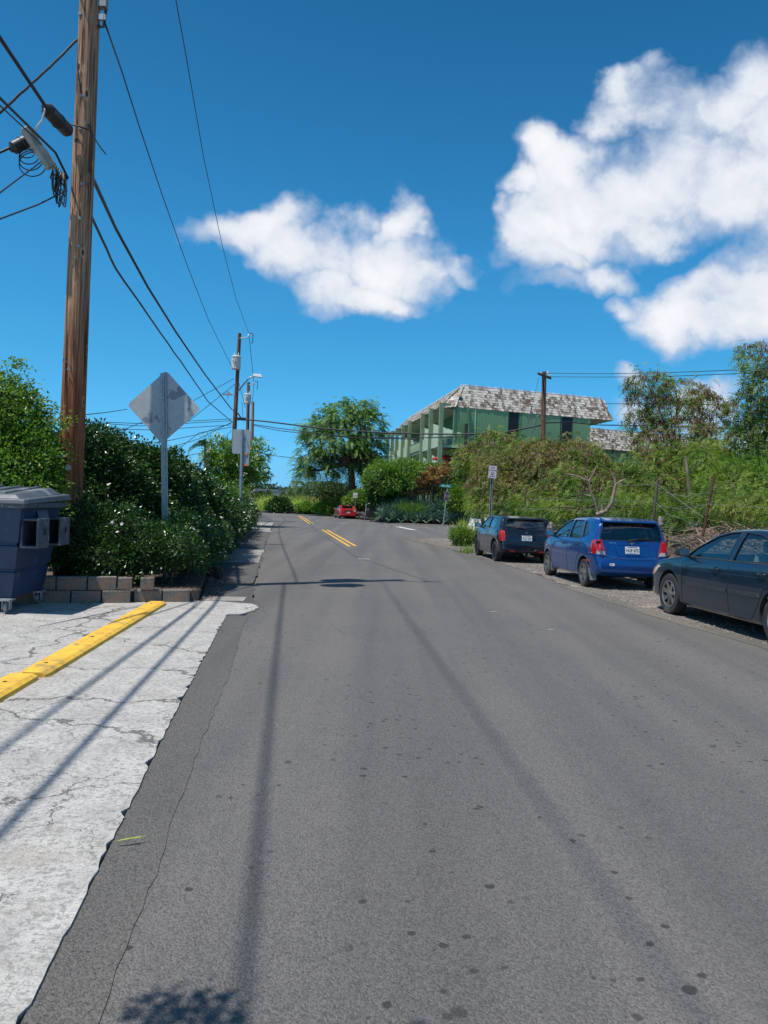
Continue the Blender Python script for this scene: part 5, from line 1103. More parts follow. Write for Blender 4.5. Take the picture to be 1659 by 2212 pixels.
# vertical siding boards on the front, with the window bays left out
z2 = D(925, 957.6, 69).z                       # upper floor level
wins = [(5.05, 6.15), (10.2, 11.45)]            # window bays along the front (metres)
def pxt(px):                                   # metres along the front for an image column
    k = (px - CX + 8) / FP; return (k * A0.y - A0.x) / (fd.x - k * fd.y)
wins = [(pxt(1083), pxt(1103)), (pxt(1198), pxt(1219))]
bw = .30; t_ = .35; n_b = 0; board = {}
bsk = MB().box((0, 0, 0), (.285, .03, 1)).mesh('siding_board', M['green_board'])
ang_f = math.atan2(fd.y, fd.x)
while t_ < wl - .1:
    inw = any(a - .12 < t_ < b_ + .12 for a, b_ in wins)
    for (za, zb_) in (((z2 + .15, ZE) if not inw else (z2 + .15, z2 + .75)), (z2 - 3.0, z2 - .15)):
        o = link('siding_board', bsk, None, B, pf(t_, (za + zb_) / 2, .035) - B.location); o.rotation_euler = (0, 0, ang_f); o.scale = (1, 1, zb_ - za)
    t_ += bw
for k, (a, b_) in enumerate(wins):
    zc0, zc1 = z2 + .8, ZE - .08
    w = MB().box(pf((a + b_) / 2, (zc0 + zc1) / 2, -.04), (b_ - a + .24, .10, zc1 - zc0 + .1), ang_f).build('window', M['green_trim'], B)
    MB().box(pf((a + b_) / 2, (zc0 + zc1) / 2, .02), (b_ - a, .03, zc1 - zc0), ang_f).build('window_opening', M['room'], w)
    for s in np.linspace(.06, .94, 9):          # louvre blades
        MB().box(pf((a + b_) / 2, zc0 + (zc1 - zc0) * s, .04), (b_ - a - .08, .02, .05), ang_f).build('louvre', M['dark'] if s < .3 else M['room'], w)
    MB().box(pf(b_ + .25, (z2 + ZE) / 2, .0), (.28, .10, ZE - z2), ang_f).build('trim_board', M['green_trim'], B)
MB().box(pf(wl / 2, z2, .02), (wl, .12, .28), ang_f).build('floor_band', M['green_trim'], B)
MB().tube([pf(pxt(1010.5), ZE, .05), pf(pxt(1010.5), z2, .05), pf(pxt(1009), z2 - 2, .05)], .045, 8).build('downspout', M['green_pale'], B)
MB().box(pf(.12, (ZE + z2) / 2 - 1, .02), (.26, .12, ZE - z2 + 2), ang_f).build('corner_board', M['green_trim'], B)
MB().box(pf(wl - .1, (ZE + z2) / 2 - 1, .02), (.22, .12, ZE - z2 + 2), ang_f).build('corner_board', M['green_board'], B)
# mansard roof core
e0, e1 = pf(0, ZE), pf(fl, ZE); e2, e3 = e1 + sd * SL, e0 + sd * SL
ins = 1.0
def tp(v, a, b_): return v + a * ins + b_ * ins + Vector((0, 0, ZT - ZE))
t0_, t1_ = tp(e0, fd, sd), tp(e1, -fd, sd); t2_, t3_ = tp(e2, -fd, -sd), tp(e3, fd, -sd); e0b = ps(1.7, ZE, 1.15); e3 = ps(SL, ZE, 1.15)
b = MB(); b.add([e0, e1, e2, e3, t0_, t1_, t2_, t3_, e0b], [(0, 8, 3, 2, 1), (4, 5, 6, 7), (0, 1, 5, 4), (1, 2, 6, 5), (2, 3, 7, 6), (3, 8, 4, 7), (8, 0, 4)]); b.build('roof', M['soffit'], B, fixn=True)
for a, c in ((t0_, t1_), (t3_, t0_), (t1_, t2_)):
    d = (c - a).normalized(); MB().box((a + c) / 2 + Vector((0, 0, .03)), ((c - a).length + .12, .16, .12), math.atan2(d.y, d.x)).build('roof_edge', M['fascia'], B)
# shingles: nearest ones single, the rest joined
sk = []; r = random.Random(11)
for k in range(10):
    w = r.uniform(.20, .36); L = .46
    b = MB().hexa([(-w/2, 0, 0), (w/2, 0, 0), (w/2, L, 0), (-w/2, L, 0), (-w/2, 0, .05), (w/2, 0, .05), (w/2, L, .015), (-w/2, L, .015)]); me = b.mesh('shingle', M['shingle'])
    a = me.attributes.new('v', 'FLOAT', 'POINT'); a.data.foreach_set('value', [r.random()] * 8); sk.append((me, w))
def shingles(pa, pb, pc, pd, single):
    """face with eave pa->pb and top pd->pc"""
    H = ((pd - pa) - (pb - pa).normalized() * (pd - pa).dot((pb - pa).normalized())); rows = 9; x = (pb - pa).normalized(); y = H.normalized(); n = x.cross(y)
    if n.z < 0: n = -n
    inset0 = (pd - pa).dot(x); Lb = (pb - pa).length; inset1 = (pb - pc).dot(x); V = []; F = []; vv = []; cnt = 0
    Mr = Matrix((x, y, n)).transposed()
    for rw in range(rows):
        s = rw / rows; base = pa + H * s; x0 = inset0 * s; x1 = Lb - inset1 * s; xx = x0 + r.uniform(-.1, .02)
        while xx < x1:
            me, w = sk[r.randrange(10)]
            p = base + x * (xx + w / 2) + n * (.03 + r.uniform(0, .012)) + y * r.uniform(-.035, .02) - y * .04
            if single and cnt < 298 and True:
                o = link('shingle', me, None, B, p - B.location); o.rotation_euler = (Mr @ Matrix.Rotation(r.uniform(-.03, .03), 3, 'Z')).to_euler(); cnt += 1
            else:
                q = r.random(); k = len(V) ; 
                for (a_, b_, c_) in ((-w/2, 0, 0), (w/2, 0, 0), (w/2, .46, 0), (-w/2, .46, 0), (-w/2, 0, .05), (w/2, 0, .05), (w/2, .46, .015), (-w/2, .46, .015)): V.append(p + x * a_ + y * b_ + n * c_ - B.location)
                F += [(k, k+3, k+2, k+1), (k+4, k+5, k+6, k+7), (k, k+1, k+5, k+4), (k+1, k+2, k+6, k+5), (k+2, k+3, k+7, k+6), (k+3, k, k+4, k+7)]; vv += [q] * 8
            xx += w + r.uniform(.004, .014)
    return V, F, vv
Va, Fa, va = shingles(e0, e1, t1_, t0_, True); parts = [(Va, Fa, va)]
parts.append(shingles(e3, e0b, t0_, t3_, False)); parts.append(shingles(e0b, e0, t0_, t0_, False)); parts.append(shingles(e1, e2, t2_, t1_, False))
V = []; F = []; vv = []
for a, b_, c in parts:
    k = len(V); V += a; F += [tuple(i + k for i in f) for f in b_]; vv += c
o = link('shingle_rows', np_mesh('shingle_rows', np.array(V), np.array(F), 4, vv, M['shingle']), None, B); o['kind'] = 'stuff'
# hip caps
for a, c in ((e0, t0_), (e1, t1_), (e0b, t0_)):
    for k in range(9):
        p = a.lerp(c, (k + .4) / 9); d = (c - a).normalized(); Mh = d.to_track_quat('Y', 'Z').to_matrix()
        MB().box(p + Vector((0, 0, .07)) + (fn + sn) * .02, (.30, .34, .04), M=Mh).build('hip_shingle', M['shingle'], B)
# street side: posts, balconies, windows
def side_t(px, off):
    k = (px - CX + 6) / FP; P0 = A0.xy.to_3d() + sn * off; return (k * P0.y - P0.x) / (sd.x - k * sd.y)
pxs = [939, 917, 899, 872, 858, 845, 835.5, 826.5]; PO = 1.5; ts = [side_t(p, PO) for p in pxs]; ang_s = math.atan2(sd.y, sd.x)
print('post t', [round(x, 1) for x in ts], 'floor', round(z2, 2), 'eave', round(ZE, 2), 'front', round(fl, 1))
ptop = ZE + .15
for tt in ts:
    MB().box(ps(tt, (ptop - 1) / 2, PO), (.38, .38, ptop + 1), ang_s).build('post', M['green_post'], B, bevel=.02)
    MB().box(ps(tt, ZE - .35, PO / 2), (.18, PO * 2 - .3, .22), ang_s).build('beam', M['green_post'], B) if False else None
    MB().box(ps(tt, ZE + .0, PO - .45), (.12, .8, .25), ang_s).build('beam', M['green_post'], B)
zl = z2 - 3.0
for fl_z in (z2, zl):
    MB().box(ps(14.5, fl_z - .12, .0), (31, 2.5, .22), ang_s).build('balcony_deck', M['green_pale'], B)
MB().box(ps(16, ZE - .06, -.05), (30, 2.3, .08), ang_s).build('soffit', M['soffit'], B)
bal = MB().box((0, 0, 0), (.05, .05, .92)).mesh('baluster', M['green_pale'])
def railing(p0, p1, z, name='railing'):
    d = p1 - p0; L = d.length; d.normalize(); a_ = math.atan2(d.y, d.x)
    o = MB().box((p0 + p1) / 2 + Vector((0, 0, z + 1.0)), (L, .07, .08), a_).box((p0 + p1) / 2 + Vector((0, 0, z + .08)), (L, .07, .07), a_).build(name, M['green_trim'], B)
    k = int(L / .15)
    for i in range(k + 1): q = link('baluster', bal, None, o, p0 + d * (L * i / max(1, k)) + Vector((0, 0, z + .54)) - B.location)
railing(ps(-.6, 0, .05), ps(-.6, 0, 1.15), z2)      # front end of the first balcony
zz0 = z2
segs = list(zip([-.2] + ts[:-1], ts))
kinds = ['rail0', 'panel', 'panel', 'rail', 'panel', 'panel', 'panel', 'panel']
for i, (ta, tb_) in enumerate(zip(ts[:-1], ts[1:])):
    kd = kinds[i + 1]
    for lv, zf in ((0, z2), (1, zl)):
        if kd == 'panel':
            MB().box(ps((ta + tb_) / 2, zf + .45, PO - .12), (tb_ - ta - .34, .08, 1.15), ang_s).build('parapet_panel', M['green_pale'], B)
        else: railing(ps(ta + .2, 0, PO - .12), ps(tb_ - .2, 0, PO - .12), zf)
        # door and window on the recessed wall
        w = MB().box(ps((ta + tb_) / 2, zf + 1.1, -1.16), (tb_ - ta - .5, .10, 2.15), ang_s).build('window', M['green_trim'], B)
        MB().box(ps((ta + tb_) / 2, zf + 1.1, -1.10), (tb_ - ta - .7, .04, 1.95), ang_s).build('pane', M['room'], w)
        if kd == 'panel' and i < 6: 
            a_ = ps(tb_ - .15, zf + 1.0, PO - .2); b_ = ps(tb_ - .15, zf + 2.3, PO - .2); c_ = ps(ta + .2, zf + 1.0, -.9)
            MB().add([a_, b_, c_, a_ + sd * .04, b_ + sd * .04, c_ + sd * .04], [(0, 1, 2), (3, 5, 4), (0, 3, 4, 1), (1, 4, 5, 2), (2, 5, 3, 0)]).build('side_screen', M['green_pale'], B, fixn=True)
# end balcony on the front left
MB().box(ps(.5, z2 + 1.1, -1.16), (1.6, .1, 2.1), ang_s).build('door', M['white_metal'], B)
railing(ps(-.6, 0, .05), ps(-.6, 0, 1.15), zl)
MB().box(ps(-.35, z2 - .12, .55), (.6, 1.3, .22), ang_s).build('deck_end', M['green_pale'], B)
# red parasol on the lower balcony, planter with plant on the upper one
u0 = ps(.6, 0, .45) + Vector((0, 0, 0)); u0.z = zl
u = thing('parasol', 'red parasol open on the lower balcony of the green building', 'parasol', u0)
MB().tube([u0, u0 + Vector((0, 0, 2.25))], .03, 6).build('pole', M['galv'], u)
b = MB(); b.lathe([(1.35, 1.82), (.7, 2.05), (0, 2.22)], u0, n=8).lathe([(1.35, 1.82), (1.35, 1.70), (1.33, 1.70), (1.33, 1.81), (.7, 2.03), (0, 2.19)], u0, n=8); b.build('canopy', M['red_plastic'], u)
# -- second, lower building to the right rear
C0 = D(1262, 925, 84); C1 = D(1560, 935, 92); d2 = (C1 - C0); d2.z = 0; L2 = d2.length; d2.normalize(); n2 = Vector((d2.y, -d2.x, 0)); zt2 = C0.z; ze2 = D(1290, 968, 83.3).z
B2 = thing('apartment_building', 'second green building with a lower shingled roof behind the leafy trees', 'building', (C0.x, C0.y, 0))
bb = C0.xy.to_3d() - d2 * 8
def q2(t, z, o): return bb + d2 * t + n2 * o + Vector((0, 0, z))
LL = L2 + 8
MB().add([q2(0, ze2, .9), q2(LL, ze2, .9), q2(LL, ze2, -12), q2(0, ze2, -12), q2(0, zt2, 0), q2(LL, zt2, 0), q2(LL, zt2, -11), q2(0, zt2, -11)], [(0,3,2,1),(4,5,6,7),(0,1,5,4),(1,2,6,5),(2,3,7,6),(3,0,4,7)]).build('roof', M['soffit'], B2, fixn=True)
MB().add([q2(0, -1, .2), q2(LL, -1, .2), q2(LL, -1, -11.5), q2(0, -1, -11.5), q2(0, ze2 + .05, .2), q2(LL, ze2 + .05, .2), q2(LL, ze2 + .05, -11.5), q2(0, ze2 + .05, -11.5)], [(0,3,2,1),(4,5,6,7),(0,1,5,4),(1,2,6,5),(2,3,7,6),(3,0,4,7)]).build('wall', M['green_board'], B2, fixn=True)
MB().box(q2(LL / 2, zt2 + .04, 0), (LL, .2, .12), math.atan2(d2.y, d2.x)).build('roof_edge', M['fascia'], B2)
for k in range(12): MB().box(q2(k * 1.9 + .5, (ze2 - 1) / 2, .24), (.2, .06, ze2 + .9), math.atan2(d2.y, d2.x)).build('trim_board', M['green_trim'], B2)
_B, B = B, B2
a_, b_, c_, d_ = q2(0, ze2, .92), q2(LL, ze2, .92), q2(LL, zt2, .02), q2(0, zt2, .02)
V, F, vv = shingles(a_, b_, c_, d_, True)
if V: o = link('shingle_rows', np_mesh('shingle_rows', np.array(V), np.array(F), 4, vv, M['shingle']), None, B2); o['kind'] = 'stuff'
B = _B
# far white roofed house seen past the spreading tree, and distant grey masts
h0 = D(797, 1072, 96); h = thing('house', 'low far house with a flat white roof past the spreading tree', 'house', (h0.x, h0.y, 0))
MB().box((h0.x + 2, h0.y + 2, 2.0 - .8), (9, 6, 3.6)).build('wall', M['grey_metal'], h); MB().box((h0.x + 2, h0.y + 2, D(797, 1056, 96).z - .1), (10, 7, .35)).build('roof', M['white_metal'], h)
for px, py, w in ((583, 1034, 1.9), (688, 1030, .0)):
    p = D(px, 1090, 190); q = D(px + .5, py, 190); m_ = thing('mast', ('distant mast with a wide platform over the far trees' if w else 'distant thin mast over the far palms'), 'mast', (p.x, p.y, -2))
    MB().tube([(p.x, p.y, -2), q], .1, 6).build('shaft', M['grey_metal'], m_)
    for dz, ww in ((-1.4, 3.), (-2.6, 4.6 if w else 2.2)): MB().box(q + Vector((0, 0, dz)), (ww, .3, .22)).build('crossbar', M['grey_metal'], m_)
h0 = D(100, 926, 34); h = thing('house', 'roof corner of a house just left of the foreground pole', 'house', (h0.x, h0.y, 0))
MB().box((h0.x - 5.2, h0.y + 2.5, h0.z / 2 - .3), (9, 5, h0.z - .5)).build('wall', M['soffit'], h); MB().box((h0.x - 5.2, h0.y + 2.5, h0.z - .12), (10, 6, .26)).build('roof', M['bark_pale'], h)
h0 = D(548, 1095, 130); h = thing('house', 'tiny pale house among the far trees past the poles', 'house', (h0.x, h0.y, -1))
MB().box((h0.x, h0.y + 3, 1.2), (7, 5, 3.4)).build('wall', M['white_metal'], h); MB().box((h0.x, h0.y + 3, 3.1), (8, 6, .4)).build('roof', M['grey_metal'], h)
p = D(576, 1100, 112); t = thing('stop_sign', 'tiny far stop sign left of the tall cane', 'sign', (p.x, p.y, -.6)); MB().tube([(p.x, p.y, -.6), D(576, 1084, 112)], .05, 6).build('post', M['galv'], t)
MB().prism([(.42 * math.cos(R(22.5 + 45 * k)), .42 * math.sin(R(22.5 + 45 * k))) for k in range(8)], -.01, .01, Matrix.Translation(D(576, 1084, 111.9)) @ XZ).build('stop_panel', M['sign_red'], t, fixn=True)

# ------------------------------------------------------------------ lava bank on the right and its rocks
bl_ = [(10.6, -12), (8.9, 4), (7.6, 10), (6.85, 14), (6.45, 17), (6.1, 20.), (5.45, 24), (5.0, 27.5), (4.7, 31), (4.4, 34)]
def bankx(y): return float(np.interp(y, [p[1] for p in bl_], [p[0] for p in bl_]))
def bankz(x, y):
    d = x - bankx(y); z = np.interp(d, [0, .35, 1.0, 2.2, 6], [0, .45, .80, 1.0, 1.15]); z *= np.interp(y, [24, 30, 34.5, 35.5], [1, .8, .5, 0]); return z
V = []; ny = 60; nx = 26; ysb = np.linspace(-12, 35.6, ny); ds = np.concatenate([np.linspace(-.05, 2.5, 14), np.geomspace(3, 40, 12)])
for y in ysb:
    for d in ds:
        x = bankx(y) + d; z = bankz(x, y); V.append((x, y, z + (0 if d < .05 else .14 * math.sin(x * 3.1 + y * 1.7) * math.sin(y * 2.3 - x) * min(1, z * 2)) - (.02 if d < .02 else 0)))
i0 = (np.arange(ny - 1)[:, None] * nx + np.arange(nx - 1)[None]).ravel()
tag(link('lava_bank', np_mesh('lava_bank', np.array(V), np.stack([i0, i0 + 1, i0 + nx + 1, i0 + nx], 1), 4, None, M['soil'], True)), kind='structure')
def rockmesh(name, seed, mat, sq=.7):
    r = random.Random(seed); b = bmesh.new(); bmesh.ops.create_icosphere(b, subdivisions=2, radius=.5)
    ph = [Vector((r.uniform(-1, 1), r.uniform(-1, 1), r.uniform(-1, 1))).normalized() for _ in range(9)]; am = [r.uniform(.72, .98) for _ in ph]
    for v in b.verts:
        p = v.co.copy(); 
        for q, a in zip(ph, am):
            d = p.normalized().dot(q)
            if p.dot(q) > .5 * a * .8: p -= q * (p.dot(q) - .5 * a * .8)
        p *= r.uniform(.95, 1.05); p.z *= sq; v.co = p
    me = bpy.data.meshes.new(name); b.to_mesh(me); b.free(); me.materials.append(mat); me.polygons.foreach_set('use_smooth', [True] * len(me.polygons)); me.set_sharp_from_angle(angle=R(25)); return me
rk = [rockmesh('rock', k, M['lava']) for k in range(8)]
def rockwall(name, label, pts, loc, cat='rock wall'):
    t = thing(name, label, cat, loc)
    for (x, y, z, s, sz) in pts:
        o = link('rock', rk[random.randrange(8)], None, t, Vector((x, y, z)) - t.location); o.scale = (s, s * random.uniform(.7, 1.1), s * sz); o.rotation_euler = (random.uniform(-.4, .4), random.uniform(-.4, .4), random.uniform(0, 6.28))
    return t
pts = []
for y in np.arange(5, 34, .42):
    for k in range(3):
        s = random.uniform(.45, 1.0) * (1 if y < 22 else .7); d = [.0, .4, .85][k] + random.uniform(-.12, .15); x = bankx(y) + d
        pts.append((x, y + random.uniform(-.15, .15), max(.08, bankz(x, y) - .12 + random.uniform(-.05, .1)), s, random.uniform(.7, 1.)))
rockwall('lava_rock_bank', 'bank of broken brown lava rocks behind the parked cars', pts, (7, 18, 0))
M['pale_rock'] = gmat('pale_splashed_rock', (.36, .32, .29), (.10, .075, .065), 5, .9, 0, .8, .03)
for px, py, Y, s, lb in ((1190, 1140, 21.8, .34, 'pale splashed rock standing between the black and the blue hatchbacks'), (1427, 1128, 17.8, .20, 'small upright pale rock on the bank beside the blue hatchback')):
    p = D(px, py, Y); o = link('pale_rock', rockmesh('pale_rock', px, M['pale_rock'], 1.3), None, None, p); o.scale = (s * .7, s * .7, s * 1.1); tag(o, lb, 'rock')
# low lava wall below the agaves and round to the red car
pts = []
path = [(10, 63.6), (6.4, 63.7), (2.6, 65.2), (.3, 67.2), (-1.4, 70.5), (-2.6, 74), (-4.4, 80), (-6.6, 88)]
for a, c in zip(path[:-1], path[1:]):
    L = math.dist(a, c)
    for k in range(int(L / .42)):
        s = k * .42 / L; x = a[0] + (c[0] - a[0]) * s; y = a[1] + (c[1] - a[1]) * s
        for z in ((.15, .5) if y > 64.5 else (.12,)): pts.append((x + random.uniform(-.15, .15), y + .3 + random.uniform(-.15, .15), z + random.uniform(0, .1), random.uniform(.45, .75), .9))
rockwall('lava_wall', 'low dark lava rock wall along the far kerb below the agaves', pts, (2, 66, 0))
p = D(806, 1116, 67); p.z = .95; rockwall('boulder', 'big brown boulder on the lava wall left of the agaves', [(p.x, p.y, .85, 1.7, .8)], (p.x, p.y, 0), 'rock')
V = []
pb_ = [(-8, 92), (-6.3, 88.2), (-3.8, 78), (-1.6, 71.5), (.4, 67.3), (2.8, 65.6), (6.5, 64), (14, 63.6), (60, 63.5)]
far_bed = pb_ + [(60, 100), (-5, 110)]
tag(slab('planted_bank', far_bed, -.02, .30, M['soil']), kind='structure')
# hedge-foot rocks on the left
for k, (px, py, Y, s) in enumerate(((463, 1245, 13.6, .42), (330, 1283, 12., .22), (452, 1262, 13.0, .2))):
    p = G(px, py + 5); o = link('rock', rk[k], None, None, (p.x, p.y, .12)); o.scale = (s, s, s); tag(o, ['dark rock at the foot of the low hedge by the walk', 'small pale stone lying on the end of the block wall', 'little rock beside the bigger dark one under the hedge'][k], 'rock')
# fence: rusty stake, wooden posts, slack wires
M['rust'] = gmat('rusty_steel', (.13, .045, .03), (.07, .03, .022), 12, .85, .2, .2)
fz = thing('wire_fence', 'slack barbed wire fence with a rusty stake and old wooden posts', 'fence', (8, 18, .9))
Yk = 16.6
k0, k1 = D(1518, 1142, Yk), D(1543, 1027, Yk + .1); MB().tube([k0 + Vector((0, 0, -.2)), k1], .028, 6).build('rusty_stake', M['rust'], fz)
w0, w1 = D(1411, 1120, 18.4), D(1420.5, 1036, 18.4); MB().tube([w0 + Vector((0, 0, -.2)), w1], [.034, .030], 8).build('post', M['bark'], fz)
for px, y0, y1, Y in ((1311, 965 + 150, 1060, 24.), (1133, 1105, 1055, 26), (1245, 1110, 1060, 24), (1290, 1110, 1058, 23.5)): MB().tube([D(px, y0, Y) + Vector((0, 0, -.2)), D(px + 2, y1, Y)], .022, 6).build('post', M['bark'], fz)
M['fence_wire'] = gmat('old_fence_wire', (.30, .28, .24), (.2, .17, .13), 10, .7, .3, 0)
for pts in ([(1240, 1070, 23), (1330, 1048, 20.5), (1421, 1047, 18.4), (1460, 1075, 17.6), (1500, 1105, 16.9), (1520, 1118, 16.6)], [(1421, 1062, 18.4), (1480, 1072, 17.5), (1534, 1064, 16.6)], [(1430, 1092, 18.2), (1470, 1100, 17.5), (1530, 1088, 16.6), (1600, 1093, 15), (1700, 1100, 13)], [(1130, 1078, 26), (1300, 1080, 21), (1415, 1084, 18.4), (1445, 1112, 18), (1470, 1120, 17.4)], [(1130, 1098, 25), (1240, 1103, 23), (1290, 1100, 22.)]):
    MB().tube([D(*p) for p in pts], .007, 4).build('fence_wire', M['fence_wire'], fz)
# dead cut branches on the bank
M['deadwood'] = gmat('dead_branch_wood', (.36, .27, .215), (.18, .12, .09), 9, .9, 0, .3)
b = MB(); rr = random.Random(8)
for k in range(1100):
    y = rr.uniform(12.0, 19.0) if k < 900 else rr.uniform(19, 31); x = bankx(y) + rr.uniform(.7, 3.2); z = bankz(x, y) + rr.uniform(.0, .34)
    a = rr.uniform(0, 6.28); L = rr.uniform(.25, 1.1); p = Vector((x, y, z)); q = p + Vector((math.cos(a) * L, math.sin(a) * L, rr.uniform(-.15, .3))); md = (p + q) / 2 + Vector((rr.uniform(-.1, .1), rr.uniform(-.1, .1), rr.uniform(0, .12))); r_ = rr.uniform(.006, .02)
    b.tube([p, md, q], [r_, r_ * .8, r_ * .4], 4, False)
tag(b.build('dead_branches', M['deadwood'], smooth=2), 'heap of dead cut branches on the rock bank behind the sedan', 'dead branches', kind='stuff')

# ------------------------------------------------------------------ vegetation
M['leaf_hedge'] = leafmat('glossy_hedge_leaf', [(.011, .034, .008), (.024, .066, .012), (.042, .105, .017), (.10, .20, .04)], .30, .15, .5)
M['leaf_bright'] = leafmat('bright_shrub_leaf', [(.05, .115, .016), (.10, .20, .025), (.16, .28, .035), (.24, .34, .055)], .4, .3)
M['leaf_leuc'] = leafmat('feathery_tree_leaf', [(.05, .11, .018), (.10, .19, .025), (.17, .27, .035), (.30, .34, .06)], .5, .35)
M['leaf_olive'] = leafmat('yellowing_tree_leaf', [(.09, .12, .03), (.16, .17, .04), (.26, .24, .07), (.32, .25, .10)], .5, .3)
M['leaf_kiawe'] = leafmat('weeping_tree_leaf', [(.05, .12, .02), (.09, .19, .03), (.15, .27, .04), (.22, .34, .07)], .5, .3)
M['leaf_far'] = leafmat('far_tree_leaf', [(.022, .052, .018), (.04, .08, .025), (.06, .11, .035)], .6, .2)
M['leaf_cane'] = leafmat('cane_leaf', [(.20, .28, .04), (.32, .42, .07), (.48, .54, .14)], .5, .35)
M['leaf_agave'] = leafmat('agave_leaf', [(.07, .15, .11), (.13, .23, .17), (.26, .36, .26)], .45, .1)
M['leaf_orange'] = leafmat('bronze_bromeliad_leaf', [(.24, .10, .055), (.36, .20, .10), (.48, .35, .18)], .5, .3)
M['leaf_crimson'] = leafmat('crimson_leaf', [(.16, .015, .025), (.26, .03, .04)], .5, .2)
M['pod'] = leafmat('brown_seed_pod', [(.10, .045, .03), (.20, .10, .06), (.30, .17, .10)], .6, .1)
M['petal'] = leafmat('white_petal', [(.78, .76, .68), (.82, .82, .80)], .5, .3)
M['palm'] = leafmat('palm_leaflet', [(.03, .075, .03), (.06, .12, .04), (.10, .17, .06)], .4, .25)

def sub_clumps(blobs, n, seed_r=.0, low=-.35, jit_=.14):
    """points on the outside of a set of ellipsoids, kept off the parts inside another"""
    cs = np.array([b_[0] for b_ in blobs], float); rs = np.array([b_[1] for b_ in blobs], float)
    area = (rs[:, 0] * rs[:, 1] + rs[:, 0] * rs[:, 2] + rs[:, 1] * rs[:, 2]); P = []; Nn = []
    while sum(len(p) for p in P) < n:
        i = rng.choice(len(blobs), n * 2, p=area / area.sum()); u = rdir(n * 2); keep = u[:, 2] > low; i = i[keep]; u = u[keep]
        p = cs[i] + u * rs[i] * (1 - np.abs(rng.normal(0, jit_, (len(i), 1))))
        d = (((p[:, None] - cs[None]) / rs[None]) ** 2).sum(-1); d[np.arange(len(i)), i] = 9; ok = d.min(1) > .62
        P.append(p[ok]); Nn.append(unit(u[ok] / rs[i][ok]))
    return np.concatenate(P)[:n], np.concatenate(Nn)[:n]
def foliage(blobs, nsub, nper, rsub, L, Wd, droop=.0, low=-.35, fold=.25, jit_=.14, up=.5, curl=0., lv=(.0, 1.)):
    P, Nn = sub_clumps(blobs, nsub, low=low, jit_=jit_); k = nsub * nper
    cv = rng.uniform(0, 1, nsub); P = P + Nn * (rng.uniform(-.6, 1.0, (nsub, 1)) ** 3 * rsub * 1.3 + rsub * .55 * np.sin(P[:, :1] * 4.1 + P[:, 2:3] * 5.3 + P[:, 1:2] * 3.))
    C_ = np.repeat(P, nper, 0); N_ = np.repeat(Nn, nper, 0); u = rdir(k); r_ = rsub * rng.uniform(.3, 1., (k, 1)) ** .6
    Q = C_ + u * r_ * rng.uniform(.7, 1.3, (nsub, 1)).repeat(nper, 0)
    d = unit(u * .9 + N_ * .5 + rng.normal(0, .4, (k, 3)) + np.array([0, 0, -droop])); n_ = unit(N_ * .5 + u * .4 + np.array([0, 0, up]) + rng.normal(0, .45, (k, 3)))
    v = np.clip(.35 * np.repeat(cv, nper) + .65 * rng.uniform(lv[0], lv[1], k) ** 1.2, 0, 1)
    return leaves(Q, d, n_, L * rng.uniform(.7, 1.25, k), Wd * rng.uniform(.75, 1.2, k), v, fold, curl)
def fronds(P, dirs, L, nl, ll, lw, droop=.5, v=None):
    """bipinnate / pinnate fronds: paired narrow leaflets along a bowed stalk"""
    n = len(P); dirs = unit(dirs); side = unit(np.cross(dirs, np.array([0, 0, 1.]) + rng.normal(0, .25, (n, 3)))); t = np.linspace(.12, 1, nl)
    L = np.broadcast_to(L, (n,))
    C_ = P[:, None] + dirs[:, None] * (L[:, None, None] * t[None, :, None]); C_[..., 2] -= droop * L[:, None] * (t ** 2)[None]
    out = []
    fd_ = dirs[:, None] * np.ones((1, nl, 1)) - np.array([0, 0, 1.]) * (droop * 1.6 * t)[None, :, None]
    vv = np.repeat(rng.uniform(0, 1, n) if v is None else v, nl)
    for s in (-1, 1):
        d = side[:, None] * s + fd_ * .55 + rng.normal(0, .12, (n, nl, 3)); d[..., 2] -= .25
        nn = np.cross(fd_, side[:, None] * s) * s + rng.normal(0, .2, (n, nl, 3))
        out.append(leaves(C_.reshape(-1, 3), d.reshape(-1, 3), nn.reshape(-1, 3), (ll * rng.uniform(.8, 1.15, n * nl) * np.tile(1.15 - .5 * t, n)), lw, np.clip(vv + rng.normal(0, .1, n * nl), 0, 1), .1))
    return merge(out)
def addleaf(name, data, mat, parent=None):
    V, F, v = data
    if parent is not None: V = V - np.array(wloc(parent))
    return link(name, np_mesh(name, V, F, 3, v, mat), None, parent)
def core(blobs, parent, mat, s=.72, name='shade_core'):  # plain lumps filling the crown, coloured dark like its shaded inside
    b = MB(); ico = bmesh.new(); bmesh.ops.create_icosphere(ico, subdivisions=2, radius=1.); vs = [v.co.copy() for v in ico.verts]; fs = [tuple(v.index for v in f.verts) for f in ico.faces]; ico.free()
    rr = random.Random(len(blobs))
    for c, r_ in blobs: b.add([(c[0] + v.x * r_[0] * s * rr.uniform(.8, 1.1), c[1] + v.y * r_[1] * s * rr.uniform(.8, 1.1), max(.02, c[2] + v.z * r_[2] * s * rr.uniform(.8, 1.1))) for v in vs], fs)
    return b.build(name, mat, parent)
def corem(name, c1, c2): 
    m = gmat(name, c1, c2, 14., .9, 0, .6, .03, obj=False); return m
M['core'] = corem('inner_shade_fill', (.020, .042, .012), (.035, .05, .018))  # shade between the leaves painted in as dark green
def limb(b, p, q, r0, r1, bend=.15, n=5, k=6):
    p = Vector(p); q = Vector(q); L = (q - p).length; off = Vector((random.uniform(-1, 1), random.uniform(-1, 1), random.uniform(-.3, .6))) * L * bend
    b.tube([p.lerp(q, i / n) + off * math.sin(i / n * math.pi) for i in range(n + 1)], [r0 + (r1 - r0) * i / n for i in range(n + 1)], k, True)
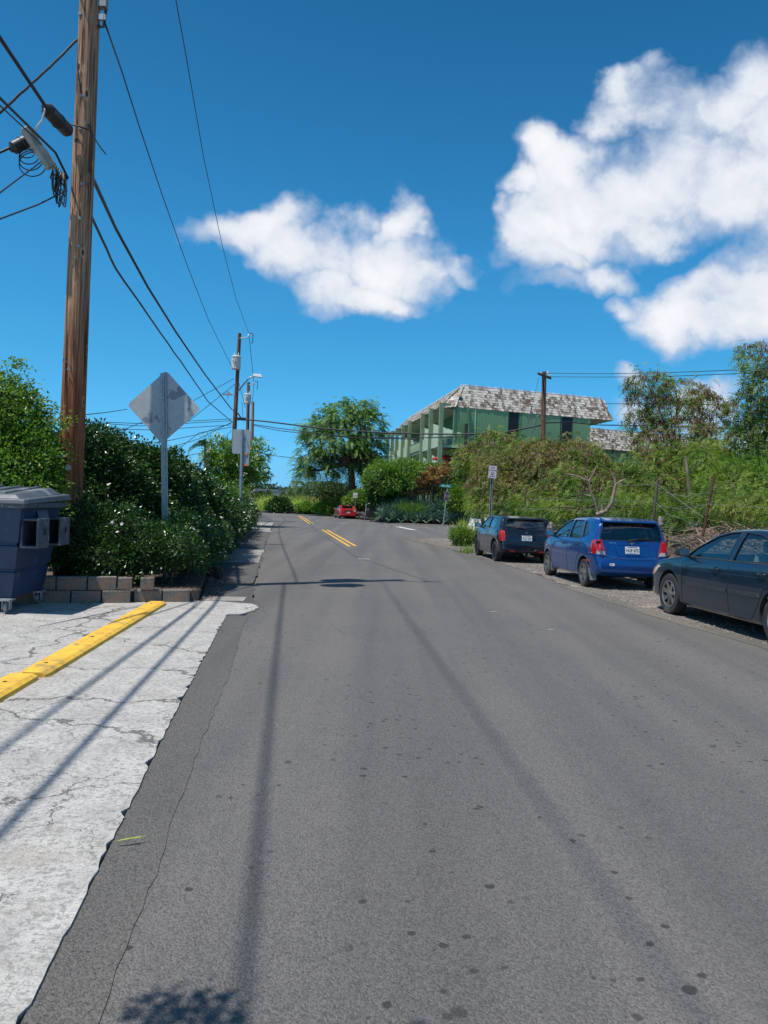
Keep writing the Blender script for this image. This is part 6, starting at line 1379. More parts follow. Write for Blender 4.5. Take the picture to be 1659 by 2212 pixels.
def tree(name, label, cat, base, fork, blobs, leafdata, r0, barkm, group=None, extra=None, nl=2, coreon=None):
    t = thing(name, label, cat, base, 0, group); b = MB(); base = Vector(base); fork = Vector(fork)
    limb(b, base, fork, r0, r0 * .7, .06, 6, 10)
    for c, r_ in blobs:
        c = Vector(c); limb(b, fork, c, r0 * .5, r0 * .14, .14)
        for _ in range(nl):
            u = Vector(rdir(1)[0]); q = c + Vector((u.x * r_[0], u.y * r_[1], abs(u.z) * r_[2])) * .85; limb(b, fork.lerp(c, .75), q, r0 * .18, r0 * .05, .12, 4, 5)
    b.build('trunk', barkm, t, smooth=1.2)
    for nm, dt, mt in leafdata: addleaf(nm, dt, mt, t)
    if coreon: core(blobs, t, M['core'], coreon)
    return t
def E3(px, py, Y, rx, ry, rz): c = D(px, py, Y); return ((c.x, c.y, c.z), (rx, ry, rz))

# ---- left: tall shrub beside the pole, hedges
def hedge(name, label, cat, blobs, dens, L, Wd, mat, flowers=0, group=None, base=None, rs=.17, coremul=.8, up=.6, fl_sz=.035, nper=26, low=-.45):
    base = base or (blobs[0][0][0], blobs[0][0][1], .1); t = thing(name, label, cat, base, 0, group)
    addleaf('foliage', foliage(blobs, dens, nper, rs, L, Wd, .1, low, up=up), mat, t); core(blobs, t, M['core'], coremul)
    b = MB()
    for c, r_ in blobs[::2]:
        for _ in range(3): limb(b, (c[0] + random.uniform(-.2, .2) * r_[0], c[1] + random.uniform(-.2, .2) * r_[1], .05), (c[0] + random.uniform(-.6, .6) * r_[0], c[1] + random.uniform(-.6, .6) * r_[1], c[2]), .022, .010)
    b.build('stems', M['bark'], t)
    if flowers:
        P, Nn = sub_clumps(blobs, flowers, low=-.1, jit_=.04); P = P + Nn * rs * .7; b0_ = P[rng.integers(0, max(1, flowers // 6), flowers)]; near_ = rng.uniform(0, 1, flowers) < .55; o_ = b0_ + rng.normal(0, .09, P.shape); P = np.where(near_[:, None], o_, P); k = 5; a = np.tile(np.arange(k) * 2 * np.pi / k, flowers)
        Pn = np.repeat(P, k, 0); n_ = np.repeat(unit(Nn + rng.normal(0, .35, Nn.shape)), k, 0); s = unit(np.cross(n_, np.tile([[0.1, 0, 1.]], (len(n_), 1)))); q = np.cross(n_, s); d = s * np.cos(a)[:, None] + q * np.sin(a)[:, None]
        addleaf('flowers', leaves(Pn, d + n_ * .15, n_, fl_sz, fl_sz * .6, rng.uniform(0, 1, len(Pn)), .05), M['petal'], t)
    return t
# low clipped hedge: corner piece, then along the walk
lowA = [((-4.35, 12.15, .52), (.55, .5, .50)), ((-3.85, 12.35, .62), (.55, .48, .42)), ((-3.35, 12.5, .64), (.48, .52, .40)), ((-4.25, 12.45, .95), (.35, .35, .35)), ((-4.75, 12.2, .95), (.32, .35, .55))]
lowB = [((-3.5 - .128 * (y - 13.2) + random.uniform(-.05, .05), y, .66 + random.uniform(-.04, .06)), (.52, .62, .50)) for y in np.arange(13.2, 17.5, .75)]
lowC = [((-3.65 - .128 * (y - 13.2) + random.uniform(-.05, .05), y, .72 + random.uniform(-.04, .08)), (.60, .75, .58)) for y in np.arange(18.2, 25.5, .95)]
lowD = [((-3.85 - .128 * (y - 13.2) + random.uniform(-.08, .05), y, .70 + random.uniform(-.04, .08)), (.7, .95, .58)) for y in np.arange(26.3, 40, 1.5)]
hedge('low_hedge', 'front corner of the low hedge with white star flowers over the block wall', 'hedge', lowA, 620, .058, .034, M['leaf_hedge'], 30, 'low flowering hedge along the walk', rs=.13)
hedge('low_hedge', 'low hedge stretch beside the diamond sign post', 'hedge', lowB, 720, .062, .036, M['leaf_hedge'], 18, 'low flowering hedge along the walk', rs=.14)
hedge('low_hedge', 'low hedge stretch leading up to the rectangular sign post', 'hedge', lowC, 800, .075, .045, M['leaf_hedge'], 12, 'low flowering hedge along the walk', rs=.17)
hedge('low_hedge', 'farthest low hedge stretch beyond the rectangular sign', 'hedge', lowD, 800, .10, .06, M['leaf_hedge'], 6, 'low flowering hedge along the walk', rs=.22)
h1 = [E3(185, 1020, 14.2, .62, .7, .75), E3(170, 1090, 14.0, .7, .7, .9), E3(225, 1005, 14.8, .55, .7, .6), E3(240, 1080, 14.6, .75, .8, .9), E3(215, 1170, 14.3, .85, .8, .85)]
h2 = [E3(275, 1035, 15.4, .62, .8, .55), E3(325, 1060, 15.8, .62, .8, .6), E3(300, 1095, 15.4, .8, .85, .85), E3(350, 1060, 16., .62, .9, .85), E3(310, 1150, 15.3, .9, .8, .8)]
h3 = [E3(390, 1082, 18, .65, 1.1, .62), E3(425, 1092, 19, .65, 1.1, .6), E3(400, 1135, 18, .8, 1.1, .8), E3(450, 1128, 20, .6, 1.2, .7), E3(430, 1150, 18.6, .6, 1., .6)]
h4 = [E3(462, 1115, 24, .7, 1.4, .5), E3(480, 1125, 25, .6, 1.4, .5), E3(470, 1140, 22.5, .5, 1.2, .5), E3(440, 1108, 25, .8, 1.4, .6)]
hedge('tall_hedge', 'tall dark hedge mass right behind the foreground pole', 'hedge', h1, 1500, .075, .045, M['leaf_hedge'], 12, 'tall glossy hedge behind the low one', base=(-6, 14, .1), rs=.17)
hedge('tall_hedge', 'rounded tall hedge mass left of the diamond sign post', 'hedge', h2, 1500, .075, .046, M['leaf_hedge'], 26, 'tall glossy hedge behind the low one', base=(-5.2, 15.5, .1), rs=.17)
hedge('tall_hedge', 'tall hedge mass right of the diamond sign post, sloping down', 'hedge', h3, 1300, .085, .05, M['leaf_hedge'], 9, 'tall glossy hedge behind the low one', base=(-5, 18.5, .1), rs=.2)
hedge('tall_hedge', 'farthest part of the tall hedge, before the plumeria', 'hedge', h4, 800, .11, .065, M['leaf_hedge'], 0, 'tall glossy hedge behind the low one', base=(-5.6, 24, .1), rs=.24)
tl = [E3(-30, 885, 11.9, .75, .6, .50), E3(5, 935, 11.8, .55, .5, .45), E3(-20, 1000, 11.8, .95, .7, .6), E3(50, 1000, 11.7, .55, .45, .5), E3(78, 1020, 11.6, .30, .35, .32), E3(20, 1060, 11.6, .8, .5, .55), E3(78, 1080, 11.5, .36, .35, .34), E3(-30, 1150, 11.8, 1., .6, .8), E3(85, 1180, 12.0, .45, .4, .6), E3(30, 1180, 12, .6, .4, .8)]
t = hedge('shrub', 'tall light green shrub at the left edge reaching over the pole', 'shrub', tl, 1500, .062, .036, M['leaf_bright'], 0, base=(-6.4, 11.9, .1), rs=.15, coremul=.72)
# sprays that stick out of it
P = []; dd = []
for (x0, y0, x1, y1) in ((0, 790, 62, 792), (0, 812, 70, 822), (10, 830, 75, 860), (30, 830, 100, 860), (40, 845, 122, 885), (60, 880, 124, 886), (70, 930, 165, 903), (60, 945, 130, 920), (100, 905, 145, 925), (30, 790, 40, 785), (95, 1005, 122, 1010), (110, 1060, 128, 1050), (100, 1090, 130, 1065)):
    a = D(x0, y0, 11.8); c = D(x1, y1, 11.75)
    for k in range(70): s = random.random() ** .8; p = a.lerp(c, s) + Vector((random.gauss(0, .05), random.gauss(0, .09), random.gauss(0, .05))); P.append(p); dd.append((c - a).normalized())
P = np.array(P); k = len(P); addleaf('sprays', leaves(P, np.array(dd) + rng.normal(0, .6, (k, 3)), rdir(k, 1.2), .06, .034, rng.uniform(.2, 1, k)), M['leaf_bright'], t)
# vegetation behind the tall hedge: spiky palm, curving palm, far trunks
def palm(name, label, crown, nf, L, ll, lw, mat, base=None, r0=.12, droop=.8, group=None, upk=.6, dirs=None):
    crown = Vector(crown); base = Vector(base) if base else Vector((crown.x, crown.y, 0)); t = thing(name, label, 'palm tree', base, 0, group)
    b = MB(); n = 10; b.tube([base.lerp(crown, i / n) for i in range(n + 1)], [r0 * (1.25 - .45 * i / n) for i in range(n + 1)], 8); b.build('trunk', M['bark_pale'], t, smooth=1.2)
    a = rng.uniform(0, 6.28, nf); u = rng.uniform(-.1, 1.3, nf) * upk; dr = np.stack([np.cos(a), np.sin(a), u], 1) if dirs is None else np.array(dirs, float)
    nf = len(dr); P = np.tile(np.array(crown), (nf, 1))
    addleaf('fronds', fronds(P, dr, L * rng.uniform(.8, 1.1, nf), 22, ll, lw, droop), mat, t)
    b = MB()
    for d_ in dr: d_ = Vector(d_).normalized(); b.tube([crown + d_ * L * s - Vector((0, 0, droop * L * s * s)) for s in np.linspace(0, .95, 7)], .018 + .01 * r0, 4)
    b.build('frond_stalks', mat, t); return t
c = D(443, 966, 42); palm('palm_tree', 'slender palm with curving fronds left of the plumeria', (c.x, c.y, c.z), 5, 1.25, .34, .045, M['palm'], base=(c.x + .1, c.y, 0), r0=.07, droop=.85, dirs=[(-1, .1, .75), (-.7, .2, 1.3), (-.15, 0, 1.5), (.5, .3, 1.3), (-.95, -.4, 1.0), (-.3, -.2, 1.6)])
c = D(205, 985, 21); palm('palm_tree', 'spiky palm top showing over the tall hedge beside the pole', (c.x, c.y, c.z), 30, .62, .36, .02, M['palm'], droop=.25, upk=1.3)
c = D(382, 1010, 40); palm('palm_tree', 'little far palm peeking over the hedge behind the sign post', (c.x, c.y, c.z), 12, .9, .4, .03, M['palm'], droop=.5, upk=1.6)
# plumeria with white flowers
pb1 = [E3(475, 975, 43.5, .85, .8, .65), E3(500, 990, 43, .9, .9, .8), E3(478, 1022, 43, .75, .8, .7), E3(520, 1015, 43.5, .8, .8, .8), E3(545, 985, 44.5, .65, .7, .75), E3(555, 1015, 44.5, .55, .7, .7), E3(538, 1045, 44, .75, .8, .55), E3(500, 1040, 43, .9, .9, .55), E3(462, 1002, 43, .40, .5, .5)]
bs = D(500, 1120, 43.5); t = tree('plumeria_tree', 'round plumeria tree with white blossoms behind the rectangular sign', 'tree', (bs.x, bs.y, 0), D(503, 1075, 43.5), pb1, [('crown', foliage(pb1, 430, 16, .26, .30, .085, .35, -.6, .15, .1, .5), M['leaf_bright'])], .22, M['bark_pale'])
P, Nn = sub_clumps(pb1, 46, low=-.1, jit_=.03); kk = 9; a = np.tile(np.arange(kk) * 2.4, len(P)); Pn = np.repeat(P + Nn * .40, kk, 0) + rng.normal(0, .07, (len(P) * kk, 3)); addleaf('flowers', leaves(Pn, rdir(len(Pn), .4), rdir(len(Pn), .5), .12, .075, rng.uniform(0, 1, len(Pn)), .1), M['petal'], t)
b = MB(); 
for (x0, y0, x1, y1) in ((487, 1110, 484, 1060), (499, 1105, 497, 1050)): b.tube([D(x0, y0, 42), D(x1, y1, 42)], .09, 7)
b.build('trunk', M['bark_pale'], t)
c0, c1 = D(504, 1102, 41), D(519, 1048, 41); tag(MB().tube([c0, c1], .07, 7).build('leaning_prop', M['bark_pale']), 'leaning pale wooden prop between hedge and rectangular sign', 'pole')
sh = [E3(455, 1085, 36, .9, .9, .5), E3(490, 1080, 36, .8, .8, .5)]; hedge('shrub', 'small shrub under the plumeria', 'shrub', sh, 260, .12, .06, M['leaf_bright'], 0, base=(-8.4, 36, .1), rs=.25)

# ---- big spreading, weeping tree
Yk_ = 84
kb = [E3(745, 905, Yk_, 3.0, 2.8, 1.7), E3(700, 935, Yk_, 2.6, 2.5, 1.7), E3(788, 918, Yk_, 2.3, 2.4, 1.6), E3(675, 985, Yk_, 1.6, 1.9, 1.7), E3(740, 960, Yk_ - 1, 3.2, 2.4, 1.7), E3(803, 958, Yk_, 1.5, 2., 1.6), E3(700, 1015, Yk_, 1.7, 1.8, 1.2), E3(790, 1000, Yk_, 2.0, 2., 1.4), E3(660, 1020, Yk_, .8, 1.2, 1.0), E3(770, 885, Yk_, 2.0, 2., 1.1)]
P, Nn = sub_clumps(kb, 4600, low=-.5, jit_=.28); hole = np.sin(P[:, 0] * 1.7 + 1) * np.sin(P[:, 2] * 2.1 + P[:, 0] * .8) + .5 * np.sin(P[:, 1] * 2.3 + P[:, 0] * 3.1); P = P[hole > -.5]; Nn = Nn[hole > -.5]; P = P + Nn * rng.uniform(0, 1, (len(P), 1)) ** 5 * .9; dr = unit(Nn * np.array([1, 1, .35]) + rng.normal(0, .5, Nn.shape)); L_ = rng.uniform(.5, 1.05, len(P))
fr = fronds(P, dr, L_, 10, .24, .075, .5)
# hanging strands below
n_ = 800; xs_ = rng.uniform(-1, 1, n_); cc = D(740, 1046, Yk_); P2_ = np.stack([cc.x + xs_ * 5.2, Yk_ + rng.uniform(-2.5, 2.5, n_), cc.z + 1.3 - np.abs(xs_) * .8 + rng.uniform(-1.0, 1.5, n_)], 1)
fr2 = fronds(P2_, rdir(n_) * np.array([1, 1, .3]), rng.uniform(.8, 1.5, n_), 8, .20, .05, 1.3)
bs = D(757, 1108, Yk_); fk = D(757, 1000, Yk_)
t = tree('spreading_tree', 'big round weeping tree with a dark curved trunk in the middle distance', 'tree', (bs.x, bs.y, 0), fk, kb, [('crown', merge([fr, fr2]), M['leaf_kiawe'])], .48, M['bark'], nl=4)
b = MB()
for k in range(150):
    s = D(757, 1000, Yk_); a = rng.uniform(0, 6.28); q = Vector((s.x + math.cos(a) * rng.uniform(1, 5), s.y + math.sin(a) * 2.5, s.z + rng.uniform(.3, 1.6))); limb(b, s + Vector((0, 0, rng.uniform(-.8, 1))), q, .07, .03, .15, 4, 4); b.tube([q, q + Vector((rng.uniform(-.4, .4), 0, -rng.uniform(.8, 2.6)))], [.022, .01], 4)
b.build('branches', M['bark'], t)
# trees and palms around the far end of the road
def fartree(label, px, py, Y, w, h, mat=None, name='far_tree', cat='tree', lf=.35, n=260, group='trees and palms on the skyline past the end of the road'):
    c = D(px, py, Y); bl = [((c.x + rng.uniform(-.55, .55) * w, Y + rng.uniform(-.4, .4) * w, c.z + rng.uniform(-.25, .35) * h), (w * .5, w * .5, h * .5)) for _ in range(6)] + [((c.x, Y, c.z), (w * .7, w * .6, h * .6))]
    return tree(name, label, cat, (c.x, Y, -1), (c.x, Y, c.z - h * .5), bl, [('crown', foliage(bl, n, 12, w * .14, lf, lf * .5, .2, -.5, .2, .1, .5), mat or M['leaf_far'])], w * .06, M['bark'], group, coreon=.7)
fartree('wide domed dark tree on the skyline left of the far palms', 590, 1078, 170, 7, 2.0, lf=.8, n=420)
fartree('dark tree beside the tiny pale house', 567, 1085, 125, 2.6, 2.2, lf=.45)
fartree('dark tree mass below the spreading tree', 700, 1092, 105, 3.5, .9, lf=.4)
fartree('dark flat tree under the trunk of the spreading tree', 735, 1066, 92, 3.0, .7, lf=.35)
fartree('small round tree left of the distant palms', 646, 1066, 160, 2.6, 1.2, lf=.6)
fartree('dark bushes right behind the tall cane', 665, 1092, 125, 5.5, 1.1, lf=.5)
fartree('low dark trees at the foot of the weeping tree', 720, 1090, 98, 2.4, .9, lf=.35)
for k, (px, py, Y) in enumerate(((641, 1041, 140), (674, 1043, 135), (685, 1046, 132), (701, 1047, 120), (715, 1046, 110), (728, 1046, 108), (707, 1042, 128), (622, 1056, 150))):
    c = D(px, py, Y); palm('palm_tree', ['short palm tree left of the thin mast', 'bushy palm right under the thin mast', 'palm close right of the thin mast', 'palm left of the drooping branches', 'palm below the drooping branches', 'palm nearest the dark curved trunk', 'tallest palm behind the drooping branches', 'low palm beside the domed tree'][k], c, 13, 2.3, .75, .09, M['palm'], base=(c.x, Y, -1), droop=.9, upk=.7, r0=.2, group='trees and palms on the skyline past the end of the road')
# tall cane grass at the end of the road
def grassclump(P, h, w, n, lean=.35, segs=3, v=(0, 1)):
    """arching blades of three joined diamonds"""
    k = len(P) * n; B0 = np.repeat(P, n, 0) + rng.normal(0, 1, (k, 3)) * np.array([w, w, 0]) * .5; a = rng.uniform(0, 6.28, k); H = h * rng.uniform(.55, 1.1, k); ln = lean * rng.uniform(.3, 1.3, k)
    dh = np.stack([np.cos(a), np.sin(a), 0 * a], 1); out = []; vv = rng.uniform(v[0], v[1], k)
    p = B0.copy(); 
    for s in range(segs):
        ang = ln * (s + .6) * 1.1; d = dh * np.sin(ang)[:, None] + np.array([0, 0, 1.]) * np.cos(ang)[:, None]; Ls = H / segs * 1.25
        out.append(leaves(p - d * Ls[:, None] * .1, d, rdir(k) * .3 + dh, Ls, (.02 + .012 * H) * (1.2 - .25 * s), vv, .1)); p = p + d * (H / segs)[:, None]
    return merge(out)
Pc = []
for k in range(230): px = rng.uniform(562, 702); Y = rng.uniform(93, 108); c = D(px, 1100, Y); Pc.append((c.x, Y, .0))
t = tag(addleaf('cane_field', grassclump(np.array(Pc), 2.6, .8, 20, .5, 4), M['leaf_cane']), 'stand of tall yellow green cane at the far end of the road', 'cane', kind='stuff')
def bush(label, px, py, Y, rx, rz, mat, lf=.12, n=300, name='bush', cat='bush', asp=.5, nb=4, droop=.1, group=None, rs=.25, nper=18, up=.5, base=None, z0=.05):
    c = D(px, py, Y); bl = [((c.x + rng.uniform(-.5, .5) * rx, Y + rng.uniform(-.35, .35) * rx, c.z + rng.uniform(-.25, .2) * rz), (rx * .6, rx * .55, rz * .75)) for _ in range(nb)] + [((c.x, Y, c.z - rz * .1), (rx * .8, rx * .6, rz * .9))]
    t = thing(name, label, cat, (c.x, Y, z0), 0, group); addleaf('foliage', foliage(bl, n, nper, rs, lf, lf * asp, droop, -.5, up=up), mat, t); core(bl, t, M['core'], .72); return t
G2 = 'green bushes at the far end of the road'
bush('low bright bush in front of the cane, left one', 590, 1100, 91.5, 1.2, .8, M['leaf_bright'], .22, 160, group=G2)
bush('dark green creeper bush at the centre of the road end', 610, 1095, 91, 1.6, 1.1, M['leaf_hedge'], .22, 260, group=G2)
bush('rounded bright bush right of the centre bush', 665, 1100, 90.5, 1.7, .8, M['leaf_bright'], .22, 260, group=G2)
bush('wide dark bush at the bend just left of the red coupe', 722, 1098, 84, 2.0, 1.1, M['leaf_bright'], .2, 420, group=G2)
bush('green bush directly behind the red coupe', 745, 1092, 88, 2.4, 1.0, M['leaf_hedge'], .22, 420, group=G2)
bush('bush between red coupe and boulder', 778, 1085, 78, 2.0, 1.2, M['leaf_bright'], .22, 420, group=G2)
bush('crimson leaved bush on the slope behind the bend', 690, 1081, 100, 1.0, .6, M['leaf_crimson'], .22, 150)
bush('grey green bush on the slope above the bend', 715, 1078, 104, 2.2, .8, M['leaf_far'], .22, 200)
P = np.stack([rng.uniform(-21, -17, 500), rng.uniform(95, 112, 500), np.zeros(500)], 1)
tag(addleaf('roadside_grass', grassclump(P, .5, .5, 14, .4, 2, (.2, .8)), M['grass']), 'bright grass patch left of the cane', 'grass', kind='stuff')
# low stony slope at the road's end
rockwall('lava_wall', 'line of low dark rocks across the end of the road', [(x, 90.3 + .2 * math.sin(x), .15, random.uniform(.5, .9), .6) for x in np.arange(-17, -6.5, .55)], (-12, 90, 0))

# ---- middle right: planted bank below the building
bush('big light green broad leaved shrub left of the bronze plants', 848, 1040, 66, 2.3, 1.9, M['leaf_bright'], .30, 620, name='shrub', cat='shrub', rs=.32, nper=16, asp=.34, droop=.25)
bush('dark lower half of the broad leaved shrub above the agaves', 838, 1078, 66.5, 1.6, .9, M['leaf_hedge'], .28, 260, rs=.3)
bush('dark shrub against the building behind the stop sign', 945, 1040, 69, 2.2, 1.6, M['leaf_leuc'], .24, 420)
bush('small palm like shrub left of the balconies', 802, 1010, 82, 1.1, 1.4, M['leaf_far'], .3, 260, rs=.4)
bush('thin green shrub right of the stop sign', 1000, 1085, 63, 1.4, 1.3, M['leaf_leuc'], .2, 420)
for k, (px, py, s) in enumerate(((905, 1040, 1.), (918, 1024, .9), (938, 1014, 1.05), (957, 1020, .95), (948, 1042, 1.), (925, 1052, .95), (972, 1012, .8), (897, 1058, .75), (965, 1000, .7), (934, 1034, 1.0))):
    c = D(px, py + 4, 64.9 + (k % 3) * .25); n_ = 90; a = rng.uniform(0, 6.28, n_); u = rng.uniform(-.5, 1.2, n_); d = np.stack([np.cos(a), np.sin(a), u], 1); V = leaves(np.tile(np.array(c), (n_, 1)), d, rdir(n_, 1), s * rng.uniform(.6, 1.0, n_), .06, rng.uniform(0, 1, n_), .2, -.25)
    lb = ['left', 'upper left', 'top middle', 'right of the top', 'lower right', 'bottom middle', 'upper right', 'lowest left', 'topmost', 'central'][k]
    t = thing('bronze_bromeliad', f'bronze orange spiky rosette, {lb} in the cluster by the street sign', 'plant', (c.x, c.y, .2), 0, 'bronze spiky plants below the balconies'); addleaf('rosette', V, M['leaf_orange'], t); MB().tube([(c.x, c.y, .2), c], .06, 6).build('stem', M['bark'], t)
c = D(818, 988 + 15, 66); n_ = 30; a = rng.uniform(0, 6.28, n_); V = leaves(np.tile(np.array(c), (n_, 1)), np.stack([np.cos(a), np.sin(a), rng.uniform(-.2, 1, n_)], 1), rdir(n_, 1), .45, .07, rng.uniform(0, 1, n_), .2); t = thing('bronze_bromeliad', 'single bronze rosette on top of the light green shrub', 'plant', (c.x, c.y, .2)); addleaf('rosette', V, M['leaf_orange'], t); MB().tube([(c.x, c.y, .2), c], .05, 6).build('stem', M['bark'], t)
P = np.array([(D(px, 1095, 64.5).x, 64.5 + rng.uniform(-.4, .4), .3) for px in rng.uniform(868, 905, 26)])
tag(addleaf('ornamental_grass', grassclump(P, 1.7, .5, 34, .35, 3, (.2, .9)), M['leaf_bright']), 'fine bright green grass tuft above the agaves', 'grass', kind='stuff')
def agave(px, py, Y, s, label):
    c = D(px, py, Y); n_ = 34; a = np.arange(n_) * 2.4; u = np.linspace(2.2, -.25, n_); d = np.stack([np.cos(a), np.sin(a), u], 1); d = unit(d); L_ = s * rng.uniform(.85, 1.1, n_); n0 = np.cross(np.cross(d, [0, 0, 1.]), d); out = []
    p = np.tile(np.array([c.x, c.y, c.z]), (n_, 1)); out.append(leaves(p, d, n0 + .01, L_, .15 * s, np.clip(rng.uniform(0, 1, n_), 0, 1), .35, -.12)); V = merge(out)
    t = thing('agave', label, 'agave', (c.x, c.y, .2), 0, 'blue grey agaves along the far kerb'); addleaf('rosette', V, M['leaf_agave'], t); MB().tube([(c.x, c.y, .2), (c.x, c.y, c.z)], .07, 6).build('stem', M['bark_pale'], t)
ag = [(838, 1108), (858, 1102), (852, 1120), (872, 1112), (888, 1104), (880, 1122), (898, 1116), (912, 1100), (908, 1124), (925, 1112), (940, 1102), (936, 1122), (978, 1100), (985, 1116), (1000, 1106), (996, 1122), (972, 1124), (952, 1116), (1012, 1096), (826, 1118), (866, 1094), (955, 1098)]
rr = random.Random(2)
pos = ['leftmost agave but one, just right of the boulder', 'tall agave second from the boulder', 'low agave at the kerb below the second tall one', 'agave under the broad leaved shrub', 'agave under the bright grass tuft', 'kerbside agave below the grass tuft', 'kerbside agave right of the grass tuft', 'tall agave below the bronze plants, left side', 'kerbside agave below the bronze plants', 'agave midway between grass tuft and stop sign', 'tall agave close left of the stop sign post', 'kerbside agave close left of the stop sign post', 'tall agave close right of the stop sign post', 'kerbside agave right of the stop sign post', 'big blue agave second right of the stop sign', 'lowest agave towards the white car', 'agave at the foot of the stop sign post', 'agave right behind the stop sign post', 'rightmost agave above the white car', 'leftmost agave at the boulder', 'back row agave under the broad leaved shrub', 'back row agave behind the stop sign post']
for k, (px, py) in enumerate(ag): agave(px, py, 63.9 + (1120 - py) * .045 + rr.uniform(-.1, .1), rr.uniform(.85, 1.2), pos[k])
bush('green growth behind the stop sign against the balconies', 985, 1075, 67, 1.6, 1.6, M['leaf_leuc'], .22, 520)
bush('tall dark growth filling the space right of the bronze plants', 998, 1035, 68, 1.8, 2.0, M['leaf_leuc'], .24, 480)
# ---- thicket on the right
M['leaf_dry'] = leafmat('dry_season_tree_leaf', [(.07, .095, .02), (.14, .16, .03), (.22, .23, .05), (.32, .26, .09)], .5, .3)
def leuc(label, base, fork, blobs, nf, L=.30, v=None, mat='leaf_leuc', pods=0, r0=.08, nl=2, bark='bark', group='feathery trees of the thicket behind the parked cars', yel=0, coreon=None, ll=.09, lw=.026, dr=.55):
    P, Nn = sub_clumps(blobs, nf, low=-.75, jit_=.25); ph_ = rng.uniform(0, 6, 3); hole = np.sin(P[:, 0] * 3.3 + ph_[0]) * np.sin(P[:, 2] * 4.6 + P[:, 0] * 1.3 + ph_[1]) + .5 * np.sin(P[:, 1] * 5 + P[:, 0] * 7 + ph_[2]); P = P[hole > -.55]; Nn = Nn[hole > -.55]; nf = len(P); d = unit(Nn * np.array([1, 1, .6]) + rng.normal(0, .5, Nn.shape)); cl = np.sin(P[:, 0] * 2.7 + P[:, 2] * 3.1) * .25 + .5
    sp_ = rng.uniform(0, 1, (len(P), 1)) ** 7; P = P + (Nn * .7 + np.array([0, 0, .5])) * sp_ * .45; data = [('crown', fronds(P, d, L * rng.uniform(.7, 1.25, nf), 6, ll * L / .3, lw * L / .3, dr, np.clip(cl + rng.normal(0, .2, nf), 0, 1)), M[mat])]
    if yel: Py, Ny = sub_clumps(blobs, yel, low=-.3, jit_=.1); ky = 9; Pn = np.repeat(Py + Ny * .05, ky, 0) + rng.normal(0, .07, (yel * ky, 3)); dn = rng.normal(0, .5, (len(Pn), 3)); dn[:, 2] -= 1.; data.append(('yellow_leaves', leaves(Pn, dn, rdir(len(Pn)), .17, .04, rng.uniform(0, 1, len(Pn)), .1), M['leaf_olive']))
    if pods: Pp, Np = sub_clumps(blobs, pods, low=-.2, jit_=.08); kp = 12; Pn = np.repeat(Pp + Np * .08, kp, 0) + rng.normal(0, .06, (pods * kp, 3)); dn = rng.normal(0, .45, (len(Pn), 3)); dn[:, 2] -= 1.; data.append(('seed_pods', leaves(Pn, dn, rdir(len(Pn)), .19, .030, rng.uniform(0, 1, len(Pn)), .05), M['pod']))
    return tree('feathery_tree', label, 'tree', base, fork, blobs, data, r0, M[bark], group, nl=nl, coreon=coreon)
def B_(px, py, Y, rx, rz, ry=None): return E3(px, py, Y, rx, ry or rx, rz)
def base_(px, Y): c = D(px, 1120, Y); return (c.x, Y, bankz(c.x, Y) - .1)
leuc('bushy tree in front of the building corner left of the crossarm pole', base_(1075, 33), D(1070, 1040, 33), [B_(1070, 960, 33, .8, .5), B_(1030, 982, 33, .8, .45), B_(1110, 982, 33, .9, .55), B_(1012, 1000, 33, .55, .5), B_(1060, 990, 32.5, 1.2, .6), B_(1022, 1042, 33, .4, .4)], 2600, .34, pods=260, yel=200)
leuc('olive tree mass directly behind the NO PARKING sign', base_(1110, 30), D(1110, 1070, 30), [B_(1080, 1010, 30, .9, .55), B_(1130, 1000, 30, .9, .6), B_(1060, 1050, 29.5, .9, .6), B_(1120, 1050, 29.5, .9, .65), B_(1160, 1030, 30, .8, .6), B_(1100, 1090, 29, 1.2, .5)], 3000, .30, mat='leaf_dry', pods=150, yel=420)
leuc('dark feathery bush behind the roof of the black hatchback', base_(1040, 29), D(1040, 1090, 29), [B_(1042, 1085, 31, .5, .6), B_(1060, 1095, 29, .8, .5), B_(1110, 1105, 28, .9, .4), B_(1028, 1062, 32, .4, .5), B_(1160, 1095, 27, .8, .5)], 2600, .28, mat='leaf_leuc', coreon=.6)
leuc('yellowing tree below the crossarm pole', base_(1190, 29), D(1190, 1060, 29), [B_(1180, 985, 30, 1.0, .55), B_(1240, 980, 30, .8, .5), B_(1200, 1010, 29, 1.1, .7), B_(1250, 1000, 29, .9, .7), B_(1150, 1000, 30, .7, .5)], 3000, .30, mat='leaf_dry', pods=240, yel=480)
leuc('green tree with brown pods above the blue hatchback', base_(1290, 27), D(1290, 1070, 27), [B_(1265, 1000, 28, .8, .5), B_(1310, 1025, 28, .7, .4), B_(1290, 1050, 27, .9, .5), B_(1345, 1045, 27, .6, .45), B_(1240, 1050, 27, .9, .7), B_(1330, 1060, 26.5, .8, .6), B_(1200, 1075, 27, .9, .6)], 3300, .28, pods=260, yel=240)
leuc('low bright growth behind the roof of the blue hatchback', base_(1260, 24), D(1260, 1100, 24), [B_(1220, 1100, 25, .7, .35), B_(1290, 1095, 24, .7, .35), B_(1350, 1095, 23, .7, .4), B_(1400, 1090, 23, .7, .45), B_(1170, 1108, 25.5, .6, .3)], 2400, .24)
tb_ = [B_(1400, 830, 27, .75, .38), B_(1470, 850, 27, .9, .42), B_(1450, 890, 27, 1.0, .5), B_(1390, 870, 27, .5, .5), B_(1520, 880, 27, .7, .45), B_(1380, 915, 27, .5, .35), B_(1470, 940, 26.5, 1.0, .6), B_(1540, 920, 27, .5, .4), B_(1420, 960, 26.5, .8, .5)]
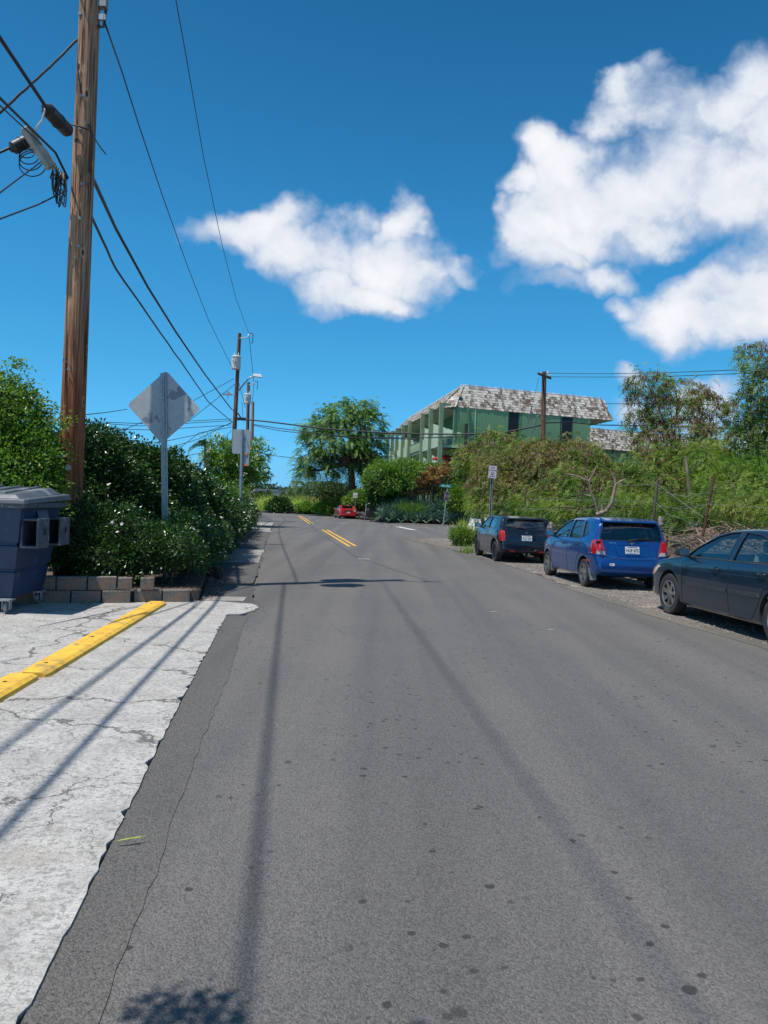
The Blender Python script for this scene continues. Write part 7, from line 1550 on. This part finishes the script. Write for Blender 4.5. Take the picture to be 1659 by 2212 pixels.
leuc('tall tree hung with dark brown pods against the clouds', base_(1450, 26.5), D(1462, 1000, 26.5), tb_, 2300, .30, pods=420, r0=.12, nl=4, dr=.5)
leuc('dense green tree under the tall pod tree', base_(1440, 25), D(1450, 1060, 25), [B_(1400, 1010, 25, .8, .6), B_(1460, 1010, 25, .9, .7), B_(1520, 1000, 25, .8, .7), B_(1430, 1060, 24.5, .9, .6), B_(1500, 1065, 24, .8, .6), B_(1370, 1060, 25, .7, .6)], 3600, .28, pods=160, yel=160)
leuc('tall leafy tree at the right edge over the sedan', base_(1640, 22), D(1640, 980, 22), [B_(1640, 775, 22, .55, .38), B_(1660, 840, 22, .65, .5), B_(1620, 880, 22, .55, .4), B_(1650, 930, 22, .7, .45), B_(1610, 950, 22.5, .5, .35), B_(1690, 900, 22, .8, .8), B_(1590, 975, 23, .4, .3)], 2400, .30, pods=190, r0=.12, nl=4)
leuc('green feathery mass at the right edge behind the dead branches', base_(1600, 20), D(1600, 1070, 20), [B_(1570, 1040, 21, .8, .55), B_(1620, 1030, 21, .8, .6), B_(1670, 1050, 20, .8, .7), B_(1560, 1090, 20, .7, .4), B_(1620, 1095, 19, .8, .35), B_(1540, 1010, 23, .7, .6)], 3600, .26)
leuc('young green fern like tree on the rocks by the blue hatchback', base_(1440, 18.6), D(1440, 1125, 18.6), [B_(1442, 1122, 18.6, .30, .16), B_(1425, 1128, 18.6, .22, .12), B_(1458, 1126, 18.6, .22, .12)], 420, .22, r0=.02)
leuc('yellow green weeds on the bank at the right edge', base_(1620, 16.5), D(1620, 1120, 16.5), [B_(1590, 1105, 17, .5, .2), B_(1640, 1100, 16.5, .6, .25), B_(1680, 1110, 16, .5, .2)], 1100, .18, r0=.02, yel=60)
# backdrop of further growth behind the thicket, down to the side road
leuc('far back growth of the thicket seen between the nearer trees', base_(1350, 32), D(1350, 1080, 32), [B_(1150, 1060, 34, 1.5, .9), B_(1250, 1085, 33, 1.6, .9), B_(1340, 1088, 32, 1.5, .9), B_(1450, 1060, 31, 1.6, 1.2), B_(1550, 1030, 30, 1.6, 1.4), B_(1660, 1020, 29, 1.6, 1.4), B_(1100, 1078, 35, 1.1, .6), B_(1800, 1030, 26, 1.8, 1.5), B_(1960, 1020, 24, 1.8, 1.5), B_(2150, 1030, 22, 1.8, 1.4)], 5800, .36, mat='leaf_leuc', coreon=.8)
leuc('low growth filling the ground behind the dead branches', base_(1560, 24), D(1560, 1105, 24), [B_(1450, 1105, 23.5, .9, .4), B_(1520, 1100, 23, .9, .5), B_(1590, 1100, 22.5, .9, .5), B_(1660, 1100, 22, .9, .5), B_(1385, 1108, 24.5, .8, .35)], 2200, .26, coreon=.8)
# bare forked trunk
t = thing('bare_tree', 'pale bare forked trunk rising behind the blue hatchback', 'tree', D(1300, 1112, 21.5)); b = MB()
for pts, r_ in (([(1288, 1112), (1310, 1104), (1322, 1085), (1327, 1062), (1330, 1045)], (0.065, 0.061, 0.054, 0.043, 0.036)), ([(1330, 1047), (1325, 1030), (1318, 1015)], (0.032, 0.022, 0.014)), ([(1330, 1047), (1340, 1040), (1352, 1034)], (0.032, 0.022, 0.011)), ([(1292, 1108), (1285, 1085), (1276, 1060), (1272, 1040)], (0.036, 0.032, 0.029, 0.025)), ([(1272, 1040), (1255, 1032), (1238, 1026), (1222, 1024)], (0.029, 0.025, 0.022, 0.011)), ([(1272, 1040), (1282, 1022), (1290, 1005)], (0.025, 0.018, 0.014)), ([(1270, 1040), (1268, 1020), (1262, 1005)], (0.022, 0.014, 0.009)), ([(1302, 1108), (1300, 1088)], (0.040, 0.036)), ([(1276, 1072), (1262, 1068)], (0.022, 0.014)), ([(1228, 1025), (1218, 1018)], (0.011, 0.007))):
    b.tube([D(x, y, 21.4) for x, y in pts], list(r_), 8)
b.build('trunk', M['bark_pale'], t, smooth=1.2)
for k, (pts, lb) in enumerate((([(1553, 1110), (1549, 1080), (1546, 1050), (1540, 1020)], 'dark slim trunk rising right of the rusty stake'), ([(1497, 1095), (1489, 1070), (1487, 1040), (1484, 1010), (1480, 985)], 'mottled grey trunk left of the rusty stake'))):
    if k == 0: continue
    t = thing('tree_trunk', lb, 'tree trunk', D(*pts[0], 23)); MB().tube([D(x, y, 22.6) for x, y in pts], [.065, .06, .055, .045, .035], 8).build('trunk', M['bark_pale'], t, smooth=1.2)
# thin bare sticks in front of the growth
b = MB(); rr = random.Random(5)
for k in range(26):
    px = rr.uniform(1070, 1620); Y = float(np.interp(px, [1060, 1300, 1650], [28.5, 22.5, 17.5])); c = D(px, 1112 + rr.uniform(-5, 8), Y); h_ = rr.uniform(.5, 1.5); b.tube([c, c + Vector((rr.uniform(-.1, .1), 0, h_ * .5)), c + Vector((rr.uniform(-.2, .25), 0, h_))], [.009, .007, .004], 4)
tag(b.build('bare_sticks', M['bark']), 'thin bare sticks and stems in front of the thicket', 'sticks', kind='stuff')
# tall grass and weeds: verge clump before the black hatchback, right edge cane
for k, (px, py, Y, h_, n_, lb) in enumerate(((1003, 1180, 29.5, .95, 9, 'tall blade weeds clump at the verge left of the black hatchback'), (1013, 1172, 31, 1.1, 8, 'taller weed clump just behind, below the white car'), (1020, 1195, 26.6, .3, 5, 'tiny weed tuft at the front wheel of the black hatchback'))):
    c = G(px, py); P = np.array([(c.x + rng.normal(0, .22), c.y + rng.normal(0, .4), .0) for _ in range(n_)])
    tag(addleaf('weed_clump', grassclump(P, h_, .25, 26, .28, 3, (.3, 1)), M['leaf_cane'] if k == 1 else M['leaf_bright']), lb, 'weeds')
c = D(992, 1150, 31.5); bush('leafy weed bush beside the blade weeds', 996, 1158, 31, .42, .32, M['leaf_bright'], .07, 120, rs=.1)
P = np.array([(D(px, 1090, 21).x, rng.uniform(20.2, 23), 1.0) for px in rng.uniform(1590, 1700, 34)])
tag(addleaf('tall_grass', grassclump(P, 2.6, .4, 22, .3, 3, (.1, .8)), M['leaf_bright']), 'tall reedy grass at the right edge of the thicket', 'grass', kind='stuff')
# dead brown twigs and leaf litter under the low hedge
n_ = 1500; P = np.stack([rng.uniform(-4.6, -2.3, n_), rng.uniform(11.2, 15, n_), np.full(n_, .03)], 1); P[:, 2] = np.where(P[:, 0] < -2.75 - .16 * (P[:, 1] - 11.7), .17, .03); keep = (P[:, 1] > 11.65 + (P[:, 0] + 2.7) * .3) & (P[:, 0] < -2.55 - .12 * (P[:, 1] - 11.7)); P = P[keep]
tag(addleaf('leaf_litter', leaves(P, rdir(len(P)) * np.array([1, 1, .1]), rdir(len(P), 2), .045, .025, rng.uniform(0, 1, len(P))), M['pod']), 'dry leaf litter at the foot of the low hedge', 'leaf litter', kind='stuff')
p0 = G(243, 1832); tag(addleaf('dry_leaf', leaves(np.array([[p0.x, p0.y, .03], [p0.x + .02, p0.y, .03]]), np.array([[1, .35, 0.05], [.9, .5, .05]]), np.array([[0, 0, 1.], [0, .2, 1]]), .14, .012, np.array([.9, 1.])), M['leaf_cane']), 'single dry grass blade at the broken concrete edge', 'leaf')
# the tree behind the viewer whose leaf shadows fall at the bottom of the picture
sb = []; 
for (px, py, r_) in ((350, 2180, .05), (425, 2150, .015), (450, 2182, .04), (400, 2185, .04), (400, 2215, .08), (850, 2216, .03), (460, 2205, .05)):
    s = G(px, py); zc = 3.3; sb.append(((s.x + sdir.x / sdir.z * zc, s.y + sdir.y / sdir.z * zc, zc), (r_, r_, r_ * .7)))
sb2 = [((-2.9, -1.9, 4.0), (.8, .7, .6)), ((-2.6, -2.6, 4.3), (.8, .7, .6))]
t = tree('street_tree', 'small leafy tree beside the viewer, only its leaf shadows are in view', 'tree', (-2.9, -1.6, 0), (-2.7, -1.3, 2.9), sb, [('crown', merge([foliage(sb, 46, 6, .07, .055, .026, .2, -.9, jit_=.5), foliage(sb2, 200, 18, .2, .09, .05, .2, -.6)]), M['leaf_hedge'])], .05, M['bark'], nl=0)
